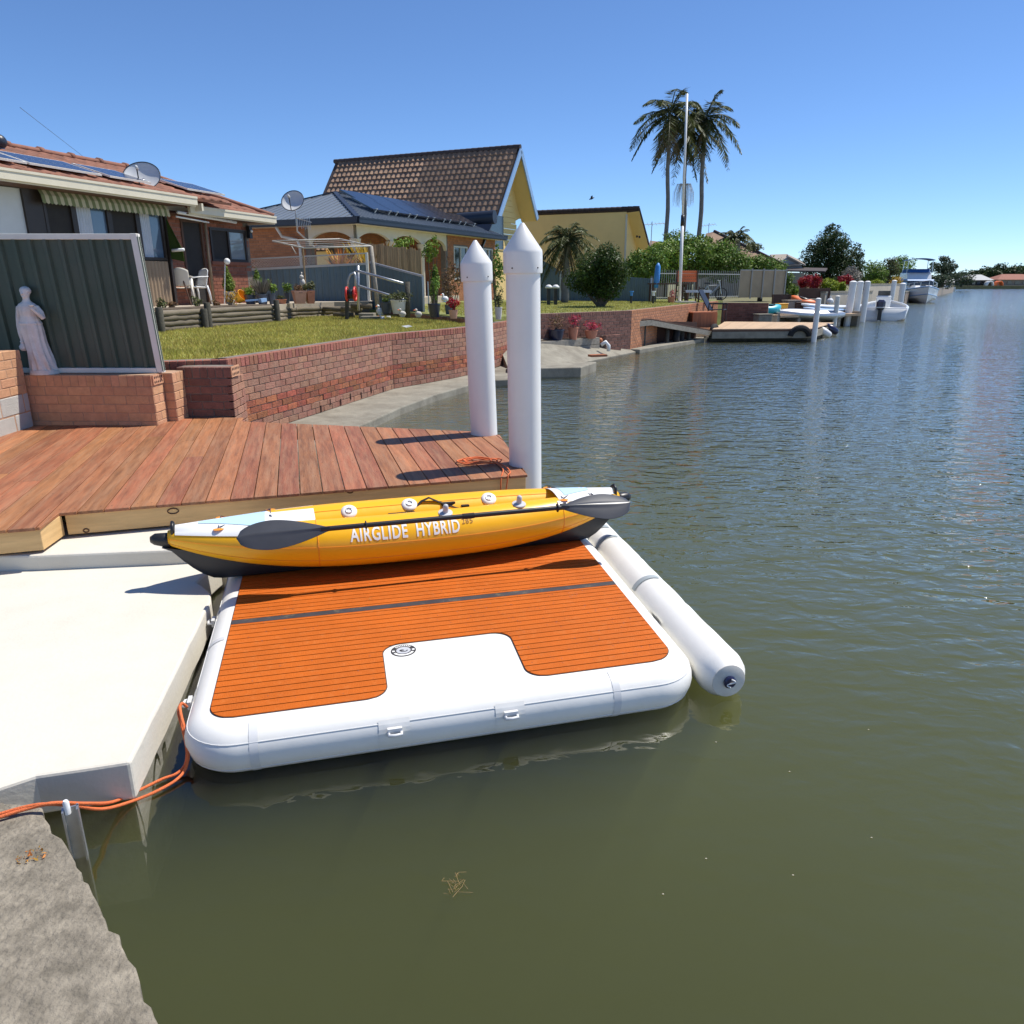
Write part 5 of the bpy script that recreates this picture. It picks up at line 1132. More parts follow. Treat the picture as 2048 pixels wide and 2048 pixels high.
mb = MB(); b_ = c + Vector((.02, .08, -.45)); mb.tube([b_, b_ + Vector((.45, 0, -.12))], .012, 6)
for i in range(9): q = b_ + Vector((.05 * i, 0, -.013 * i)); mb.tube([q + Vector((0, 0, .1 + .02 * (i % 3))), q + Vector((.01, 0, -.22 - .03 * (i % 2)))], .006, 5)
mb.build('rods', MATS['galv'], t)

# ------------------------------------------------------------------ log retaining wall along the lawn
lw = thing('log_wall', 'low retaining wall of weathered grey logs behind the lawn', 'log wall', (-6.4, 16, LAWN_Z))
def logline(a, b, rows, r_, z0, seed):
    g = random.Random(seed); d = (b - a).normalized(); ang = math.atan2(d.y, d.x); ln = (b - a).length
    for k in range(rows):
        M = Matrix.Translation(Vector((a.x, a.y, z0 + r_ + k * 2 * r_ * .97))) @ Matrix.Rotation(ang, 4, 'Z'); mb = MB()
        mb.tube([Vector((ln * i / 9, g.uniform(-.01, .01), g.uniform(-.008, .008))) for i in range(10)], [r_ * g.uniform(.92, 1.04) for _ in range(10)], 12); me = bpy.data.meshes.new('log'); me.from_pydata(mb.v, [], mb.f); me.materials.append(MATS['log']); me.polygons.foreach_set('use_smooth', [True] * len(me.polygons)); me.set_sharp_from_angle(angle=R(50)); piece('log', me, lw, M)
def logpost(p, z0, z1, r_): mb = MB(); mb.lathe(Vector((p.x, p.y, 0)), [(r_, z0 - .2), (r_ * 1.0, z1 - .01), (r_ * .9, z1)], 12); mb.build('log_post', MATS['post_dark'], lw, smooth=True, auto=40)
for i in range(3): logline(LOG[i], LOG[i + 1], 4, .052, LAWN_Z - .01, 40 + i)
logline(LOG[3] + v2(-.05, .1), LOG[4], 3, .052, LAWN_Z - .02, 44); logline(LOG[4], LOG[5], 3, .052, LAWN_Z - .02, 45); logline(LOG[5], LOG[6], 3, .052, LAWN_Z - .02, 46)
side = Vector((.951, -.309, 0)) * .1
for p, zt in ((LOG[2] + side, 1.5), (LOG[2] + side * 1.1 - h1 * .13, 1.38), (LOG[3] + side, 1.5), (LOG[1] + side, 1.45), (GX(567, 20.6, 1), 1.42), (GX(628, 21.3, 1), 1.42), (GX(697, 21.0, 1), 1.4)): logpost(p, LAWN_Z, zt, .068)
mb = MB(); mb.prism([(LOG[i].x - .02, LOG[i].y) for i in range(4)] + [(LOG[3].x - .75, LOG[3].y + .2), (LOG[0].x - .9, LOG[0].y)], 1.0, TER_Z + .02); setp(mb.build('garden_bed', MATS['soil']), kind='structure')

# ------------------------------------------------------------------ plants and pots
def bush(parent, c, r, n, size, mat, seed, ncl=6, up=.4, name='foliage', aspect=.5, stems=True, sm=.5):
    V, F = leaf_cloud(crown_clumps(c, r, ncl, seed, small=sm) + [(c[0], c[1], c[2], r[0] * .55, r[1] * .55, r[2] * .55)], n, size, seed, up=up, aspect=aspect)
    I = np.array(W[parent].inverted()); V = V @ I[:3, :3].T + I[:3, 3]; return link_mesh(name, fast_mesh(name, V, F), MATS[mat], parent)
def spikes(parent, c, r, h, n, wd_, mat, seed, name='leaves', spread=1.0):
    g = np.random.default_rng(seed); a = g.uniform(0, 6.283, n); rr = r * g.random(n) ** .5; hh = h * g.uniform(.5, 1, n)
    B = np.stack([c[0] + .25 * r * np.cos(a), c[1] + .25 * r * np.sin(a), np.full(n, c[2])], 1); T = B + np.stack([rr * np.cos(a) * spread, rr * np.sin(a) * spread, hh], 1); Mid = (B + T) / 2 + np.array([0, 0, 1]) * (hh * .12)[:, None]
    S = np.stack([-np.sin(a), np.cos(a), np.zeros(n)], 1) * wd_; V = np.stack([B - S * .5, B + S * .5, Mid + S, T, Mid - S], 1).reshape(-1, 3); F = np.arange(5 * n).reshape(n, 5)
    I = np.array(W[parent].inverted()); V = V @ I[:3, :3].T + I[:3, 3]; return link_mesh(name, fast_mesh(name, V, F), MATS[mat], parent)
def pot(u, y, z, wpx, hpx, mat, label, shape='round', plant=None, seed=1, name='potted_plant', cat='potted plant', group=None):
    k = PXM(y); r_ = wpx * k / 2; h_ = hpx * k; c = GX(u, y, z); t = thing(name, label, cat, c, 0, group)
    if shape == 'round': mb = MB(); mb.lathe(c, [(r_ * .72, 0), (r_ * .9, h_ * .5), (r_, h_ * .92), (r_ * 1.06, h_ * .93), (r_ * 1.06, h_), (r_ * .9, h_), (r_ * .88, h_ * .85)], 22); mb.build('pot', MATS[mat], t, smooth=True, auto=40)
    elif shape == 'square':
        mb = MB()
        for (f0_, za), (f1_, zb) in zip(((.76, 0), (1, .86), (1.06, .86), (1.06, 1.0), (.9, 1.0)), ((1, .86), (1.06, .86), (1.06, 1.0), (.9, 1.0), (.88, .85))):
            q = lambda f, z_: [c + Matrix.Rotation(.5, 3, 'Z') @ Vector((sx_ * r_ * f * .8, sy_ * r_ * f * .8, h_ * z_)) for sx_, sy_ in ((-1, -1), (1, -1), (1, 1), (-1, 1))]
            A_, B_ = q(f0_, za), q(f1_, zb); mb.add(A_ + B_, [(i, (i + 1) % 4, 4 + (i + 1) % 4, 4 + i) for i in range(4)])
        mb.build('pot', MATS[mat], t)
    mb = MB(); mb.lathe(c + Vector((0, 0, h_ * .86)), [(r_ * .86, -.01), (r_ * .84, 0), (.01, .012)], 16); mb.build('soil', MATS['soil'], t)
    if plant:
        kd, pw, ph, m_, n_ = plant; top = c + Vector((0, 0, h_ * .9))
        if kd == 'bush': mb = MB(); [mb.tube([top - Vector((0, 0, .03)), top + Vector((rng.uniform(-.3, .3) * pw * k / 2, rng.uniform(-.2, .2) * pw * k / 2, ph * k * .6))], [.008, .004], 5) for _ in range(5)]; mb.build('stems', MATS['bark'], t); bush(t, top + Vector((0, 0, ph * k * .5)), (pw * k / 2, pw * k / 2, ph * k / 2), n_, .055, m_, seed)
        elif kd == 'cone':
            g = random.Random(seed); cl = [(top.x, top.y, top.z + ph * k * f, pw * k / 2 * w_, pw * k / 2 * w_, ph * k * .16) for f, w_ in ((.12, .55), (.25, .8), (.4, .78), (.55, .62), (.7, .45), (.84, .26), (.94, .12))]
            V, F = leaf_cloud(cl, n_, .045, seed, shell=.75, up=.9); V = V - np.array(c); link_mesh('foliage', fast_mesh('foliage', V, F), MATS[m_], t); mb = MB(); mb.tube([top - Vector((0, 0, .03)), top + Vector((0, 0, ph * k * .6))], .018, 6); mb.build('stem', MATS['bark'], t)
        elif kd == 'spike': spikes(t, top, pw * k / 2, ph * k, n_, .006, m_, seed)
    return t
Z = TER_Z
pot(461, 19.6, Z, 23, 24, 'pot_concrete', 'clipped cone shrub in a grey concrete pot below the house window', plant=('cone', 30, 46, 'leaf_bright', 1500), seed=11)
pot(519, 20.6, Z, 22, 22, 'pot_slate', 'clipped cone shrub at the brick house corner behind the slate pots', plant=('cone', 30, 44, 'leaf_mid', 1400), seed=12)
pot(502, 19.3, Z, 24, 18, 'pot_slate', 'leafy green plant in a slate pot, leftmost of the slate pots', plant=('bush', 30, 22, 'leaf_bright', 260), seed=13)
pot(526, 19.2, Z, 22, 20, 'pot_slate', 'grey lavender like plant in a tall slate pot', plant=('spike', 40, 34, 'leaf_grey', 260), seed=14)
pot(545, 19.3, Z, 14, 20, 'pot_slate', 'narrow slate pot with leafy green plant right of the grey plant', plant=('bush', 20, 30, 'leaf_bright', 260), seed=15)
pot(563, 19.5, Z, 21, 9, 'pot_terra', 'wide shallow terracotta bowl with low plants', plant=('bush', 16, 10, 'leaf_olive', 80), seed=16)
pot(575, 20.0, Z, 11, 20, 'pot_slate', 'dark blue pot with bushy green plant beside the terracotta bowl', plant=('bush', 26, 26, 'leaf_mid', 300), seed=17)
pot(600, 19.8, Z, 30, 25, 'pot_pink', 'large square terracotta pot with pinkish succulents', 'square', plant=('bush', 26, 16, 'leaf_brown', 240), seed=18)
pot(622, 19.9, Z, 19, 25, 'pot_terra', 'darker square terracotta pot with a bushy plant, right of its pair', 'square', plant=('bush', 28, 24, 'leaf_olive', 320), seed=19)
pot(869, 17.9, 1.12, 25, 27, 'pot_navy', 'tall tapering navy glazed pot with a spindly green shrub', plant=('bush', 20, 70, 'leaf_mid', 330), seed=20)
pot(907, 17.3, 1.12, 18, 17, 'pot_pink', 'small pink pot with red leaved plant on the brick edging', plant=('bush', 28, 28, 'leaf_red', 260), seed=21)
pot(898, 18.9, 1.12, 16, 20, 'pot_slate', 'tall dry brown shrub in a dark pot behind the red leaved plant', plant=('bush', 34, 78, 'leaf_brown', 420), seed=22)
pot(798, 19.2, 1.15, 32, 27, 'weathered_white', 'wide white tub with spreading brown green plant by the handrail', plant=('bush', 74, 22, 'leaf_olive', 520), seed=23)
pot(773, 19.4, 1.15, 22, 22, 'pot_slate', 'dark pot beside the wide white tub', plant=('bush', 18, 10, 'leaf_mid', 80), seed=24)
pot(997, 16.9, 1.12, 15, 24, 'stone_pale', 'pale pot with a leafy plant seen between the two pilings', plant=('bush', 22, 44, 'leaf_olive', 240), seed=25)
for i, (u, y, w_, h_, m_, lb) in enumerate(((325, 15.9, 30, 20, 'leaf_olive', 'low straggly shrub by the corrugated cladding and fence post'), (345, 16.2, 20, 14, 'leaf_brown', 'thin dry shrub in the log wall bed below the cladding'), (395, 17.0, 30, 22, 'leaf_olive', 'straggly shrub in front of the white chairs'), (432, 17.6, 18, 12, 'leaf_brown', 'sparse brownish plant on the log wall bed'), (462, 17.7, 36, 32, 'leaf_yellow', 'yellow green shrub in front of the grey concrete pot'))):
    c = GX(u, y, Z); t = thing('garden_shrub', lb, 'shrub', c); k = PXM(y); mb = MB()
    for j in range(7): mb.tube([c - Vector((0, 0, .05)), c + Vector((rng.uniform(-.4, .4) * w_ * k, rng.uniform(-.1, .1), h_ * k * rng.uniform(.5, .9)))], [.008, .004], 5)
    mb.build('stems', MATS['bark'], t); bush(t, c + Vector((0, 0, h_ * k * .5)), (w_ * k / 2, .18, h_ * k / 2), 150, .06, m_, 60 + i)

# white stacking chairs by the door
def plastic_chair(loc, rz, label, mat='plastic_white'):
    t = thing('plastic_chair', label, 'chair', loc, rz, 'plastic chairs by the house door'); M = W[t]
    P = lambda x, y, z: M @ Vector((x, y, z))
    mb = MB(); mb.grid(lambda i, j: P(lerp(-.21, .21, i), lerp(-.2, .22, j), .42 + .02 * (2 * i - 1) ** 2 - .02 * j), 6, 6); o = mb.build('seat', MATS[mat], t, smooth=True); o.modifiers.new('t', 'SOLIDIFY').thickness = .018
    mb = MB(); mb.grid(lambda i, j: P(lerp(-.21, .21, i) * (1 - .12 * j), .2 + .1 * j + .05 * (1 - (2 * i - 1) ** 2), .43 + .42 * j - .06 * j * (2 * i - 1) ** 2), 10, 8); o = mb.build('backrest', MATS[mat], t, smooth=True); o.modifiers.new('t', 'SOLIDIFY').thickness = .016
    for sx_ in (-1, 1):
        for y0, y1 in ((-.2, -.24), (.2, .27)): mb = MB(); mb.tube([P(sx_ * .22, y0, .62 if y0 < 0 else .45), P(sx_ * .23, (y0 + y1) / 2, .3), P(sx_ * .26, y1, 0)], [.026, .028, .02], 8); mb.build('leg', MATS[mat], t, smooth=True)
        mb = MB(); mb.tube([P(sx_ * .22, -.22, .62), P(sx_ * .25, 0, .65), P(sx_ * .21, .26, .66)], .026, 8, sq=.5); mb.build('armrest', MATS[mat], t, smooth=True)
plastic_chair(GX(393, 18.7, Z), R(-35), 'white plastic armchair in front of the house door')
plastic_chair(GX(369, 18.5, Z), R(200), 'cream plastic chair tipped against the corrugated cladding', 'plastic_cream')
t = thing('umbrella_pole', 'dark closed umbrella leaning on the white chairs', 'umbrella', GX(383, 18.2, Z)); mb = MB(); mb.tube([GX(383, 18.2, Z), GX(361, 18.3, Z + .75)], [.014, .02], 8); mb.build('pole', MATS['timber_brown'], t)
t = thing('stake_light', 'white globe lamp on a thin stake beside the cone shrub', 'garden lamp', GX(449, 19.3, Z)); mb = MB(); mb.tube([GX(449, 19.3, Z), GX(450, 19.3, Z + .95)], .012, 6); mb.build('stake', MATS['plastic_white'], t); mb = MB(); mb.ico(GX(454, 19.3, Z + 1.02), .075, 3); mb.build('globe', MATS['plastic_white'], t, smooth=True)
t = thing('yellow_scoop', 'tipped yellow plastic tub lying beside the grey concrete pot', 'tub', GX(480, 19.2, Z)); mb = MB(); c = GX(480, 19.2, Z + .16); M = Euler((.5, .9, .3)).to_matrix().to_4x4(); mb.lathe(c, [(.1, -.1), (.15, .12), (.16, .12), (.145, .12), (.09, -.08)], 16, M); mb.build('tub', MATS['plastic_yellow'], t, smooth=True, auto=40); mb = MB(); mb.lathe(c + Vector((-.02, .05, -.1)), [(.12, 0), (.12, .05)], 14); mb.build('base', MATS['plastic_orange'], t)
for u0, u1, lb in ((491, 520, 'pale blue plastic strip lying along the top of the log wall'), (520, 531, 'short blue white plastic block on the log wall')):
    mb = MB(); mb.beam(GX(u0, 18.5, Z + .1), GX(u1, 18.7, Z + .12), .08, .035 if u0 < 500 else .08); single(mb, 'plastic_strip', MATS['stripe_blue'], lb, 'strip')
t = thing('bird_ornament', 'white bird ornament on a thin leaning pole by the lattice fence', 'ornament', GX(612, 20.4, Z)); mb = MB(); mb.tube([GX(614, 20.4, Z), GX(610, 20.4, Z + .6), GX(606, 20.4, Z + 1.35)], .022, 8); mb.build('pole', MATS['paling'], t); mb = MB(); c = GX(605, 20.3, Z + .52); mb.ico(c, .09, 2, (.8, .8, 1.15)); mb.ico(c + Vector((-.01, -.02, .14)), .055, 2); mb.tube([c + Vector((-.01, -.02, .18)), c + Vector((0, 0, .26))], .015, 6); mb.build('bird', MATS['stone_pale'], t, smooth=True)

# lattice topped green fence, raked fence and palings
lf = thing('lattice_fence', 'dark green fence with a pale lattice top between the two houses', 'fence', GX(620, 22.5, Z))
a, b = GX(500, 22.3, Z), GX(737, 22.6, Z); d = (b - a).normalized(); ln = (b - a).length; zt0, zt1 = 2.55, 2.72; up_ = Vector((0, 0, 1)); nf = Vector((d.y, -d.x, 0))
def ztop(s): return lerp(zt0, zt1, s / ln)
mb = MB(); k = 0; s = 0
while s < ln - .05:
    for q0, q1, o0, o1 in ((0, .1, 0, 0), (.1, .12, 0, .02), (.12, .16, .02, .02), (.16, .18, .02, 0)):
        x0, x1 = s + q0, s + q1; mb.quad(a + d * x0 + nf * o0 + up_ * -.02, a + d * x1 + nf * o1 + up_ * -.02, Vector((*(a + d * x1 + nf * o1).to_2d(), ztop(x1) - .3)), Vector((*(a + d * x0 + nf * o0).to_2d(), ztop(x0) - .3)))
    s += .18
mb.build('ribbed_sheet', MATS['fence_blue'], lf)
mb = MB(); st_ = .075; i = -5
while i * st_ < ln + .3:
    for sg in (1, -1):
        x0 = i * st_; x1 = x0 + sg * .26
        if 0 < x0 < ln and 0 < x1 < ln: mb.beam(Vector((*(a + d * x0).to_2d(), ztop(x0) - .28)) + nf * (.004 * sg), Vector((*(a + d * x1).to_2d(), ztop(x1) - .02)) + nf * (.004 * sg), .006, .026, up=nf)
    i += 1
mb.build('lattice', MATS['lattice'], lf)
for dz, h_, nm in ((-.015, .035, 'top_rail'), (-.3, .06, 'mid_rail')): mb = MB(); mb.beam(Vector((*a.to_2d(), zt0 + dz)) + nf * .012, Vector((*b.to_2d(), zt1 + dz)) + nf * .012, .05, h_); mb.build(nm, MATS['lattice'], lf)
mb = MB(); mb.box(Vector((b.x + .02, b.y, (Z + zt1) / 2)), (.07, .07, zt1 - Z + .02)); mb.build('post', MATS['frame_white'], lf)
rf = thing('raked_fence', 'dark green steel fence stepping down towards the canal', 'fence', GX(800, 21, 1.2)); a2, b2 = GX(745, 22.4, 1.2), GX(848, 20.6, 1.15); d2 = (b2 - a2).normalized(); l2_ = (b2 - a2).length; n2_ = Vector((d2.y, -d2.x, 0)); za, zb_ = 2.45, 2.06; mb = MB(); s = 0
while s < l2_ - .02:
    for q0, q1, o0, o1 in ((0, .1, 0, 0), (.1, .12, 0, .02), (.12, .16, .02, .02), (.16, .18, .02, 0)):
        x0, x1 = min(s + q0, l2_), min(s + q1, l2_); mb.quad(a2 + d2 * x0 + n2_ * o0 - up_ * .1, a2 + d2 * x1 + n2_ * o1 - up_ * .1, Vector((*(a2 + d2 * x1 + n2_ * o1).to_2d(), lerp(za, zb_, x1 / l2_))), Vector((*(a2 + d2 * x0 + n2_ * o0).to_2d(), lerp(za, zb_, x0 / l2_))))
    s += .18
mb.build('ribbed_sheet', MATS['fence_blue'], rf); mb = MB(); mb.beam(Vector((*a2.to_2d(), za)), Vector((*b2.to_2d(), zb_)), .05, .05); mb.build('top_rail', MATS['galv'], rf); mb = MB(); mb.box(Vector((b2.x, b2.y, 1.55)), (.05, .05, 1.0)); mb.box(Vector((b2.x + .13, b2.y + .02, 1.5)), (.03, .03, .85)); mb.build('post', MATS['galv'], rf)
pf = thing('paling_fence', 'tall weathered timber paling fence behind the raked steel fence', 'fence', GX(790, 24, 1.3)); a3, b3 = GX(742, 24.2, 1.2), GX(846, 23.3, 1.2); d3 = (b3 - a3).normalized(); l3_ = (b3 - a3).length; n_ = int(l3_ / .1)
for i in range(n_):
    x = (i + .5) * l3_ / n_; h_ = lerp(3.05, 2.82, x / l3_) + rng.uniform(-.03, .05); mb = MB(); c = a3 + d3 * x; mb.box(Vector((c.x, c.y + rng.uniform(-.01, .01), (1.2 + h_) / 2)), (.096, .018, h_ - 1.2), rz=math.atan2(d3.y, d3.x)); mb.build('paling', MATS['paling'], pf)

# clothes line
cl = thing('clothes_line', 'folding clothes line frame standing above the lattice fence', 'clothes line', GX(752, 20.6, 1.2)); q = [AY(545, 482, 21.6), AY(680, 478, 22.0), AY(742, 492, 20.6), AY(608, 496, 20.2)]
mb = MB()
for i in range(4): mb.tube([q[i], q[(i + 1) % 4]], .02, 8)
mb.tube([q[3].lerp(q[0], .4) , q[3].lerp(q[0], .4) + Vector((.12, 0, -.22))], .012, 6); mb.build('frame', MATS['stone_pale'], cl, smooth=True)
mb = MB()
for f in (.25, .5, .75): mb.tube([q[0].lerp(q[3], f), q[1].lerp(q[2], f)], .003, 4)
mb.build('line', MATS['plastic_white'], cl)
mb = MB(); mb.tube([GX(757, 20.6, 1.1), GX(750, 20.6, 1.9), q[2]], [.06, .055, .05], 10); mb.build('post', MATS['timber_grey'], cl, smooth=True)
# hand rails, hose reel, steps
hr = thing('hand_rail', 'grey metal pipe hand rail sloping down beside the garden steps', 'hand rail', GX(760, 19.8, 1.2))
for (ua, va, ub, vb) in ((713, 541, 806, 567), (715, 571, 810, 600)): mb = MB(); mb.tube([AY(ua, va, 20.2), AY(ub, vb, 19.2)], .032, 10); mb.build('rail', MATS['galv'], hr, smooth=True)
for u, y, z0, z1, r_, m_ in ((717, 20.2, 1.2, 2.32, .035, 'galv'), (816, 19.2, 1.05, 1.92, .06, 'post_dark')): mb = MB(); mb.tube([GX(u, y, z0), GX(u - 1, y, z1)], r_, 10); mb.build('post', MATS[m_], hr, smooth=True)
bt = thing('bent_rail', 'bent grey pipe grab rail above the red hose reel', 'grab rail', GX(697, 20, 1.35)); mb = MB(); mb.tube([GX(696, 20, 1.35), GX(696, 20, 1.95), GX(701, 20, 2.1), GX(709, 20, 2.14), GX(711, 20, 2.05), GX(712, 20, 1.6)], .03, 10); mb.build('pipe', MATS['galv'], bt, smooth=True)
hz = thing('hose_reel', 'red garden hose reel on a short post by the steps', 'hose reel', GX(697, 19.6, 1.1)); c = GX(702, 19.6, 1.62); ax_ = Matrix.Rotation(R(90), 4, 'Y') @ Matrix.Identity(4)
for dx in (-.1, .1):
    mb = MB(); mb.tube([c + Vector((dx, .16 * math.cos(a), .16 * math.sin(a))) for a in np.linspace(0, 6.283, 24)], .028, 8, cap=False); mb.tube([c + Vector((dx, -.15, 0)), c + Vector((dx, .15, 0))], .015, 6); mb.tube([c + Vector((dx, 0, -.15)), c + Vector((dx, 0, .15))], .015, 6); mb.build('wheel', MATS['plastic_red'], hz, smooth=True)
mb = MB(); mb.lathe(c, [(.11, -.09), (.12, 0), (.11, .09)], 18, ax_); mb.build('hose', MATS['black_plastic'], hz, smooth=True); mb = MB(); mb.tube([GX(694, 19.6, 1.0), GX(694, 19.6, 1.55)], .05, 10); mb.build('post', MATS['post_dark'], hz)
stp = thing('garden_steps', 'short flight of log and concrete garden steps below the hand rail', 'steps', GX(730, 20.5, 1))
for u, y, z, w_, m_ in ((735, 20.2, 1.05, 30, 'concrete_ramp'), (745, 19.7, .99, 45, 'concrete_ramp')): mb = MB(); mb.box(GX(u, y, z), (w_ * PXM(y), .4, .16)); mb.build('step', MATS[m_], stp, bevel=.01)
for u, y, z in ((705, 20.8, 1.22), (725, 20.6, 1.3), (668, 21.2, 1.2), (690, 20.9, 1.06)): mb = MB(); mb.tube([GX(u - 22, y, z), GX(u + 18, y - .15, z)], .065, 10); mb.build('log', MATS['log'], stp, smooth=True)
def ornament(u, y, z, h_, label, mat='plastic_white', name='garden_ornament'):
    c = GX(u, y, z); t = thing(name, label, 'ornament', c); mb = MB(); mb.ico(c + Vector((0, 0, h_ * .35)), h_ * .36, 2, (1.25, .9, 1)); mb.tube([c + Vector((-.02, 0, h_ * .55)), c + Vector((-.05, -.01, h_ * .75))], h_ * .12, 8); mb.ico(c + Vector((-.05, -.02, h_ * .85)), h_ * .17, 2); mb.lathe(c, [(h_ * .3, 0), (h_ * .26, .02)], 12); mb.build('body', MATS[mat], t, smooth=True); mb = MB(); mb.tube([c + Vector((-.07, -.05, h_ * .85)), c + Vector((-.1, -.12, h_ * .83))], [h_ * .06, h_ * .02], 6); mb.build('beak', MATS['plastic_orange'], t)
ornament(761, 19.5, 1.12, .24, 'white duck garden ornament beside the dark pot'); ornament(765, 19.2, 1.0, .12, 'smaller white bird ornament below the duck'); ornament(805, 18.6, 1.1, .2, 'pale stone animal ornament under the white tub', 'stone_pale'); ornament(837, 18.4, 1.1, .2, 'tan stone rabbit like ornament at the fence foot', 'stone_pale'); ornament(890, 18.4, 1.45, .2, 'white and orange bird planter between the navy pot and the piling')
# low brick edging at the back of the lawn
be = thing('brick_edging', 'low dark brick garden edging at the back of the lawn', 'garden edging', (-2.4, 19.7, .98))
brick_run(be, (-3.75, 22.05), (-1.15, 17.45), LAWN_Z - .03, 2, .082, .24, .11, 'brick_dark', seed=51); mortar_core(be, (-3.75, 22.05), (-1.15, 17.45), LAWN_Z - .1, 1.125, .23); brick_run(be, (-1.15, 17.45), (-.45, 17.3), LAWN_Z - .03, 2, .082, .24, .11, 'brick_dark', seed=52); mortar_core(be, (-1.15, 17.45), (-.45, 17.3), LAWN_Z - .1, 1.125, .2)
mb = MB(); mb.prism([(-3.75, 22.1), (-1.2, 17.6), (-.45, 17.5), (-.2, 18.6), (-3.3, 23)], .9, 1.11); setp(mb.build('garden_bed', MATS['soil']), kind='structure')
for i, (u, v, lb) in enumerate(((815, 655, 'torn white paper scrap on the lawn'), (777, 634, 'small white plastic lid on the lawn near the edging'))):
    c = A(u, v, LAWN_Z + .05); mb = MB(); mb.add([c + Vector(p) for p in ((-.12, 0, .03), (-.02, -.04, .0), (.03, .0, .05), (.1, .03, .02), (.02, .04, .01))], [(0, 1, 2), (1, 3, 2), (1, 4, 3)]) if i == 0 else mb.lathe(c - Vector((0, 0, .05)), [(.06, 0), (.06, .07), (.05, .075)], 12); single(mb, 'litter', MATS['plastic_white'], lb, 'litter')
mb = MB(); a_ = A(878, 662, LAWN_Z + .03); b_ = A(935, 656, LAWN_Z + .03); mb.beam(a_, b_, .12, .05); single(mb, 'loose_plank', MATS['timber_grey'], 'flat weathered plank lying on top of the brick wall near the pilings', 'plank')
# ------------------------------------------------------------------ second house: blue grey metal hip roof, arched verandah
h2 = Vector((.4226, .9063, 0)); l2 = Vector((-.9063, .4226, 0)); EC = Vector((-4.98, 25.6, 3.9)); AP = EC + l2 * 3.6 + h2 * 3.6 + Vector((0, 0, 1.25)); ER = EC + h2 * 11.2; EL = EC + l2 * 7.2; RE = AP + h2 * 7.6; ELR = EL + h2 * 11.2
hs2 = thing('verandah_house', 'brick house with blue grey metal hip roof and cream arched verandah', 'house', (-5.5, 28, 1.3))
mb = MB(); mb.slab([EC, ER, RE, AP], .04); mb.slab([EL, EC, AP], .04); mb.slab([ELR, EL, AP, RE], .04); mb.build('roof', MATS['roof_steel'], hs2)
def ribs(e0, e1, r0, r1, n, inward):
    """raised ribs running up a roof plane"""
    for i in range(1, n):
        p = e0.lerp(e1, i / n); d = inward.normalized(); best = None
        for a, b in ((r0, r1), (e0, r0), (e1, r1)):
            A2 = np.array([[d.x, a.x - b.x], [d.y, a.y - b.y]]); rhs = np.array([a.x - p.x, a.y - p.y])
            try: t_, k_ = np.linalg.solve(A2, rhs)
            except np.linalg.LinAlgError: continue
            if t_ > .05 and -1e-6 <= k_ <= 1 + 1e-6 and (best is None or t_ < best[0]): best = (t_, a.lerp(b, k_))
        if best: mb.beam(p + Vector((0, 0, .012)), best[1] + Vector((0, 0, .012)), .03, .03)
mb = MB(); ribs(EL, EC, AP, AP, 24, h2); ribs(EC, ER, AP, RE, 40, l2); mb.build('roof_ribs', MATS['roof_steel'], hs2)
mb = MB()
for a, b in ((AP, EC), (AP, EL), (AP, RE)): mb.beam(a + Vector((0, 0, .03)), b + Vector((0, 0, .03)), .16, .04)
mb.build('hip_caps', MATS['fascia_navy'], hs2)
gutter(hs2, EL, EC, -h2, 3.72, 3.93, mat='fascia_navy'); gutter(hs2, EC, ER, -l2, 3.72, 3.93, mat='fascia_navy')
WA = EC + h2 * .55 + l2 * .55                      # verandah corner line
def arch(p, q, ztop_, zs, rise, th=.14, n=18):
    p, q = Vector((p.x, p.y, 0)), Vector((q.x, q.y, 0)); d = (q - p); nrm = Vector((d.y, -d.x, 0)).normalized() * th / 2; mb = MB(); vs = []
    for i in range(n + 1):
        f = i / n; zz = zs + rise * math.sqrt(max(0, 1 - (2 * f - 1) ** 2)); b = p + d * f
        vs += [b + nrm + Vector((0, 0, zz)), b + nrm + Vector((0, 0, ztop_)), b - nrm + Vector((0, 0, zz)), b - nrm + Vector((0, 0, ztop_))]
    fs = []
    for i in range(n): a = 4 * i; fs += [(a, a + 4, a + 5, a + 1), (a + 2, a + 3, a + 7, a + 6), (a, a + 2, a + 6, a + 4)]
    mb.add(vs, fs); mb.build('arch', MATS['cream'], hs2)
WL = WA + l2 * 1.9; W1 = WA + h2 * 2.1; W2 = WA + h2 * 4.2; W3 = WA + h2 * 6.0
arch(WL, WA, 3.74, 3.12, .42); arch(WA, W1, 3.74, 3.12, .42); arch(W1, W2, 3.74, 3.12, .42); arch(W2, W3, 3.74, 3.12, .42)
for p in (WA, W1, W2):
    mb = MB(); mb.lathe(Vector((p.x, p.y, 0)), [(.1, 1.2), (.1, 2.85), (.14, 2.95), (.15, 3.1), (.2, 3.3)], 14); mb.build('column', MATS['cream'], hs2, smooth=True, auto=40)
bricks_joined(hs2, EL + h2 * .55 + l2 * -.4, WL, 1.1, 3.75, 'brick_orange', seed=21)
bricks_joined(hs2, WL, WL + h2 * 1.6, 1.1, 3.75, 'brick_orange', seed=22, holes=[(.3, 1.3, 1.2, 3.2)])
bricks_joined(hs2, WA + l2 * 2.2 + h2 * 1.6, WA + l2 * 2.2 + h2 * 6.2, 1.1, 3.75, 'brick_orange', seed=23, holes=[(.6, 2.2, 2.0, 3.2), (2.8, 4.2, 1.2, 3.2)])
window(hs2, WA + l2 * 2.2 + h2 * 1.6, WA + l2 * 2.2 + h2 * 6.2, .6, 2.2, 2.0, 3.2, 'window_frame_pale', mull=(1.4,)); window(hs2, WA + l2 * 2.2 + h2 * 1.6, WA + l2 * 2.2 + h2 * 6.2, 2.8, 4.2, 1.2, 3.2, 'window_frame_pale', mull=(3.5,))
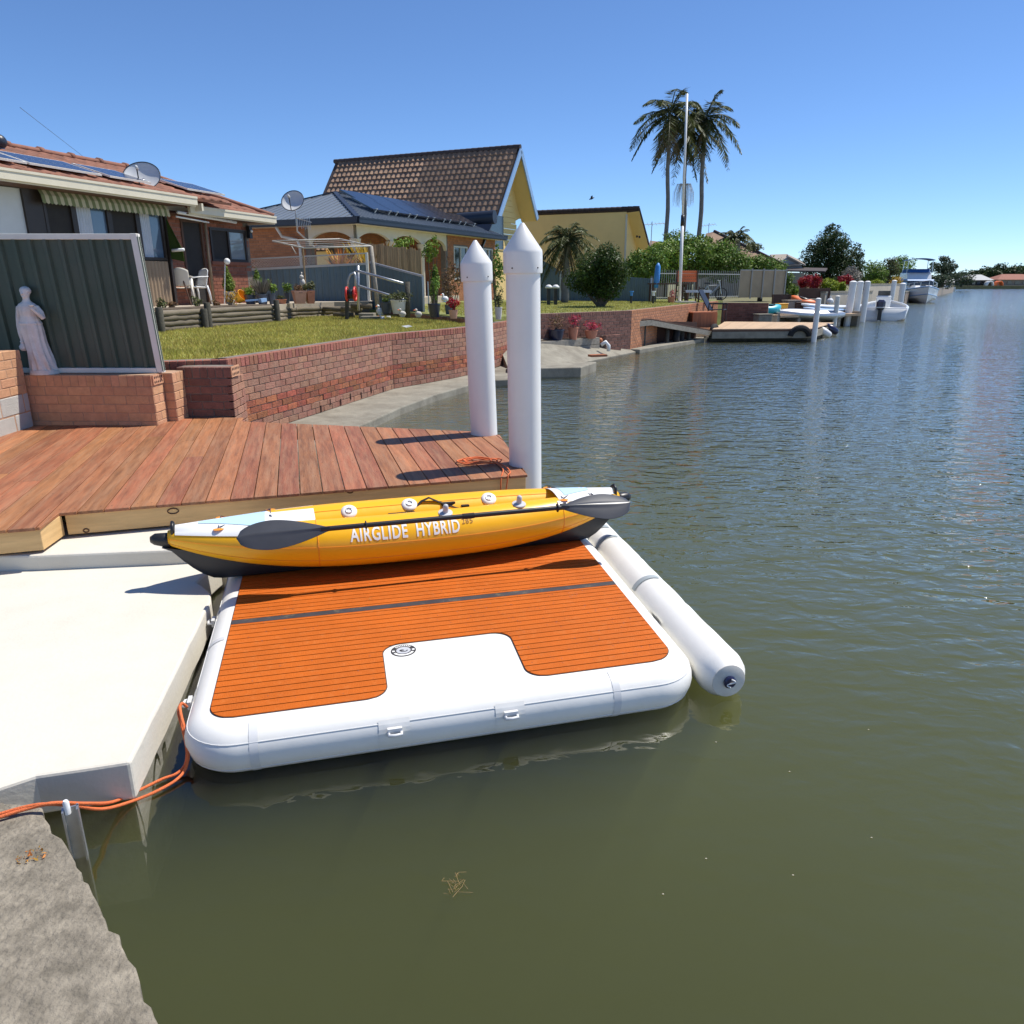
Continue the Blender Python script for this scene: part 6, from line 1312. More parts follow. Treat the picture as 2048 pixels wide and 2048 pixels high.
P3, P4 = WA + h2 * 6.0, WA + h2 * 10.6
bricks_joined(hs2, P3, P4, 1.0, 3.75, 'brick_orange', seed=24, holes=[(.7, 1.9, 2.0, 3.35), (2.9, 4.3, 1.9, 3.35)]); bricks_joined(hs2, P3 + l2 * 2.2, P3, 1.0, 3.75, 'brick_orange', seed=25)
window(hs2, P3, P4, .7, 1.9, 2.0, 3.35, 'window_frame_pale', mull=(1.3,)); window(hs2, P3, P4, 2.9, 4.3, 1.9, 3.35, 'window_frame_pale', mull=(3.4, 3.9))
mb = MB(); mb.slab([Vector((*p.to_2d(), 3.73)) for p in (EL, EC, ER, ELR)][::-1], .02); mb.build('eave_lining', MATS['cream'], hs2)
mb = MB(); q = EL + h2 * .4 ; pp = EC + l2 * 2.9 + h2 * .42; mb.tube([Vector((*(EC + l2 * 3.5 + h2 * .1).to_2d(), 3.72)), Vector((*(EC + l2 * 3.45 + h2 * .3).to_2d(), 3.42)), Vector((*(pp).to_2d(), 3.3)), Vector((*(pp - l2 * .1).to_2d(), 3.1)), Vector((*(pp - l2 * .1).to_2d(), 1.3))], .05, 10); mb.build('downpipe', MATS['weathered_white'], hs2, smooth=True)
# two rows of black solar panels on the canal side of that roof
sl = (AP - (EC + h2 * 3.6)).normalized(); nr2 = h2.cross(sl).normalized(); nr2 = nr2 if nr2.z > 0 else -nr2
for r_ in range(2):
    for i in range(6):
        t0 = 2.1 + i * 1.32 + r_ * .9; base = EC + h2 * t0 + sl * (.95 + r_ * 1.25) + nr2 * (.16)
        if r_ == 1 and i == 5: continue
        tilt = sl * .98 + nr2 * .1
        mb = MB(); mb.slab([base, base + h2 * 1.28, base + h2 * 1.28 + tilt, base + tilt], .05); p = mb.build('solar_panel', MATS['solar_black'], hs2)
        mb = MB()
        for f in (.2, 1.05): mb.beam(base + h2 * f - nr2 * .02, base + h2 * f + sl * .05 - nr2 * .15, .03, .03); mb.box(base + h2 * f + nr2 * .01, (.07, .05, .03))
        mb.build('bracket', MATS['frame_white'], p)

# plants against that verandah
t = thing('croton_shrub', 'yellow orange croton shrub under the verandah arch', 'shrub', GX(745, 24.8, 1.3)); spikes(t, GX(745, 24.8, 1.9), .75, 1.35, 90, .035, 'leaf_yellow', 5); mb = MB(); mb.tube([GX(745, 24.8, 1.2), GX(745, 24.8, 2.1)], .05, 8); mb.build('stem', MATS['bark'], t)
t = thing('croton_shrub', 'small orange spiky shrub peeking over the lattice fence', 'shrub', GX(683, 23.6, 1.3)); spikes(t, GX(683, 23.6, 2.2), .45, .75, 50, .035, 'leaf_orange', 6); mb = MB(); mb.tube([GX(683, 23.6, 1.2), GX(683, 23.6, 2.3)], .04, 8); mb.build('stem', MATS['bark'], t)
for i, (u, v, y, w_, h_, m_, lb) in enumerate(((806, 487, 24.6, 50, 38, 'leaf_bright', 'leafy bright green shrub on top of the paling fence'), (862, 498, 24.0, 44, 56, 'leaf_bright', 'drooping light green shrub right of the paling fence'), (905, 560, 22, 50, 110, 'leaf_brown', 'tall sparse brownish shrub behind the navy pot'), (992, 540, 22, 36, 100, 'leaf_mid', 'leafy green shrub seen between the two pilings'), (870, 560, 20.5, 24, 90, 'leaf_mid', 'upright green shrub above the navy pot'))):
    k = PXM(y); c = AY(u, v, y); t = thing('garden_shrub', lb, 'shrub', Vector((c.x, c.y, 1.15))); bush(t, c, (w_ * k / 2, w_ * k / 2, h_ * k / 2), 420, .09, m_, 80 + i, ncl=9, sm=.36); mb = MB()
    for j in range(5): mb.tube([Vector((c.x, c.y, 1.05)), c + Vector((rng.uniform(-.3, .3) * w_ * k, 0, rng.uniform(-.2, .4) * h_ * k))], [.025, .008], 6)
    mb.build('stems', MATS['bark'], t)

# ------------------------------------------------------------------ third house: steep brown tiled gable
hs3 = thing('gable_house', 'tall house with a steep brown tiled roof and cream gable facing the canal', 'house', (-4, 42, 1.2)); h3 = Vector((.42, .9075, 0)); l3 = Vector((-.9075, .42, 0)); RG = Vector((.42, 40.0, 8.2)); drop = Vector((0, 0, -4.7)); run = 3.6
sd3 = (-h3 * run + drop); RGL = RG + l3 * 11.2
mb = MB(); mb.slab([RG + sd3, RG, RGL, RGL + sd3], .08); mb.slab([RG, RG + h3 * 2.15 + drop * .64, RGL + h3 * 2.15 + drop * .64, RGL], .08); mb.build('roof_deck', MATS['roof_brown_edge'], hs3)
slen = sd3.length; nrows = 17
tile_plane(hs3, RG + sd3 + Vector((-.05, -.09, .02)) + l3 * .1, l3, -sd3, 11.0, slen, 'roof_brown', .3, slen / nrows, nobj=300, seed=7)
mb = MB(); n_ = 34
for i in range(n_): a, b = RG.lerp(RGL, i / n_), RG.lerp(RGL, (i + 1) / n_ + .006); mb.tube([a + Vector((0, 0, .05)), b + Vector((0, 0, .085))], [.13, .11], 8)
mb.build('ridge_caps', MATS['roof_brown_edge'], hs3, smooth=True, auto=40)
mb = MB(); mb.beam(RG + Vector((0, 0, -.1)) - l3 * .03, RG + sd3 + Vector((0, 0, -.1)) - l3 * .03, .06, .26); mb.beam(RG + Vector((0, 0, -.1)) - l3 * .03, RG + h3 * 2.15 + drop * .64 + Vector((0, 0, -.1)) - l3 * .03, .06, .26); mb.build('barge_board', MATS['stripe_blue'], hs3)
gw = RG + l3 * .9; mb = MB(); mb.add([gw - h3 * run * .97 + drop, gw + h3 * 2.05 + drop * .64, gw + Vector((0, 0, -.15))], [(0, 1, 2)]); mb.build('gable', MATS['yellow_wall'], hs3)
for i in range(16):
    z = 3.6 + i * .27; f = max(0, 1 - (z - 3.5) / 4.6); mb = MB(); p0_, p1_ = gw - l3 * .02 - h3 * run * f * .95, gw - l3 * .02 + h3 * 2.15 * f * .9; mb.beam(Vector((p0_.x, p0_.y, z)), Vector((p1_.x, p1_.y, z)), .03, .25); mb.build('weatherboard', MATS['yellow_wall'], hs3)
mb = MB(); mb.slab([RG + Vector((0, 0, -.2)), gw + Vector((0, 0, -.2)), gw + h3 * 2.15 + drop * .64 + Vector((0, 0, -.2)), RG + h3 * 2.15 + drop * .64 + Vector((0, 0, -.2))], .01); mb.build('soffit', MATS['yellow_wall'], hs3)
bs = RG + sd3; mb = MB(); q0 = gw - h3 * 3.3; mb.prism([tuple((gw - h3 * 3.2).to_2d()), tuple((gw + h3 * 1.9).to_2d()), tuple((gw + h3 * 2.4 + l3 * 9.5).to_2d()), tuple((gw - h3 * 3.2 + l3 * 9.5).to_2d())], 1.0, 4.0); mb.build('wall', MATS['yellow_wall'], hs3)
mb = MB(); c = AY(975, 455, 37); mb.box(c + Vector((.4, .3, -.2)), (1.3, .1, 1.5), rz=1.1); mb.build('window', MATS['glass_dark'], hs3)
wt = thing('solar_water_heater', 'dark solar hot water tank and collector low on the brown tiled roof', 'water heater', AY(952, 440, 36.2)); a, b = AY(916, 440, 36.6), AY(990, 434, 36.0); mb = MB(); mb.tube([a, b], .3, 16); mb.build('tank', MATS['fascia_navy'], wt, smooth=True, auto=50); mb = MB(); a, b = AY(922, 452, 36.0), AY(985, 450, 35.4); mb.slab([a, b, b + Vector((-.4, -.8, -1)), a + Vector((-.4, -.8, -1))], .06); mb.build('collector', MATS['solar_black'], wt)

# ------------------------------------------------------------------ fourth house: yellow wall under a dark monopitch roof
hs4 = thing('yellow_house', 'yellow rendered house with dark edged roof behind the round bush', 'house', (4, 48, 1.2)); T1, T0 = Vector((7.35, 46, 6.0)), Vector((.6, 49.1, 6.0)); dl = (T0 - T1).normalized(); hh = Vector((.42, .9075, 0))
mb = MB(); mb.slab([T0, T1, T1 + hh * 3.4 + Vector((0, 0, -2.45)), T0 + hh * 3.4 + Vector((0, 0, -2.45))], .1); rf4 = mb.build('roof', MATS['roof_brown_edge'], hs4)
mb = MB(); [mb.tube([T1.lerp(T0, i / 22) + Vector((0, 0, .02)), T1.lerp(T0, (i + 1.05) / 22) + Vector((0, 0, .05))], [.1, .085], 7) for i in range(22)]; mb.build('ridge_caps', MATS['roof_brown_edge'], hs4)
mb = MB(); mb.beam(T1 + Vector((0, 0, -.03)), T1 + hh * 3.4 + Vector((0, 0, -2.48)), .06, .14); mb.build('barge_board', MATS['roof_brown_edge'], hs4)
c1_, c0_ = T1 + dl * .75 + hh * .06, T0 + hh * .06; cb = c1_ + hh * 3.0
mb = MB(); mb.add([Vector((c0_.x, c0_.y, 1.0)), Vector((c1_.x, c1_.y, 1.0)), Vector((c1_.x, c1_.y, 5.9)), Vector((c0_.x, c0_.y, 5.9)), Vector((cb.x, cb.y, 1.0)), Vector((cb.x, cb.y, 3.5))], [(0, 1, 2, 3), (1, 4, 5, 2)]); mb.build('wall', MATS['yellow_wall'], hs4)
mb = MB(); mb.slab([T1 + Vector((0, 0, -.16)), Vector((c1_.x, c1_.y, 5.78)), Vector((cb.x, cb.y, 3.42)), T1 + hh * 3.3 + Vector((0, 0, -2.6))], .01); mb.build('soffit', MATS['yellow_wall'], hs4)
mb = MB()
for i in range(6): z = 1.3 + i * .33; mb.beam(Vector((c1_.x, c1_.y, z)) - dl * .02, Vector((cb.x, cb.y, z)) - dl * .02, .03, .3)
mb.build('weatherboards', MATS['cream'], hs4); mb = MB(); c = Vector((c1_.x, c1_.y, 3.4)); mb.box(c, (.1, .1, 4.6)); mb.build('corner_trim', MATS['cream'], hs4)
for p_ in (AY(1274, 473, 46.5), AY(1279, 474, 46.8)): mb = MB(); mb.ico(p_, .07, 2); mb.build('spot_lamp', MATS['black_plastic'], hs4)
def antenna(u, y, ztop_, zb, label, wd_=1.9, n=9):
    c = GX(u, y, ztop_); t = thing('tv_antenna', label, 'antenna', Vector((c.x, c.y, zb))); mb = MB(); mb.tube([Vector((c.x, c.y, zb)), c + Vector((0, 0, .15))], .025, 6); mb.build('mast', MATS['galv'], t); mb = MB(); mb.tube([c + Vector((-wd_ / 2, 0, -.06)), c + Vector((wd_ / 2, 0, .06))], .018, 5)
    for i in range(n): f = i / (n - 1) - .5; q = c + Vector((wd_ * f, 0, .12 * f)); mb.tube([q + Vector((0, -.35, -.12)), q + Vector((0, .35, .12))], .01, 4)
    mb.build('boom', MATS['galv'], t)
antenna(1304, 49, 5.35, 2.5, 'tall television aerial beside the yellow house'); antenna(1418, 62, 6.2, 4.2, 'small distant television aerial above the citrus trees', 1.0, 6)

# ------------------------------------------------------------------ neighbour's brick walls at the canal
nw = thing('brick_wall', 'dark brick return wall behind the flower pots at the boat ramp', 'brick wall', (2, 20.2, 0)); rest = {}
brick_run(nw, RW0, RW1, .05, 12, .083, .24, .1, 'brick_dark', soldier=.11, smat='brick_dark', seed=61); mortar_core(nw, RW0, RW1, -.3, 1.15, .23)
cw = thing('brick_wall', 'sunlit orange brown brick canal wall below the far lawn', 'brick wall', (6, 27, 0)); cnt2 = [0]
def near2(c):
    if c.z > .3 and cnt2[0] < 298: cnt2[0] += 1; return True
    return False
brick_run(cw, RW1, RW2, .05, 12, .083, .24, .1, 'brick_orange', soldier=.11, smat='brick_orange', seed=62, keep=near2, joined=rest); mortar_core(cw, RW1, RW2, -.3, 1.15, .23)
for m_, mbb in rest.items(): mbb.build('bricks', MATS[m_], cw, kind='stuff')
dw = thing('brick_wall', 'shaded dark brown brick end wall beside the far timber dock', 'brick wall', (9.7, 31.8, 0)); D0, D1 = GX(1440, 32.0, 0), GX(1532, 31.3, 0); brick_run(dw, D0, D1, .1, 12, .083, .24, .1, 'brick_dark', soldier=.0, seed=63, gap=.006); mortar_core(dw, D0, D1, -.2, 1.1, .23)  # this wall's shade is put into its darker brick colour
# ledge with flower pots at the foot of the return wall
t = thing('planter_ledge', 'low dark sleeper ledge carrying flower pots beside the ramp', 'ledge', (1.6, 19.3, .3)); a, b = AY(1062, 682, 18.55), AY(1190, 680, 20.3)
dd = (Vector((b.x, b.y, 0)) - Vector((a.x, a.y, 0))).normalized(); nn = Vector((dd.y, -dd.x, 0))
for k in range(2): mb = MB(); mb.beam(Vector((a.x, a.y, .42 - .18 * k)) + nn * .1, Vector((b.x, b.y, .42 - .18 * k)) + nn * .1, .12, .17); mb.build('sleeper', MATS['timber_grey'], t)
mb = MB(); mb.beam(Vector((a.x, a.y, .42)) - nn * .12, Vector((b.x, b.y, .42)) - nn * .12, .3, .2); mb.build('soil', MATS['soil'], t)
pot(1112, 19.2, .5, 33, 22, 'pot_navy', 'dark pot with dry twiggy plant on the ledge by the ramp', plant=('bush', 40, 30, 'leaf_brown', 160), seed=31)
pot(1146, 19.5, .5, 20, 24, 'pot_terra', 'terracotta pot with red flowers on the ledge by the ramp', plant=('bush', 32, 34, 'flower_pink', 260), seed=32)
pot(1182, 19.9, .5, 26, 16, 'pot_terra', 'wide terracotta pot with pink flowers, nearest the ramp corner', plant=('bush', 36, 24, 'flower_pink', 240), seed=33)
for i, (u, v, s_, lb, m_) in enumerate(((1082, 662, .16, 'white plastic container on the ledge behind the nearest piling', 'plastic_white'), (1202, 690, .12, 'white pipe elbow at the ramp corner', 'plastic_white'), (1200, 680, .14, 'rusty metal scrap leaning at the ramp corner', 'timber_box'))):
    c = AY(u, v, 19.2 + i * .6); t = thing('ramp_clutter', lb, 'clutter', c); mb = MB(); mb.lathe(c, [(s_ * .5, -s_ * .4), (s_ * .55, 0), (s_ * .4, s_ * .3), (s_ * .18, s_ * .4)], 10) if i != 1 else mb.tube([c, c + Vector((.12, 0, .08)), c + Vector((.2, 0, -.02)), c + Vector((.2, 0, -.16))], .05, 8); mb.build('body', MATS[m_], t, smooth=True)
bx_ = AY(1226, 690, 20.6); nb_ = thing('brick_stub', 'small dark brick stub wall at the end of the flower ledge', 'brick wall', bx_); d_ = (RW1 - RW0).normalized(); p_ = Vector((bx_.x, bx_.y, 0)); brick_run(nb_, p_ - d_ * .3, p_ + d_ * .35, .05, 6, .083, .24, .1, 'brick_dark', seed=64); mortar_core(nb_, p_ - d_ * .3, p_ + d_ * .35, -.1, .52, .2)

# boat shed under a timber gangway, tyres as fenders
gs = thing('timber_gangway', 'brown timber gangway with pale fascia over a dark boat space', 'gangway', (5, 23.5, 0))
g0, g1, g2 = AY(1262, 641, 21.9), AY(1302, 637, 22.6), AY(1424, 660, 25.6); iw = Vector((-.9, .43, 0)) * 1.3
for a, b in ((g0, g1), (g1, g2)):
    n_ = max(3, int((b - a).length / .14))
    for i in range(n_):
        p, q = a.lerp(b, i / n_), a.lerp(b, (i + .93) / n_); mb = MB(); mb.slab([p, q, q + iw, p + iw], .03); mb.build('board', MATS['timber_brown'], gs)
    mb = MB(); mb.beam(a - Vector((0, 0, .12)), b - Vector((0, 0, .12)), .05, .15); mb.build('fascia', MATS['timber_grey'], gs)
for p in (g0.lerp(g1, .5), g1, g1.lerp(g2, .35), g1.lerp(g2, .7), g2): mb = MB(); mb.lathe(Vector((p.x, p.y, 0)) + iw * .15, [(.07, -.5), (.06, p.z - .2)], 10); mb.build('post', MATS['post_dark'], gs, smooth=True)
mb = MB(); mb.slab([Vector((*(p + iw * .4).to_2d(), z)) for p, z in ((g0, -.2), (g2, -.2), (g2, .62), (g0, .85))], .1); mb.build('cavity_shade', MATS['brick_core'], gs)  # near-black sheet painted in for the deep shade under the gangway
mb = MB(); mb.prism([tuple(AY(1262, 706, 21.4).to_2d()), tuple((RW1 + Vector((.25, -.15, 0))).to_2d()), tuple(GX(1420, 26.0, 0).to_2d()), tuple((GX(1420, 26.0, 0) + iw * .6).to_2d()), tuple(RW1.to_2d())], -.5, .1); single(mb, 'canal_footing', MATS['concrete_ramp'], 'rough concrete footing at the waterline under the gangway', 'footing', bevel=.02)
def tyre(u, v, y, r_, label, rz):
    c = AY(u, v, y); t = thing('tyre_fender', label, 'tyre', c, 0, 'tyre fenders'); d = Vector((math.cos(rz), math.sin(rz), 0)); mb = MB(); mb.tube([c + d * r_ * math.cos(a) + Vector((0, 0, r_ * math.sin(a))) for a in np.linspace(0, 6.283, 28)], r_ * .36, 10, cap=False); mb.build('tread', MATS['tyre'], t, smooth=True)
tyre(1357, 675, 24.3, .3, 'black tyre hanging at the middle of the gangway', 1.1); tyre(1428, 668, 26.2, .26, 'black tyre hanging where gangway meets the dock', 1.0)

# far timber dock
fd_ = thing('timber_dock', 'pale timber floating dock with white side and corner post in the distance', 'dock', (8, 27.5, 0)); z_ = .42
f0_, f1_, f2_, f3_ = A(1425, 658, z_), A(1625, 657, z_), A(1668, 645, z_), A(1450, 643, z_)
n_ = 44
for i in range(n_): p, q = f0_.lerp(f1_, i / n_), f0_.lerp(f1_, (i + .94) / n_); p2, q2 = f3_.lerp(f2_, i / n_), f3_.lerp(f2_, (i + .94) / n_); mb = MB(); mb.slab([p, q, q2, p2], .03); mb.build('board', MATS['timber_pale'], fd_)
mb = MB(); mb.beam(f0_ - Vector((0, 0, .06)), f1_ - Vector((0, 0, .06)), .06, .05); mb.build('edge_trim', MATS['timber_brown'], fd_)
mb = MB(); mb.beam(f0_ - Vector((0, 0, .2)), f1_ - Vector((0, 0, .2)), .05, .22); mb.beam(f1_ - Vector((0, 0, .2)), f2_ - Vector((0, 0, .2)), .05, .22); mb.build('side_panel', MATS['concrete_ramp'], fd_)
mb = MB(); off = Vector((0, .35, 0)); mb.prism([tuple((p + o_).to_2d()) for p, o_ in ((f0_, off), (f1_, off), (f2_, -off), (f3_, -off))], -.3, .3); mb.build('float', MATS['post_dark'], fd_)
mb = MB(); c = AY(1600, 668, f1_.y - .1); mb.tube([c + Vector((.32 * math.cos(a), 0, .3 * math.sin(a) - .1)) for a in np.linspace(.1, 3.04, 14)], .1, 8); mb.build('tyre', MATS['tyre'], fd_)
def post(u, vt, vb, y, wpx, label, lean=0.0, mat='pvc', cat='piling', name='dock_post', zb=-.5):
    c = GX((u), y, 0); zt = AY(u, vt, y).z; r_ = wpx * PXM(y) / 2; t = thing(name, label, cat, Vector((c.x, c.y, 0)), 0, 'posts and pilings by the far docks'); mb = MB(); mb.tube([c + Vector((-lean * .5, 0, zb)), c + Vector((lean * zt, 0, zt - r_ * .3))], r_, 20); mb.build('sleeve', MATS[mat], t, smooth=True, auto=50)
    mb = MB(); e = c + Vector((lean * zt, 0, zt)); mb.lathe(e - Vector((0, 0, r_ * .5)), [(r_ * 1.04, 0), (r_ * 1.04, r_ * .4), (r_ * .5, r_ * .7), (.01, r_ * .75)], 18); mb.build('cap', MATS[mat], t, smooth=True, auto=40)
post(1627, 597, 675, f1_.y - .25, 10.5, 'slim white post at the corner of the far timber dock')
post(1668, 592, 640, 34, 9, 'thin grey white post just behind the far timber dock', mat='weathered_white')
post(1693, 563, 648, 35.2, 13.5, 'leaning white piling, leftmost of the far group of three', .03); post(1708, 563, 645, 36, 12, 'white piling in the middle of the far group of three', .025); post(1724, 563, 612, 38.5, 11, 'white piling rightmost of the far group of three, behind the small boat', .01)
post(1777, 561, 605, 46, 9, 'bluish white piling left of the motor cruiser', .03); post(1798, 567, 604, 52, 11, 'short thick white piling beside the motor cruiser bow', .0)
for i, (u, v, lb, m_) in enumerate(((1650, 664, 'white boat fender hanging off the far dock corner', 'boat_white'), (1664, 658, 'dark blue boat fender hanging off the far dock corner', 'cowl_navy'))):
    a = AY(u - 14, v - 8, 27.6 + i * .8); b = AY(u + 12, v + 8, 27.4 + i * .8); t = thing('dock_fender', lb, 'fender', a); mb = MB(); mb.tube([a, a.lerp(b, .12), a.lerp(b, .5), a.lerp(b, .9), b], [.05, .12, .14, .11, .04], 14); mb.build('body', MATS[m_], t, smooth=True)

# patio things on the dock: timber box and sling chair
t = thing('timber_box', 'red brown timber storage box on the far dock', 'storage box', AY(1405, 648, 27.8)); c = AY(1400, 640, 27.9); ang = .35
mb = MB(); mb.box(c + Vector((0, 0, .27)), (1.0, .62, .04), rz=ang); mb.build('lid', MATS['timber_box'], t)
for i in range(9):
    x = -.46 + i * .115; mb = MB(); o_ = Matrix.Rotation(ang, 3, 'Z') @ Vector((x, -.3, 0)); mb.box(c + o_, (.11, .03, .5), rz=ang); mb.build('board', MATS['timber_box'], t)
for i in range(5): y = -.26 + i * .115; mb = MB(); o_ = Matrix.Rotation(ang, 3, 'Z') @ Vector((.5, y + .03, 0)); mb.box(c + o_, (.03, .11, .5), rz=ang); mb.build('board', MATS['timber_box'], t)
mb = MB(); mb.box(c, (.94, .56, .48), rz=ang); mb.build('carcass', MATS['timber_brown'], t)
t = thing('sling_chair', 'dark metal sling chair standing behind the timber box', 'chair', AY(1430, 640, 28.6)); b_ = AY(1432, 644, 28.6); P = lambda x, y, z: b_ + Vector((x, y, z))
mb = MB(); mb.slab([P(-.3, .1, .45), P(-.05, .4, .45), P(-.42, .62, 1.15), P(-.66, .34, 1.15)], .03); mb.build('backrest', MATS['fascia_navy'], t); mb = MB(); mb.slab([P(-.3, .1, .45), P(.2, -.1, .47), P(.42, .2, .47), P(-.05, .4, .45)], .03); mb.build('seat', MATS['fascia_navy'], t)
for x, y in ((-.28, .1), (.22, -.1), (.42, .2), (-.05, .42)): mb = MB(); mb.tube([P(x, y, 0), P(x - .03, y, .3), P(x, y, .66)], .022, 6); mb.build('leg', MATS['black_plastic'], t)
for s_ in ((-.3, .1, .22, -.1), (-.05, .42, .42, .2)): mb = MB(); mb.tube([P(s_[0], s_[1], .66), P(s_[2], s_[3], .66)], .03, 6); mb.build('armrest', MATS['black_plastic'], t)

# ------------------------------------------------------------------ far lawn: round bush, cycad, flagpole, furniture
bc_ = GX(1193, 24.6, YARD_Z); rb = thing('round_bush', 'dense dark green rounded bush on the far lawn', 'bush', GX(1200, 24.4, YARD_Z)); k = PXM(24.6); c = AY(1194, 548, 24.6); mb = MB()
for u, z in ((1160, 1.9), (1185, 2.2), (1215, 2.1), (1235, 1.9), (1200, 2.6)): e = GX(u, 24.6, z); mb.tube([GX(1202, 24.4, YARD_Z - .05), GX((u + 1203) / 2, 24.5, 1.45), e], [.06, .045, .015], 8)
mb.build('trunk', MATS['bark'], rb, smooth=True)
V, F = leaf_cloud(crown_clumps(c, (64 * k, 1.0, 60 * k), 26, 91, small=.34) + [(c.x, c.y, c.z, 50 * k, .8, 48 * k)], 17000, .08, 92, shell=.55); V = V - np.array(W[rb].translation); link_mesh('crown', fast_mesh('crown', V, F), MATS['leaf_dark'], rb)
def frond(mb_parts, base, az, el, ln, droop, nl, lw, seed, ll=.35):
    """a feather palm frond as leaflet faces along a drooping rachis"""
    g = np.random.default_rng(seed); n = nl; f = np.linspace(.08, 1, n); d = np.array([math.cos(az), math.sin(az)])
    hx = ln * f * math.cos(el) * (1 - .15 * f * droop); z = ln * f * math.sin(el) - droop * ln * f ** 2.2 * .75; P = np.stack([base[0] + d[0] * hx, base[1] + d[1] * hx, base[2] + z], 1)
    T = unit(np.gradient(P, axis=0)); S = np.array([-d[1], d[0], 0]); out = []
    for sg in (1, -1):
        L_ = ll * np.sin(np.pi * np.clip(f * .92 + .06, 0, 1)) ** .6 * g.uniform(.85, 1.1, n); D = unit(S * sg + T * .55 + np.array([0, 0, -.45]) + .12 * g.normal(size=(n, 3))); E = P + D * L_[:, None]; Wv = unit(np.cross(D, np.array([0, 0, 1.0]) + .3 * g.normal(size=(n, 3)))) * lw
        V = np.stack([P - Wv * .4, P + Wv * .4, (P + E) / 2 + Wv, E, (P + E) / 2 - Wv], 1).reshape(-1, 3); out.append((V, np.arange(5 * n).reshape(n, 5)))
    mb_parts += out
    return P
def palm(name, label, base, top, tr, nfr, fl, seed, dry=0, ll=.35, lw=.03, nl=34, mat='leaf_palm', shaft=0.0, cat='palm', low=-.5):
    g = random.Random(seed); t = thing(name, label, cat, base); b, e = Vector(base), Vector(top); mb = MB(); n = 14
    mb.tube([b.lerp(e, i / n) + Vector((.04 * math.sin(i * 1.1), 0, 0)) for i in range(n + 1)], [tr * (1.15 - .3 * i / n) * (1 + .03 * (i % 2)) for i in range(n + 1)], 12); mb.build('trunk', MATS['palm_bark'], t, smooth=True)
    if shaft: mb = MB(); mb.tube([e - Vector((0, 0, shaft)), e - Vector((0, 0, shaft * .5)), e + Vector((0, 0, .1))], [tr * 1.05, tr * 1.1, tr * .5], 12); mb.build('crownshaft', MATS['leaf_olive'], t, smooth=True)
    parts = []; rach = MB()
    for i in range(nfr):
        az = i * 2.39996 + g.uniform(-.2, .2); el = lerp(1.25, low, (i / nfr) ** .9); P = frond(parts, e, az, el, fl * g.uniform(.85, 1.1), .55 + .45 * g.random(), nl, lw, seed * 100 + i, ll); rach.tube([Vector(p) for p in P[::4]], [.03 * (1 - j / len(P[::4])) + .006 for j in range(len(P[::4]))], 5)
    V, F = cat_meshes(parts); V = V - np.array(base); link_mesh('fronds', fast_mesh('fronds', V, F), MATS[mat], t); rach.build('rachis', MATS['leaf_olive'], t)
    if dry:
        parts = []
        for i in range(dry): frond(parts, e - Vector((0, 0, .15)), g.uniform(0, 6.28), -1.0 - .35 * g.random(), fl * .7, .25, nl, lw, seed * 200 + i, ll)
        V, F = cat_meshes(parts); V = V - np.array(base); link_mesh('dry_fronds', fast_mesh('dry_fronds', V, F), MATS['leaf_palm_dry'], t)
    return t
b_ = GX(1128, 30, YARD_Z); palm('cycad_palm', 'short bushy palm in front of the yellow house', b_, AY(1135, 480, 30), .13, 40, 1.45, 5, dry=8, ll=.3, lw=.018, nl=34, low=-.75)
y_ = 45
palm('tall_palm', 'tall palm on the left of the group of three', GX(1329, y_, 1.0), AY(1340, 228, y_), .115, 22, 2.7, 6, dry=5, ll=.7, lw=.026, nl=46, shaft=1.0, low=-.75)
palm('tall_palm', 'tall palm in the middle behind the flagpole', GX(1364, y_ + 2, 1.0), AY(1373, 250, y_ + 2), .11, 22, 2.4, 7, dry=3, ll=.65, lw=.026, nl=46, shaft=.8, low=-.85)
palm('tall_palm', 'tall slightly leaning palm on the right of the group of three', GX(1392, y_ + 1, 1.0), AY(1411, 236, y_ + 1), .125, 20, 2.5, 8, dry=2, ll=.7, lw=.026, nl=46, shaft=1.6, low=-.7)
t = thing('palm_flower', 'hanging tuft of dry palm seed stalks on the middle palm', 'seed stalks', AY(1368, 375, 46.8)); parts = []; c = AY(1368, 372, 46.8)
mb = MB(); g = random.Random(5)
for i in range(70):
    a, rr = g.uniform(0, 6.283), g.random() ** .5; o_ = Vector((math.cos(a) * rr, math.sin(a) * rr, 0)); mb.tube([c, c + o_ * .4 + Vector((0, 0, .12)), c + o_ * .6 - Vector((0, 0, .35)), c + o_ * .62 - Vector((0, 0, .8 + .4 * g.random()))], [.012, .009, .007, .005], 3, cap=False)
mb.build('stalks', MATS['stone_pale'], t)
fp = thing('flag_pole', 'tall white flagpole standing on a small base above the canal wall', 'flagpole', GX(1360, 29.6, YARD_Z)); b_ = GX(1359, 29.6, YARD_Z); e_ = AY(1367, 250, 29.6) + Vector((.06, 0, 1.0)); mb = MB(); m1 = b_.lerp(e_, .40); mb.tube([b_, m1], .06, 12); mb.build('lower_tube', MATS['pvc'], fp, smooth=True); mb = MB(); mb.tube([m1, e_], .042, 12); mb.build('upper_tube', MATS['pvc'], fp, smooth=True); mb = MB(); mb.tube([m1 - Vector((0, 0, .1)), m1 + Vector((0, 0, .28))], .07, 12); mb.build('collar', MATS['black_plastic'], fp, smooth=True); mb = MB(); mb.box(b_ + Vector((.2, 0, .03)), (.8, .4, .07)); mb.build('base', MATS['concrete_new'], fp)

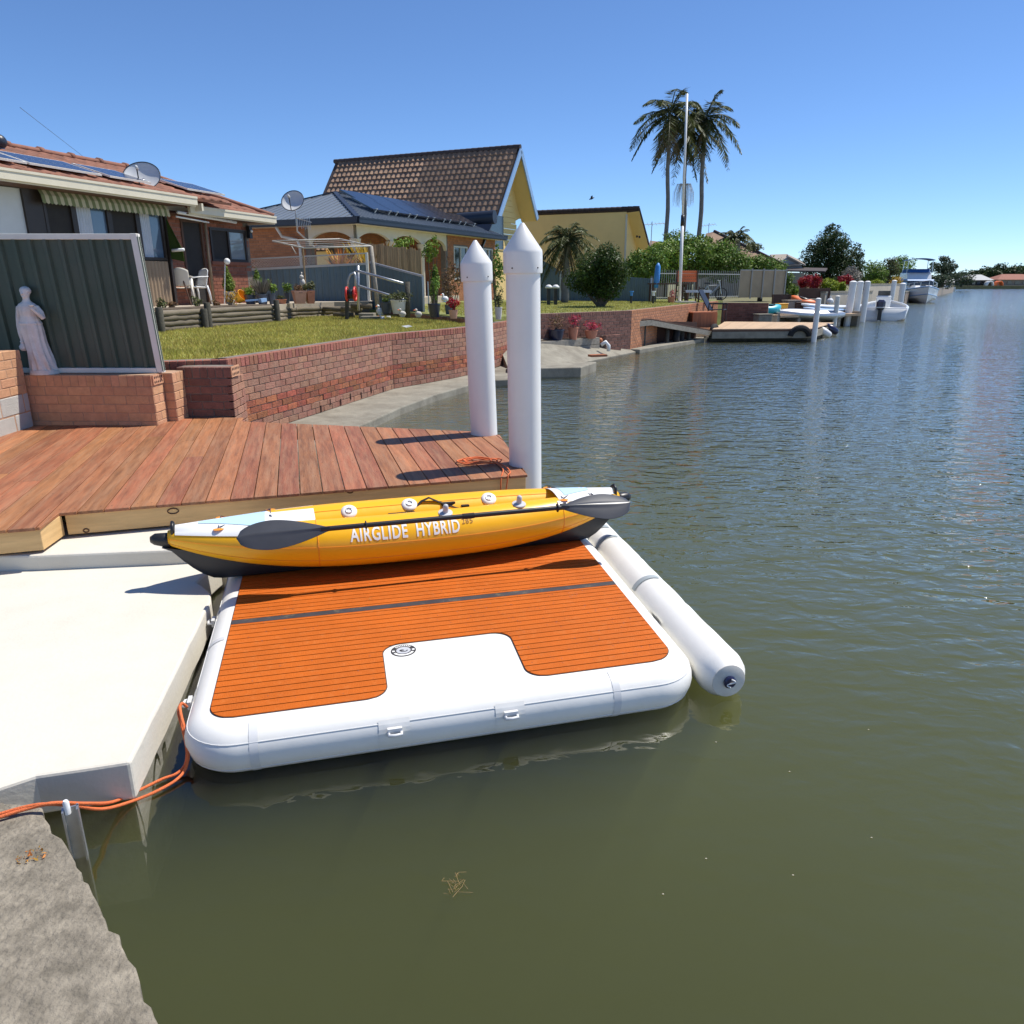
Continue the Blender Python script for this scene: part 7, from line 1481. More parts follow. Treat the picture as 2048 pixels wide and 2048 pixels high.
# fences at the back of the far lawn
ff = thing('blue_fence', 'blue grey steel boundary fence behind the round bush', 'fence', GX(1200, 31.5, YARD_Z)); pts_ = [GX(1070, 33.5, 1), GX(1120, 33, 1), GX(1300, 31.8, 1)]; tops = [3.0, 2.35, 2.05]
for i in range(2):
    a, b = pts_[i], pts_[i + 1]; mb = MB(); d = (b - a).normalized(); n_ = Vector((d.y, -d.x, 0)); ln = (b - a).length; s = 0
    while s < ln - .02:
        for q0, q1, o0, o1 in ((0, .1, 0, 0), (.1, .12, 0, .03), (.12, .16, .03, .03), (.16, .18, .03, 0)):
            x0, x1 = min(s + q0, ln), min(s + q1, ln); mb.quad(a + d * x0 + n_ * o0, a + d * x1 + n_ * o1, Vector((*(a + d * x1 + n_ * o1).to_2d(), lerp(tops[i], tops[i + 1], x1 / ln))), Vector((*(a + d * x0 + n_ * o0).to_2d(), lerp(tops[i], tops[i + 1], x0 / ln))))
        s += .18
    mb.build('ribbed_sheet', MATS['fence_blue'], ff)
for p, zt in zip(pts_, tops): mb = MB(); mb.box(Vector((p.x, p.y, (1 + zt) / 2)), (.07, .07, zt - .95)); mb.build('post', MATS['galv'], ff)
pfn = thing('pool_fence', 'pale metal bar pool fence with tan privacy panels on the far lawn', 'fence', GX(1420, 35.5, YARD_Z)); a, b = GX(1312, 33.2, YARD_Z), GX(1476, 37.2, YARD_Z); c_, e_ = b, GX(1567, 38.5, YARD_Z); n_ = 40
for i in range(n_ + 1): p = a.lerp(b, i / n_); mb = MB(); mb.box(p + Vector((0, 0, .65)), (.022, .022, 1.25)); mb.build('bar', MATS['fence_bar'], pfn)
mb = MB(); [mb.beam(a + Vector((0, 0, z)), b + Vector((0, 0, z)), .03, .04) for z in (.12, 1.12)]; mb.build('rail', MATS['fence_bar'], pfn)
for i in range(4):
    p, q = c_.lerp(e_, i / 4), c_.lerp(e_, (i + 1) / 4); mb = MB(); mb.slab([p + Vector((0, 0, .05)), q + Vector((0, 0, .05)), q + Vector((0, 0, 1.3)), p + Vector((0, 0, 1.3))], .03); mb.build('panel', MATS['panel_tan'], pfn); mb = MB(); mb.box(q + Vector((0, -.03, .7)), (.06, .06, 1.4)); mb.build('post', MATS['fence_bar'], pfn)
mb = MB(); mb.beam(c_ + Vector((0, 0, 1.32)), e_ + Vector((0, 0, 1.32)), .05, .05); mb.build('cap_rail', MATS['fence_bar'], pfn)
# garden furniture there
def simple(name, label, cat, parts):
    t = thing(name, label, cat, parts[0][3]); [mb_.build(nm, MATS[m_], t, smooth=sm) for nm, mb_, m_, _, sm in parts]; return t
p = GX(1310, 30.5, YARD_Z); mb1 = MB(); mb1.tube([p, p + Vector((.02, 0, 1.15))], .03, 8); mb2 = MB(); mb2.tube([p + Vector((0, 0, .55)), p + Vector((.02, 0, .9)), p + Vector((.04, 0, 1.35)), p + Vector((.05, 0, 1.48))], [.09, .12, .1, .03], 10); simple('folded_umbrella', 'folded bright blue garden umbrella by the pool fence', 'umbrella', [('pole', mb1, 'galv', p, True), ('canopy', mb2, 'plastic_blue', p, True)])
p = GX(1334, 30.8, YARD_Z); mb1 = MB(); mb1.box(p + Vector((0, 0, .7)), (1.5, .8, .05)); t = thing('garden_table', 'dark timber garden table with small pots on it', 'table', p); mb1.build('top', MATS['timber_brown'], t)
for x in (-.65, .65):
    for y in (-.3, .3): mb1 = MB(); mb1.box(p + Vector((x, y, .34)), (.07, .07, .68)); mb1.build('leg', MATS['timber_brown'], t)
p = GX(1372, 30.6, YARD_Z); t = thing('orange_chair', 'garden chair with a bright orange back behind the flagpole', 'chair', p)
for i in range(4): mb1 = MB(); mb1.box(p + Vector((0, .1 + .02 * i, .82 + i * .11)), (.85, .03, .1)); mb1.build('slat', MATS['plastic_orange'], t)
mb1 = MB(); mb1.box(p + Vector((0, -.15, .42)), (.8, .5, .04)); mb1.build('seat', MATS['timber_brown'], t)
for x in (-.4, .4):
    for y in (-.35, .1): mb1 = MB(); mb1.box(p + Vector((x, y, .3 if y < 0 else .6)), (.05, .05, .6 if y < 0 else 1.2)); mb1.build('leg', MATS['timber_brown'], t)
p = GX(1388, 30.2, YARD_Z); t = thing('garden_bench', 'low grey topped bench right of the flagpole', 'bench', p); mb1 = MB(); mb1.box(p + Vector((.1, 0, .42)), (1.0, .45, .09)); mb1.build('seat', MATS['galv'], t)
for x in (-.3, .5): mb1 = MB(); mb1.box(p + Vector((x, 0, .19)), (.06, .4, .38)); mb1.build('leg', MATS['timber_brown'], t)
pot(1342, 29.4, YARD_Z, 15, 12, 'pot_terra', 'terracotta pot with pink flowers at the foot of the flagpole', plant=('bush', 18, 18, 'flower_pink', 120), seed=41)
for i, (u, lb, m_) in enumerate(((1262, 'short solar garden light with a blue top', 'plastic_blue'), (1306, 'short solar garden light below the folded umbrella', 'plastic_white'))):
    p = GX(u, 28.5, YARD_Z); t = thing('solar_light', lb, 'garden lamp', p); mb1 = MB(); mb1.lathe(p, [(.04, 0), (.04, .22), (.05, .24), (.05, .28)], 10); mb1.build('stem', MATS['black_plastic'], t); mb1 = MB(); mb1.lathe(p + Vector((0, 0, .28)), [(.05, 0), (.05, .12), (.08, .13), (.08, .17)], 10); mb1.build('head', MATS[m_], t)
for i, u in enumerate((1097, 1111)):
    p = GX(u, 27, YARD_Z); t = thing('lantern_post', ['white domed garden lantern, left one of the pair by the fence', 'white domed garden lantern, right one of the pair by the fence'][i], 'garden lamp', p, 0, 'lantern posts'); mb1 = MB(); mb1.box(p + Vector((0, 0, .28)), (.12, .12, .56)); mb1.build('cage', MATS['black_plastic'], t); mb1 = MB(); mb1.lathe(p + Vector((0, 0, .56)), [(.13, 0), (.12, .06), (.06, .11), (.01, .12)], 12); mb1.build('dome', MATS['plastic_white'], t, smooth=True)
p = GX(1422, 33.6, YARD_Z); t = thing('bicycle', 'small bicycle leaning at the bar fence', 'bicycle', p)
for dx in (-.42, .42): mb1 = MB(); mb1.tube([p + Vector((dx + .25 * math.cos(a), 0, .27 + .25 * math.sin(a))) for a in np.linspace(0, 6.283, 22)], .02, 6, cap=False); mb1.build('wheel', MATS['tyre'], t)
mb1 = MB(); P = lambda x, z: p + Vector((x, 0, z)); [mb1.tube([P(*a), P(*b)], .022, 6) for a, b in (((-.42, .27), (-.2, .62)), ((-.2, .62), (.3, .64)), ((-.05, .26), (.3, .64)), ((-.05, .26), (-.2, .62)), ((-.42, .27), (-.05, .26)), ((.42, .27), (.3, .8)))]; mb1.build('frame', MATS['galv'], t); mb1 = MB(); mb1.box(P(-.22, .72), (.22, .1, .05)); mb1.build('saddle', MATS['black_plastic'], t); mb1 = MB(); mb1.tube([P(.28, .84) + Vector((0, -.22, 0)), P(.3, .82), P(.28, .84) + Vector((0, .22, 0))], .015, 6); mb1.build('handlebar', MATS['plastic_white'], t)
# ------------------------------------------------------------------ trees behind the far lawn
def px_tree(name, label, u, vt, vb, hw, y, mat, n, size, seed, base_z=1.0, depth=None, ncl=16, small=.4, **kw):
    """tree sized by its sighted top, bottom and half width at distance y"""
    c = AY(u, (vt + vb) / 2, y); k = PXM(y); rz_ = (vb - vt) / 2 * k; rx = hw * k; g0 = GX(u, y, base_z)
    return tree(name, label, (c.x, y, base_z), max(.2, (c.z - rz_) - base_z + .3 * rz_), max(.05, rx * .09), (c.x, y, c.z, rx, depth or rx, rz_), n, size, MATS[mat], seed, nclump=ncl, small=small, **kw)
px_tree('citrus_tree', 'bushy green tree just right of the yellow house', 1300, 492, 566, 50, 35.2, 'leaf_mid', 5200, .13, 201)
px_tree('citrus_tree', 'large bright green spreading tree behind the flagpole', 1380, 458, 568, 86, 38.5, 'leaf_mid', 14000, .15, 202, ncl=26, small=.3)
px_tree('citrus_tree', 'rounded green tree left of the large one by the flagpole base', 1335, 466, 566, 42, 37, 'leaf_bright', 5200, .13, 203)
px_tree('citrus_tree', 'lower green tree above the right end of the bar fence', 1445, 480, 570, 56, 39, 'leaf_mid', 7000, .14, 204)
px_tree('citrus_tree', 'green shrubby tree behind the tan fence panels', 1525, 506, 578, 48, 42, 'leaf_mid', 5200, .13, 205)
px_tree('garden_shrub', 'green shrub at the right end of the tan fence panels', 1573, 545, 592, 17, 40, 'leaf_mid', 1300, .11, 206, cat='shrub')
b_ = GX(1475, 52, 1.0); palm('cycad_palm', 'spiky palm crown showing above the citrus trees', b_, AY(1472, 478, 52), .25, 26, 1.7, 9, ll=.4, lw=.03, nl=26, low=-.1)
px_tree('citrus_tree', 'pale green tree crown above the brown roof behind the citrus', 1500, 485, 520, 26, 58, 'leaf_olive', 1300, .16, 207, base_z=1.0)
# roofs behind those trees
rh = thing('brown_roof_house', 'house with a long brown roof rising behind the citrus trees', 'house', GX(1450, 60, .9)); P1_, P2_, P3_, P4_ = AY(1412, 464, 60), AY(1430, 462, 60), AY(1570, 530, 56), AY(1398, 500, 56)
mb = MB(); mb.slab([AY(1400, 505, 56), AY(1572, 532, 56), AY(1428, 463, 60), AY(1412, 467, 60)], .15); mb.build('roof', MATS['roof_brown'], rh); mb = MB(); mb.beam(AY(1428, 463, 60), AY(1572, 532, 56), .25, .25); mb.build('ridge_caps', MATS['roof_brown_edge'], rh); mb = MB(); a, b = GX(1410, 57, .9), GX(1560, 57, .9); mb.box((a + b) / 2 + Vector((0, 2, 1.2)), ((b - a).length, 4, 2.5)); mb.build('wall', MATS['wall_far'], rh)
rh = thing('brown_roof_house', 'low grey brown roof corner beside the yellow house', 'house', GX(1310, 56, .9)); mb = MB(); mb.slab([AY(1296, 505, 54), AY(1330, 505, 54), AY(1332, 485, 57), AY(1300, 481, 57)], .15); mb.build('roof', MATS['roof_brown'], rh); mb = MB(); a, b = GX(1296, 55, .9), GX(1330, 55, .9); mb.box((a + b) / 2 + Vector((0, 1.5, 1.2)), ((b - a).length, 3, 2.5)); mb.build('wall', MATS['wall_far'], rh)
gh = thing('grey_house', 'grey gabled house left of the big dark tree', 'house', GX(1570, 72, .9)); a, b, c_, d_, e_ = AY(1556, 545, 70), AY(1608, 540, 70), AY(1602, 530, 70), AY(1575, 514, 70), AY(1556, 527, 70)
mb = MB(); mb.slab([a, b, c_, d_, e_], .2); mb.build('gable', MATS['roof_grey'], gh); mb = MB(); mb.slab([AY(1540, 509, 76), AY(1574, 508, 76), AY(1602, 528, 69.6), AY(1560, 530, 69.6)][::-1], .15); mb.slab([d_ + Vector((0, -.3, .05)), c_ + Vector((.3, -.3, 0)), AY(1604, 522, 76), AY(1574, 508, 76)], .12); mb.build('roof', MATS['wall_far'], gh);
mb = MB(); pp, qq = GX(1545, 70.4, .9), GX(1610, 70.4, .9); mb.box((pp + qq) / 2 + Vector((0, .4, .85)), ((qq - pp).length, .3, 1.7)); mb.build('wall', MATS['wall_far'], gh)
for u in (1560, 1580, 1598): mb = MB(); mb.box(AY(u, 556, 70.1), (.8, .1, .9)); mb.build('window', MATS['glass_dark'], gh)
mb = MB(); mb.slab([AY(1555, 540, 69), AY(1650, 542, 66), AY(1655, 536, 69), AY(1560, 534, 72)], .12); mb.build('patio_roof', MATS['roof_brown_edge'], gh)
y_ = 74; k = PXM(y_); ft = thing('fig_tree', 'big dark green domed tree dominating the far bank', 'tree', GX(1657, y_, .9)); g = random.Random(9); cl_ = []
for u, v, r_ in ((1664, 462, 13), (1656, 478, 22), (1676, 482, 20), (1640, 496, 24), (1662, 500, 30), (1690, 504, 24), (1625, 518, 26), (1650, 522, 34), (1685, 524, 32), (1706, 526, 20), (1618, 536, 18), (1640, 542, 26), (1670, 545, 30), (1700, 545, 22), (1660, 455, 8)):
    c = AY(u, v, y_ + g.uniform(-1.2, 1.2)); cl_.append((c.x, c.y, c.z, r_ * k, r_ * k * 1.2, r_ * k * .9))
    for q in range(4): a_ = g.uniform(0, 6.28); cl_.append((c.x + r_ * k * .8 * math.cos(a_), c.y - abs(math.sin(a_)) * r_ * k, c.z + r_ * k * .75 * math.sin(a_), r_ * k * .35, r_ * k * .35, r_ * k * .3))
V, F = leaf_cloud(cl_, 17000, .2, 211, shell=.6); link_mesh('crown', fast_mesh('crown', V - np.array(W[ft].translation), F), MATS['leaf_fig'], ft); mb = MB(); mb.tube([GX(1657, y_, .8), AY(1657, 555, y_), AY(1655, 520, y_)], [.32, .26, .2], 10)
for u, v in ((1630, 515), (1690, 515), (1660, 480)): mb.tube([AY(1657, 550, y_), AY(u, v, y_)], [.18, .06], 7)
mb.build('trunk', MATS['bark'], ft, smooth=True)
px_tree('flowering_shrub', 'pale flowering shrub at the right foot of the big dark tree', 1705, 530, 575, 26, 66, 'leaf_grey', 1500, .16, 212, base_z=.9, cat='shrub')
px_tree('bank_tree', 'green tree right of the big dark tree', 1745, 517, 572, 32, 82, 'leaf_mid', 2200, .22, 213, base_z=.9)
px_tree('bank_tree', 'yellow green bushy tree left of the motor cruiser', 1778, 515, 566, 22, 88, 'leaf_olive', 1800, .22, 214, base_z=.9)
px_tree('bank_tree', 'tall yellow green tree standing behind the cruiser bow', 1806, 508, 570, 28, 92, 'leaf_bright', 2400, .22, 215, base_z=.9)
px_tree('bank_tree', 'orange tinged shrub beside the cruiser', 1790, 548, 588, 18, 74, 'leaf_yellow', 900, .18, 216, base_z=.9, cat='shrub')
px_tree('gum_tree', 'flat topped distant gum tree right of the cruiser', 1888, 514, 556, 34, 150, 'leaf_far', 2600, .36, 217, base_z=.9, ncl=22, small=.24)
px_tree('bank_tree', 'distant green tree under the flat topped gum', 1885, 545, 582, 22, 125, 'leaf_far', 1200, .3, 218, base_z=.9)
px_tree('bank_tree', 'distant grey green tree left of the far boathouse', 1925, 540, 572, 24, 190, 'leaf_far', 1200, .45, 219, base_z=.9)
for i, (u, vt, vb, hw, y, lb) in enumerate(((1960, 533, 566, 24, 270, 'dark far tree left of the red roofed house'), (2000, 528, 566, 22, 275, 'dark far tree above the red roof'), (2035, 522, 566, 26, 270, 'tallest dark far tree at the right edge'), (1988, 538, 566, 18, 262, 'low far tree beside the red roof'), (2070, 526, 566, 30, 280, 'far tree just beyond the right edge'))):
    px_tree('far_tree', lb, u, vt, vb, hw, y, 'leaf_fig', 1500, .7, 230 + i, base_z=.9)
# low garden plants along the bank
for i, (u, v, w_, h_, y, m_, n_, lb, kd) in enumerate(((1612, 565, 34, 34, 52, 'leaf_red', 1100, 'dark red cordyline clump left of the clipped bush', 'spike'), (1632, 572, 26, 40, 50, 'leaf_red', 1000, 'bright red cordyline beside the clipped bush', 'spike'), (1690, 560, 30, 22, 58, 'leaf_red', 800, 'red leaved shrub behind the clipped bush', 'spike'), (1657, 573, 42, 30, 50, 'leaf_lime', 4200, 'rounded clipped yellow green bush on the far bank', 'round'), (1684, 577, 20, 26, 52, 'leaf_lime', 1500, 'smaller lime green bush beside the clipped one', 'round'), (1752, 566, 30, 16, 64, 'leaf_lime', 1000, 'low lime hedge behind the small boat', 'round'), (1585, 580, 24, 26, 46, 'leaf_mid', 800, 'green shrub left of the red cordylines', 'round'))):
    c = AY(u, v, y); k = PXM(y); t = thing('garden_bush', lb, 'bush', (c.x, c.y, .92)); mb = MB(); mb.tube([Vector((c.x, c.y, .85)), c], [.08, .04], 6); mb.build('stem', MATS['bark'], t)
    V, F = leaf_cloud(crown_clumps(c, (w_ * k / 2, w_ * k / 2, h_ * k / 2), 12, 300 + i, small=.4) + [(c.x, c.y, c.z, w_ * k * .42, w_ * k * .42, h_ * k * .42)], n_, .12 if kd == 'round' else .22, 310 + i, aspect=.5 if kd == 'round' else .2, up=.2); link_mesh('foliage', fast_mesh('foliage', V - np.array((c.x, c.y, .92)), F), MATS[m_], t)

# sea walls along the far bank
for nm, lb, p, q, z1, m_ in (('sea_wall', 'sandy rendered garden wall behind the small boat', GX(1720, 48, 0), GX(1800, 62, 0), 1.75, 'wall_sand'), ('sea_wall', 'low brown brick sea wall behind the surfboards', GX(1545, 38.5, 0), GX(1720, 47, 0), .98, 'wall_far'), ('sea_wall', 'pale low garden wall in front of the clipped bush', GX(1640, 42, 0), GX(1735, 47.5, 0), 1.35, 'wall_sand'), ('sea_wall', 'far concrete sea wall past the cruiser', GX(1805, 72, 0), GX(1905, 160, 0), 1.0, 'wall_far')):
    mb = MB(); mb.beam(Vector((p.x, p.y, z1 / 2 - .2)), Vector((q.x, q.y, z1 / 2 - .2)), .25, z1 + .4); t = thing(nm, lb, 'wall', Vector((p.x, p.y, 0))); mb.build('wall', MATS[m_], t); mb = MB(); mb.beam(Vector((p.x, p.y, z1 + .04)), Vector((q.x, q.y, z1 + .04)), .3, .08); mb.build('coping', MATS['concrete_ramp'], t)
mb = MB(); p, q = GX(1598, 42, 0), GX(1648, 42.5, 0); mb.box((p + q) / 2 + Vector((0, 0, 1.05)), ((q - p).length, .2, 1.1)); t = thing('brown_screen', 'dark red brown timber screen behind the orange kayak', 'screen', p); mb.build('panel', MATS['timber_brown'], t); mb = MB(); mb.box(q + Vector((0, -.02, 1.0)), (.1, .1, 1.25)); mb.build('post', MATS['timber_brown'], t)
# kayaks, boards and clutter between dock and bank
def hull(name, label, a, b, wd_, ht, mat, cat, rocker=.06, seat=True, group=None):
    a, b = Vector(a), Vector(b); d = (b - a); L_ = d.length; d.normalize(); s_ = Vector((-d.y, d.x, 0)).normalized(); up_ = d.cross(s_); up_ = up_ if up_.z > 0 else -up_; t = thing(name, label, cat, a, 0, group); mb = MB()
    def fn(i, j): x = 2 * i - 1; w_ = wd_ / 2 * max(.02, (1 - abs(x) ** 2.4)) ; an = 6.2832 * j; return a + d * (L_ * i) + s_ * (w_ * math.cos(an)) + up_ * (ht / 2 * math.sin(an) * (.35 + .65 * (1 - abs(x) ** 4)) + rocker * x * x)
    mb.grid(fn, 24, 14, closed_v=True); mb.build('hull', MATS[mat], t, smooth=True)
    if seat: mb = MB(); c = (a + b) / 2 + up_ * ht * .42; mb.tube([c + d * .5 * math.cos(q) * .55 + s_ * wd_ * .3 * math.sin(q) + up_ * .02 for q in np.linspace(0, 6.283, 20)], .03, 6, cap=False); mb.build('cockpit_rim', MATS['black_plastic'], t)
    return t
hull('stored_kayak', 'orange kayak leaning on the brown screen', AY(1578, 597, 39.5), AY(1634, 612, 38.8), .75, .45, 'plastic_orange', 'kayak')
hull('stored_kayak', 'turquoise kayak at the end of the dark brick wall', AY(1512, 622, 33.2), AY(1562, 617, 33.6), .7, .42, 'plastic_teal', 'kayak')
hull('paddle_board', 'white paddle board lying on the rack, uppermost', AY(1602, 611, 35.6), AY(1702, 616, 36.2), .75, .2, 'boat_white', 'paddle board', seat=False)
hull('paddle_board', 'blue edged board lying below the white one', AY(1606, 618, 35.2), AY(1690, 622, 35.8), .7, .16, 'stripe_blue', 'paddle board', seat=False)
hull('upturned_dinghy', 'long grey aluminium dinghy lying below the boards', AY(1552, 628, 33.6), AY(1690, 632, 34.4), 1.1, .5, 'galv', 'dinghy', seat=False)
bd = thing('storage_rack', 'pale timber rack and pontoon under the stored boards', 'rack', AY(1600, 635, 34.5)); p, q = GX(1540, 33.6, .5), GX(1700, 35.4, .5)
for f in (0, .25, .5, .75, 1): c = p.lerp(q, f); mb = MB(); mb.box(Vector((c.x, c.y, .2)), (.14, 1.2, .9), rz=.3); mb.build('trestle', MATS['timber_grey'], bd)
mb = MB(); mb.beam(Vector((p.x, p.y, .5)), Vector((q.x, q.y, .5)), 1.3, .1); mb.build('deck', MATS['timber_pale'], bd); mb = MB(); mb.prism([(p.x - .3, p.y + .2), (q.x, q.y + .3), (q.x - .2, q.y + 4), (p.x - .4, p.y + 3)], -.3, .42); mb.build('hard_stand', MATS['concrete_ramp'], bd)
for i, (u, v, y, s_, m_, lb) in enumerate(((1562, 607, 37, .42, 'timber_brown', 'dark chair back seen above the turquoise kayak'), (1582, 612, 36, .45, 'wall_far', 'brown crate right of the turquoise kayak'), (1598, 615, 36, .4, 'timber_brown', 'dark crate beside the boards'), (1563, 615, 34.5, .3, 'plastic_yellow', 'small yellow crate behind the turquoise kayak'), (1525, 640, 31, .4, 'concrete_ramp', 'pale block step beside the dark brick wall'), (1660, 603, 40, .3, 'boat_white', 'round white buoy hanging by the pale wall'), (1538, 640, 31.5, .35, 'timber_pale', 'short timber block beside the pale step'))):
    c = AY(u, v, y); t = thing('dock_clutter', lb, 'clutter', c); mb = MB()
    if 'buoy' in lb: mb.ico(c, s_ * .6, 2); mb.tube([c + Vector((0, 0, s_ * .55)), c + Vector((0, 0, s_ * .9))], .04, 6)
    elif 'chair' in lb: mb.slab([c + Vector((-s_, 0, -s_)), c + Vector((s_, 0, -s_)), c + Vector((s_, .1, s_)), c + Vector((-s_, .1, s_))], .06); mb.tube([c + Vector((-s_, 0, -s_ * 2)), c + Vector((-s_, 0, s_))], .04, 6); mb.tube([c + Vector((s_, 0, -s_ * 2)), c + Vector((s_, 0, s_))], .04, 6)
    else: mb.cbox(c, (s_ * 1.6, s_, s_), .03, rz=.3); mb.cbox(c + Vector((0, 0, s_ * .56)), (s_ * 1.7, s_ * 1.1, s_ * .1), .01, rz=.3)
    mb.build('body', MATS[m_], t)

# ------------------------------------------------------------------ small outboard boat seen from astern
def boat_hull(t, stern, d, s_, L_, beam, free, draft, mat, nst=20, bowrise=.35, name='hull', transom=True):
    """open hull; stern point at waterline, d forward, s_ to the right"""
    up_ = Vector((0, 0, 1)); mb = MB(); secs = []
    for i in range(nst + 1):
        f = i / nst; w_ = beam / 2 * (1 - max(0, (f - .45) / .55) ** 2.2) + .01; zt = free + bowrise * max(0, f - .3) ** 1.6 * 1.6; zb = -draft * (1 - f ** 3 * .9); ch = zb + (zt - zb) * .42; c = stern + d * (L_ * f)
        secs.append([c + s_ * (-w_) + up_ * zt, c + s_ * (-w_ * .93) + up_ * ch, c + up_ * zb, c + s_ * (w_ * .93) + up_ * ch, c + s_ * w_ + up_ * zt])
    n = 5; vs = [p for s in secs for p in s]; fs = [(i * n + j, i * n + j + 1, (i + 1) * n + j + 1, (i + 1) * n + j) for i in range(nst) for j in range(n - 1)]
    if transom: fs.append((0, 1, 2, 3, 4))
    mb.add(vs, fs); return mb.build(name, MATS[mat], t, smooth=True, auto=35), secs
sb_ = A(1758, 641, 0); dB = Vector((.47, .88, 0)).normalized(); sB = Vector((dB.y, -dB.x, 0)); bt = thing('runabout_boat', 'small white open motor boat moored stern on near the white pilings', 'boat', sb_, 0)
hl_, secs = boat_hull(bt, sb_, dB, sB, 4.8, 2.35, .62, .18, 'boat_white'); hl_.modifiers.new('t', 'SOLIDIFY').thickness = -.09
mb = MB(); inner = [[lerp(s[0], s[4], .06) - Vector((0, 0, .33)), lerp(s[0], s[4], .94) - Vector((0, 0, .33))] for s in secs]; [mb.quad(inner[i][0], inner[i][1], inner[i + 1][1], inner[i + 1][0]) for i in range(len(inner) - 1)]; mb.build('deck', MATS['boat_white'], bt)
mb = MB(); mb.tube([s[0] for s in secs], .05, 8); mb.tube([s[4] for s in secs], .05, 8); mb.tube([secs[0][0], secs[0][4]], .045, 8); mb.build('gunwale', MATS['boat_white'], bt, smooth=True)
mb = MB(); c = sb_ + dB * 1.9 + Vector((0, 0, .75)); mb.cbox(c, (.7, .8, .95), .05, rz=math.atan2(sB.y, sB.x)); cs = mb.build('console', MATS['boat_white'], bt); mb = MB(); mb.cbox(c + Vector((0, 0, .55)) - dB * .25, (.6, .06, .35), .02, rz=math.atan2(sB.y, sB.x)); mb.build('windscreen', MATS['glass_dark'], cs)
mb = MB(); c = sb_ - dB * .28 + Vector((0, 0, .62)); mb.cbox(c + Vector((0, 0, .18)), (.42, .62, .5), .1, rz=math.atan2(sB.y, sB.x)); om = mb.build('outboard_motor', MATS['cowl_navy'], bt); mb = MB(); mb.box(c - Vector((0, 0, .35)), (.18, .28, .8), rz=math.atan2(sB.y, sB.x)); mb.tube([c - Vector((0, 0, .7)) - dB * .25, c - Vector((0, 0, .7)) + dB * .15], [.1, .08], 10); mb.build('leg', MATS['black_plastic'], om); mb = MB(); mb.cbox(c + Vector((0, 0, .05)) - dB * .02, (.44, .64, .06), .02, rz=math.atan2(sB.y, sB.x)); mb.build('cowl_band', MATS['dish_grey'], om)
mb = MB(); mb.lathe(c - Vector((0, 0, .72)) - dB * .26, [(.14, -.02), (.05, 0), (.14, .02)], 8, Vector((0, 0, 1)).rotation_difference(dB).to_matrix().to_4x4()); mb.build('propeller', MATS['galv'], om)

# ------------------------------------------------------------------ motor cruiser moored bow towards us
cb_ = A(1845, 606, 0) ; dC = Vector((-.30, -.95, 0)).normalized(); sC = Vector((dC.y, -dC.x, 0)); stern_ = cb_ - dC * 7.5; cz = thing('motor_cruiser', 'white flybridge motor cruiser with blue trim moored along the far bank', 'boat', cb_); rzC = math.atan2(sC.y, sC.x)
hl_, secs = boat_hull(cz, stern_, dC, sC, 9.2, 3.4, 1.05, .4, 'boat_white', bowrise=.55)
mb = MB(); [mb.quad(secs[i][0] - Vector((0, 0, .04)), secs[i][4] - Vector((0, 0, .04)), secs[i + 1][4] - Vector((0, 0, .04)), secs[i + 1][0] - Vector((0, 0, .04))) for i in range(len(secs) - 1)]; mb.build('deck', MATS['boat_white'], cz)
mb = MB(); mb.tube([s[0] for s in secs], .06, 8); mb.tube([s[4] for s in secs], .06, 8); mb.build('rub_rail', MATS['stripe_blue'], cz)
mb = MB(); mb.tube([lerp(s[0], s[1], .75) - sC * .03 for s in secs], .04, 6); mb.tube([lerp(s[4], s[3], .75) + sC * .03 for s in secs], .04, 6); mb.build('waterline_stripe', MATS['stripe_blue'], cz)
def cabin(f0, f1, w0, w1, z0, z1, rake, mat, name, par):
    """raked deckhouse block between two stations"""
    a = stern_ + dC * f0; b = stern_ + dC * f1; up_ = Vector((0, 0, 1)); mb = MB()
    lo = [a - sC * w0 / 2 + up_ * z0, a + sC * w0 / 2 + up_ * z0, b + sC * w0 / 2 * .8 + up_ * z0, b - sC * w0 / 2 * .8 + up_ * z0]; b2 = b - dC * rake; hi = [a - sC * w1 / 2 + up_ * z1, a + sC * w1 / 2 + up_ * z1, b2 + sC * w1 / 2 * .85 + up_ * z1, b2 - sC * w1 / 2 * .85 + up_ * z1]
    mb.add(lo + hi, [(0, 1, 2, 3), (4, 7, 6, 5), (0, 4, 5, 1), (1, 5, 6, 2), (2, 6, 7, 3), (3, 7, 4, 0)]); return mb.build(name, MATS[mat], par, bevel=.06)
tr = cabin(4.2, 7.9, 2.4, 1.7, 1.1, 1.62, 1.2, 'boat_white', 'foredeck_trunk', cz); sl_ = cabin(1.0, 5.2, 2.9, 2.6, 1.1, 2.05, .7, 'boat_white', 'saloon', cz); wn = cabin(1.05, 5.3, 2.94, 2.66, 1.62, 2.02, .38, 'glass_dark', 'windscreen', sl_); rf_ = cabin(.6, 5.0, 3.0, 2.9, 2.04, 2.2, .2, 'stripe_blue', 'saloon_roof', sl_); fb = cabin(1.0, 4.2, 2.7, 2.6, 2.18, 2.85, .5, 'boat_white', 'flybridge', cz); fw_ = cabin(1.1, 4.05, 2.4, 2.2, 2.85, 3.2, .5, 'canvas_blue', 'spray_screen', fb)
up_ = Vector((0, 0, 1)); mb = MB()
for f, x in ((1.2, -1.15), (1.2, 1.15), (3.6, -1.15), (3.6, 1.15)): mb.tube([stern_ + dC * f + sC * x + up_ * 2.8, stern_ + dC * f + sC * x * .95 + up_ * 4.1], .035, 6)
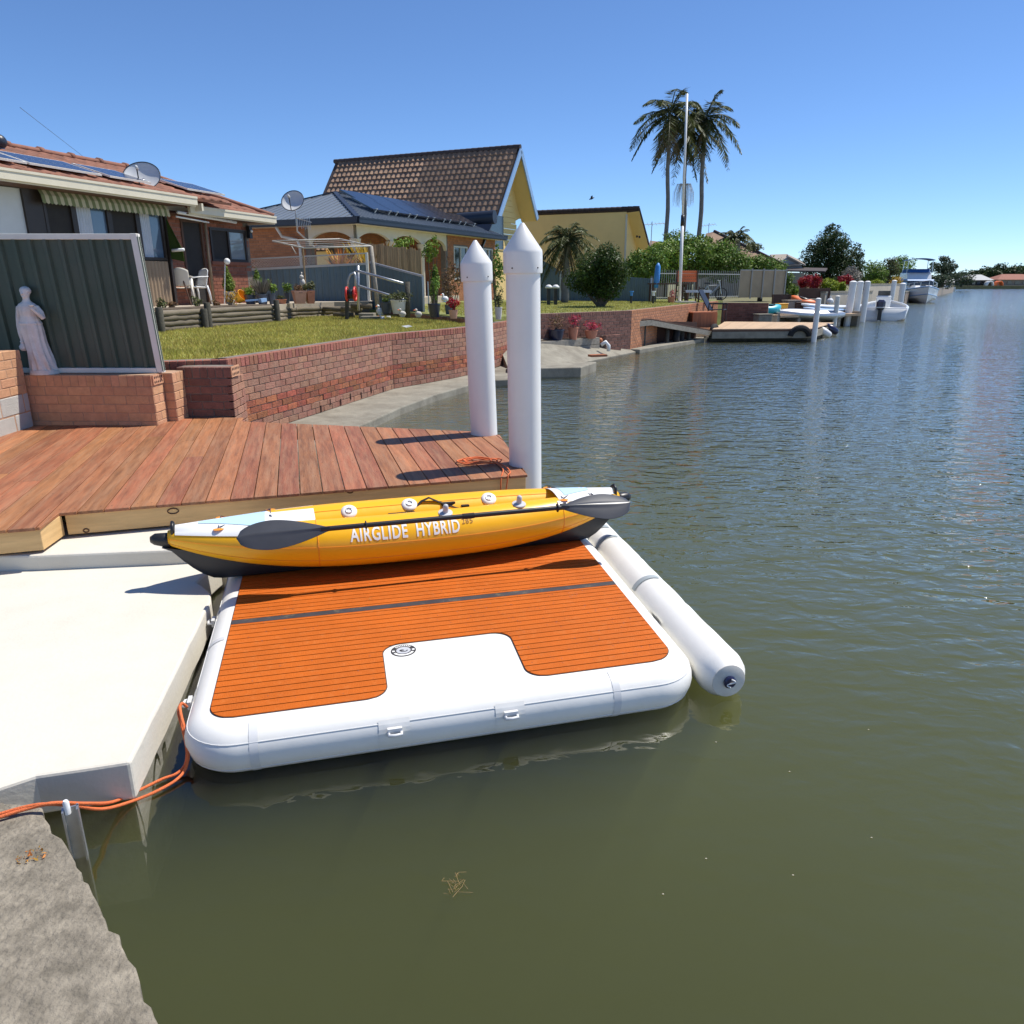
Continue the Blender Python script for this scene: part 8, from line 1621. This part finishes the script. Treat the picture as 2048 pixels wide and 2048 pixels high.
mb.build('canopy_frame', MATS['steel'], cz); mb = MB(); mb.grid(lambda i, j: stern_ + dC * lerp(.9, 3.9, i) + sC * lerp(-1.25, 1.25, j) + up_ * (4.05 + .18 * math.sin(math.pi * j) ** .6), 6, 10); cn = mb.build('canopy', MATS['canvas_blue'], cz, smooth=True); cn.modifiers.new('t', 'SOLIDIFY').thickness = .05
mb = MB(); rail = [lerp(s[0], s[4], .06) + up_ * .55 for s in secs[8:]]; rail2 = [lerp(s[0], s[4], .94) + up_ * .55 for s in secs[8:]]; mb.tube(rail + rail2[::-1], .025, 6); [mb.tube([p - up_ * .55, p], .02, 5) for p in rail[::2] + rail2[::2]]; mb.build('bow_rail', MATS['steel'], cz)
mb = MB(); mb.cbox(stern_ + dC * 6.6 + up_ * 1.72, (.5, .5, .12), .03, rz=rzC); mb.build('deck_hatch', MATS['glass_dark'], tr)
for i, (u, v, L_, lb) in enumerate(((1893, 582, 4.0, 'small grey dinghy moored beyond the cruiser'), (1918, 576, 5.0, 'white motor boat moored off the far bank'), (1935, 571, 4.5, 'small white boat furthest along the bank'), (2018, 573, 5.0, 'white boat below the far red roof'), (2042, 573, 5, 'white boat at the right edge of the far shore'))):
    p = A(u, v, 0); d = Vector((.5, -.86, 0)); s_ = Vector((d.y, -d.x, 0)); t = thing('moored_boat', lb, 'boat', p, 0, 'boats moored far down the canal'); boat_hull(t, p - d * L_ * .5, d, s_, L_, 2.0, .6, .2, 'boat_white', nst=10); mb = MB(); mb.cbox(p + Vector((0, 0, .95)), (1.2, 1.4, .8), .12, rz=1.0); mb.build('cabin', MATS['boat_white'] if i != 0 else MATS['galv'], t)
# far houses
def far_house(u0, u1, vt, vb, y, roofm, wallm, label):
    a, b = GX(u0, y, .9), GX(u1, y, .9); zt, ze = AY(u0, vt, y).z, AY(u0, lerp(vt, vb, .45), y).z; t = thing('far_house', label, 'house', (a + b) / 2); L_ = (b - a).length; mb = MB(); c = (a + b) / 2 + Vector((0, 3, 0)); mb.box(Vector((c.x, c.y, (.9 + ze) / 2)), (L_ * .9, 6, ze - .9)); wl_ = mb.build('wall', MATS[wallm], t)
    for i in range(5): mb = MB(); mb.box(Vector((c.x + L_ * .9 * (i / 5 - .4), y - .05, lerp(.9, ze, .5))), (L_ * .1, .2, (ze - .9) * .5)); mb.build('window', MATS['glass_dark'], wl_)
    r = [Vector((a.x, y - .8, ze)), Vector((b.x, y - .8, ze)), Vector((b.x, y + 7, ze)), Vector((a.x, y + 7, ze))]; q0, q1 = Vector((a.x + L_ * .25, y + 3, zt)), Vector((b.x - L_ * .25, y + 3, zt)); mb = MB(); mb.add(r + [q0, q1], [(0, 1, 5, 4), (1, 2, 5), (2, 3, 4, 5), (3, 0, 4), (0, 3, 2, 1)]); mb.build('roof', MATS[roofm], t)
far_house(1928, 1984, 549, 574, 246, 'roof_grey', 'window_frame_dark', 'dark low boathouse on the far shore'); far_house(1990, 2075, 548, 573, 250, 'terracotta_roof', 'wall_far', 'house with bright red roof on the far shore'); far_house(1880, 1922, 556, 576, 262, 'roof_grey', 'wall_sand', 'pale grey roofed house behind the far boats')
for i, (u, m_, lb) in enumerate(((1981, 'boat_white', 'white round boat canopy on the far shore'), (2000, 'plastic_orange', 'orange shelter on the far shore'))): p = GX(u, 243, .9); t = thing('shore_shelter', lb, 'shelter', p); mb = MB(); mb.grid(lambda i, j: p + Vector((1.1 * math.cos(math.pi * i), 2 * j, 1.5 * math.sin(math.pi * i))), 12, 1); o = mb.build('canopy', MATS[m_], t, smooth=True); o.modifiers.new('t', 'SOLIDIFY').thickness = .3
# woods and hill on the horizon
def ridge(name, u0, u1, y, tops, mat, label, seed, n=9000, size=1.6):
    V = []; g = np.random.default_rng(seed); us = g.uniform(u0, u1, n); hz_ = np.interp(us, [t_[0] for t_ in tops], [t_[1] for t_ in tops]); P = []
    for u, v in zip(us, hz_): p = AY(u, v, y); zz = .9 + (p.z - .9) * g.random() ** .6 * g.uniform(.8, 1.06); P.append((p.x, y + g.uniform(-6, 20), max(.9, zz)))
    P = np.array(P); D = unit(g.normal(size=(n, 3))); Nn = unit(np.cross(D, g.normal(size=(n, 3)))); L_ = size * g.uniform(.6, 1.5, n); V, F = leaf_quads(P, L_, L_ * .7, D, Nn); o = link_mesh(name, fast_mesh(name, V, F), MATS[mat], kind='stuff'); setp(o, label, 'trees')
ridge('far_wood', 1840, 2300, 330, [(1840, 560), (1890, 553), (1930, 549), (1970, 546), (2010, 540), (2100, 532), (2300, 530)], 'leaf_far', 'far wooded shore closing the end of the canal', 8)
ridge('far_wood', 700, 1900, 420, [(700, 550), (1300, 552), (1500, 552), (1700, 553), (1900, 556)], 'leaf_far', 'distant treetops behind the houses', 9, n=6000, size=2.4)
mb = MB(); hp = [(1900, 559), (1930, 553), (1960, 546), (1985, 541), (2010, 543), (2040, 548), (2100, 552), (2200, 558)]; top = [AY(u, v, 3400) for u, v in hp]; bot = [Vector((p.x, p.y, 0)) for p in top]; far_ = [Vector((p.x, p.y + 500, 0)) for p in top]; n = len(hp); mb.add(top + bot + far_, [(i, i + 1, n + i + 1, n + i) for i in range(n - 1)] + [(i, 2 * n + i, 2 * n + i + 1, i + 1) for i in range(n - 1)]); setp(mb.build('hill', MATS['hill']), kind='structure')
# a bird in the air and an overhead wire
t = thing('flying_bird', 'small dark bird flying above the yellow house', 'bird', AY(1183, 397, 40)); c = AY(1183, 397, 40); mb = MB(); mb.tube([c + Vector((-.12, 0, -.05)), c, c + Vector((.14, 0, .05))], [.01, .05, .015], 8); mb.build('body', MATS['black_plastic'], t, smooth=True)
for sg in (-1, 1): mb = MB(); mb.add([c + Vector((-.03, 0, 0)), c + Vector((.06, 0, 0)), c + Vector((.03, sg * .22, .12)), c + Vector((-.04, sg * .2, .1))], [(0, 1, 2, 3)]); mb.build('wing', MATS['black_plastic'], t)
a, b = AY(85, 250, 26), AY(165, 312, 34); mb = MB(); mb.tube([AY(40, 215, 22), a, b, AY(260, 372, 44)], .008, 4); single(mb, 'overhead_wire', MATS['black_plastic'], 'thin overhead wire crossing the sky above the red roof', 'wire')
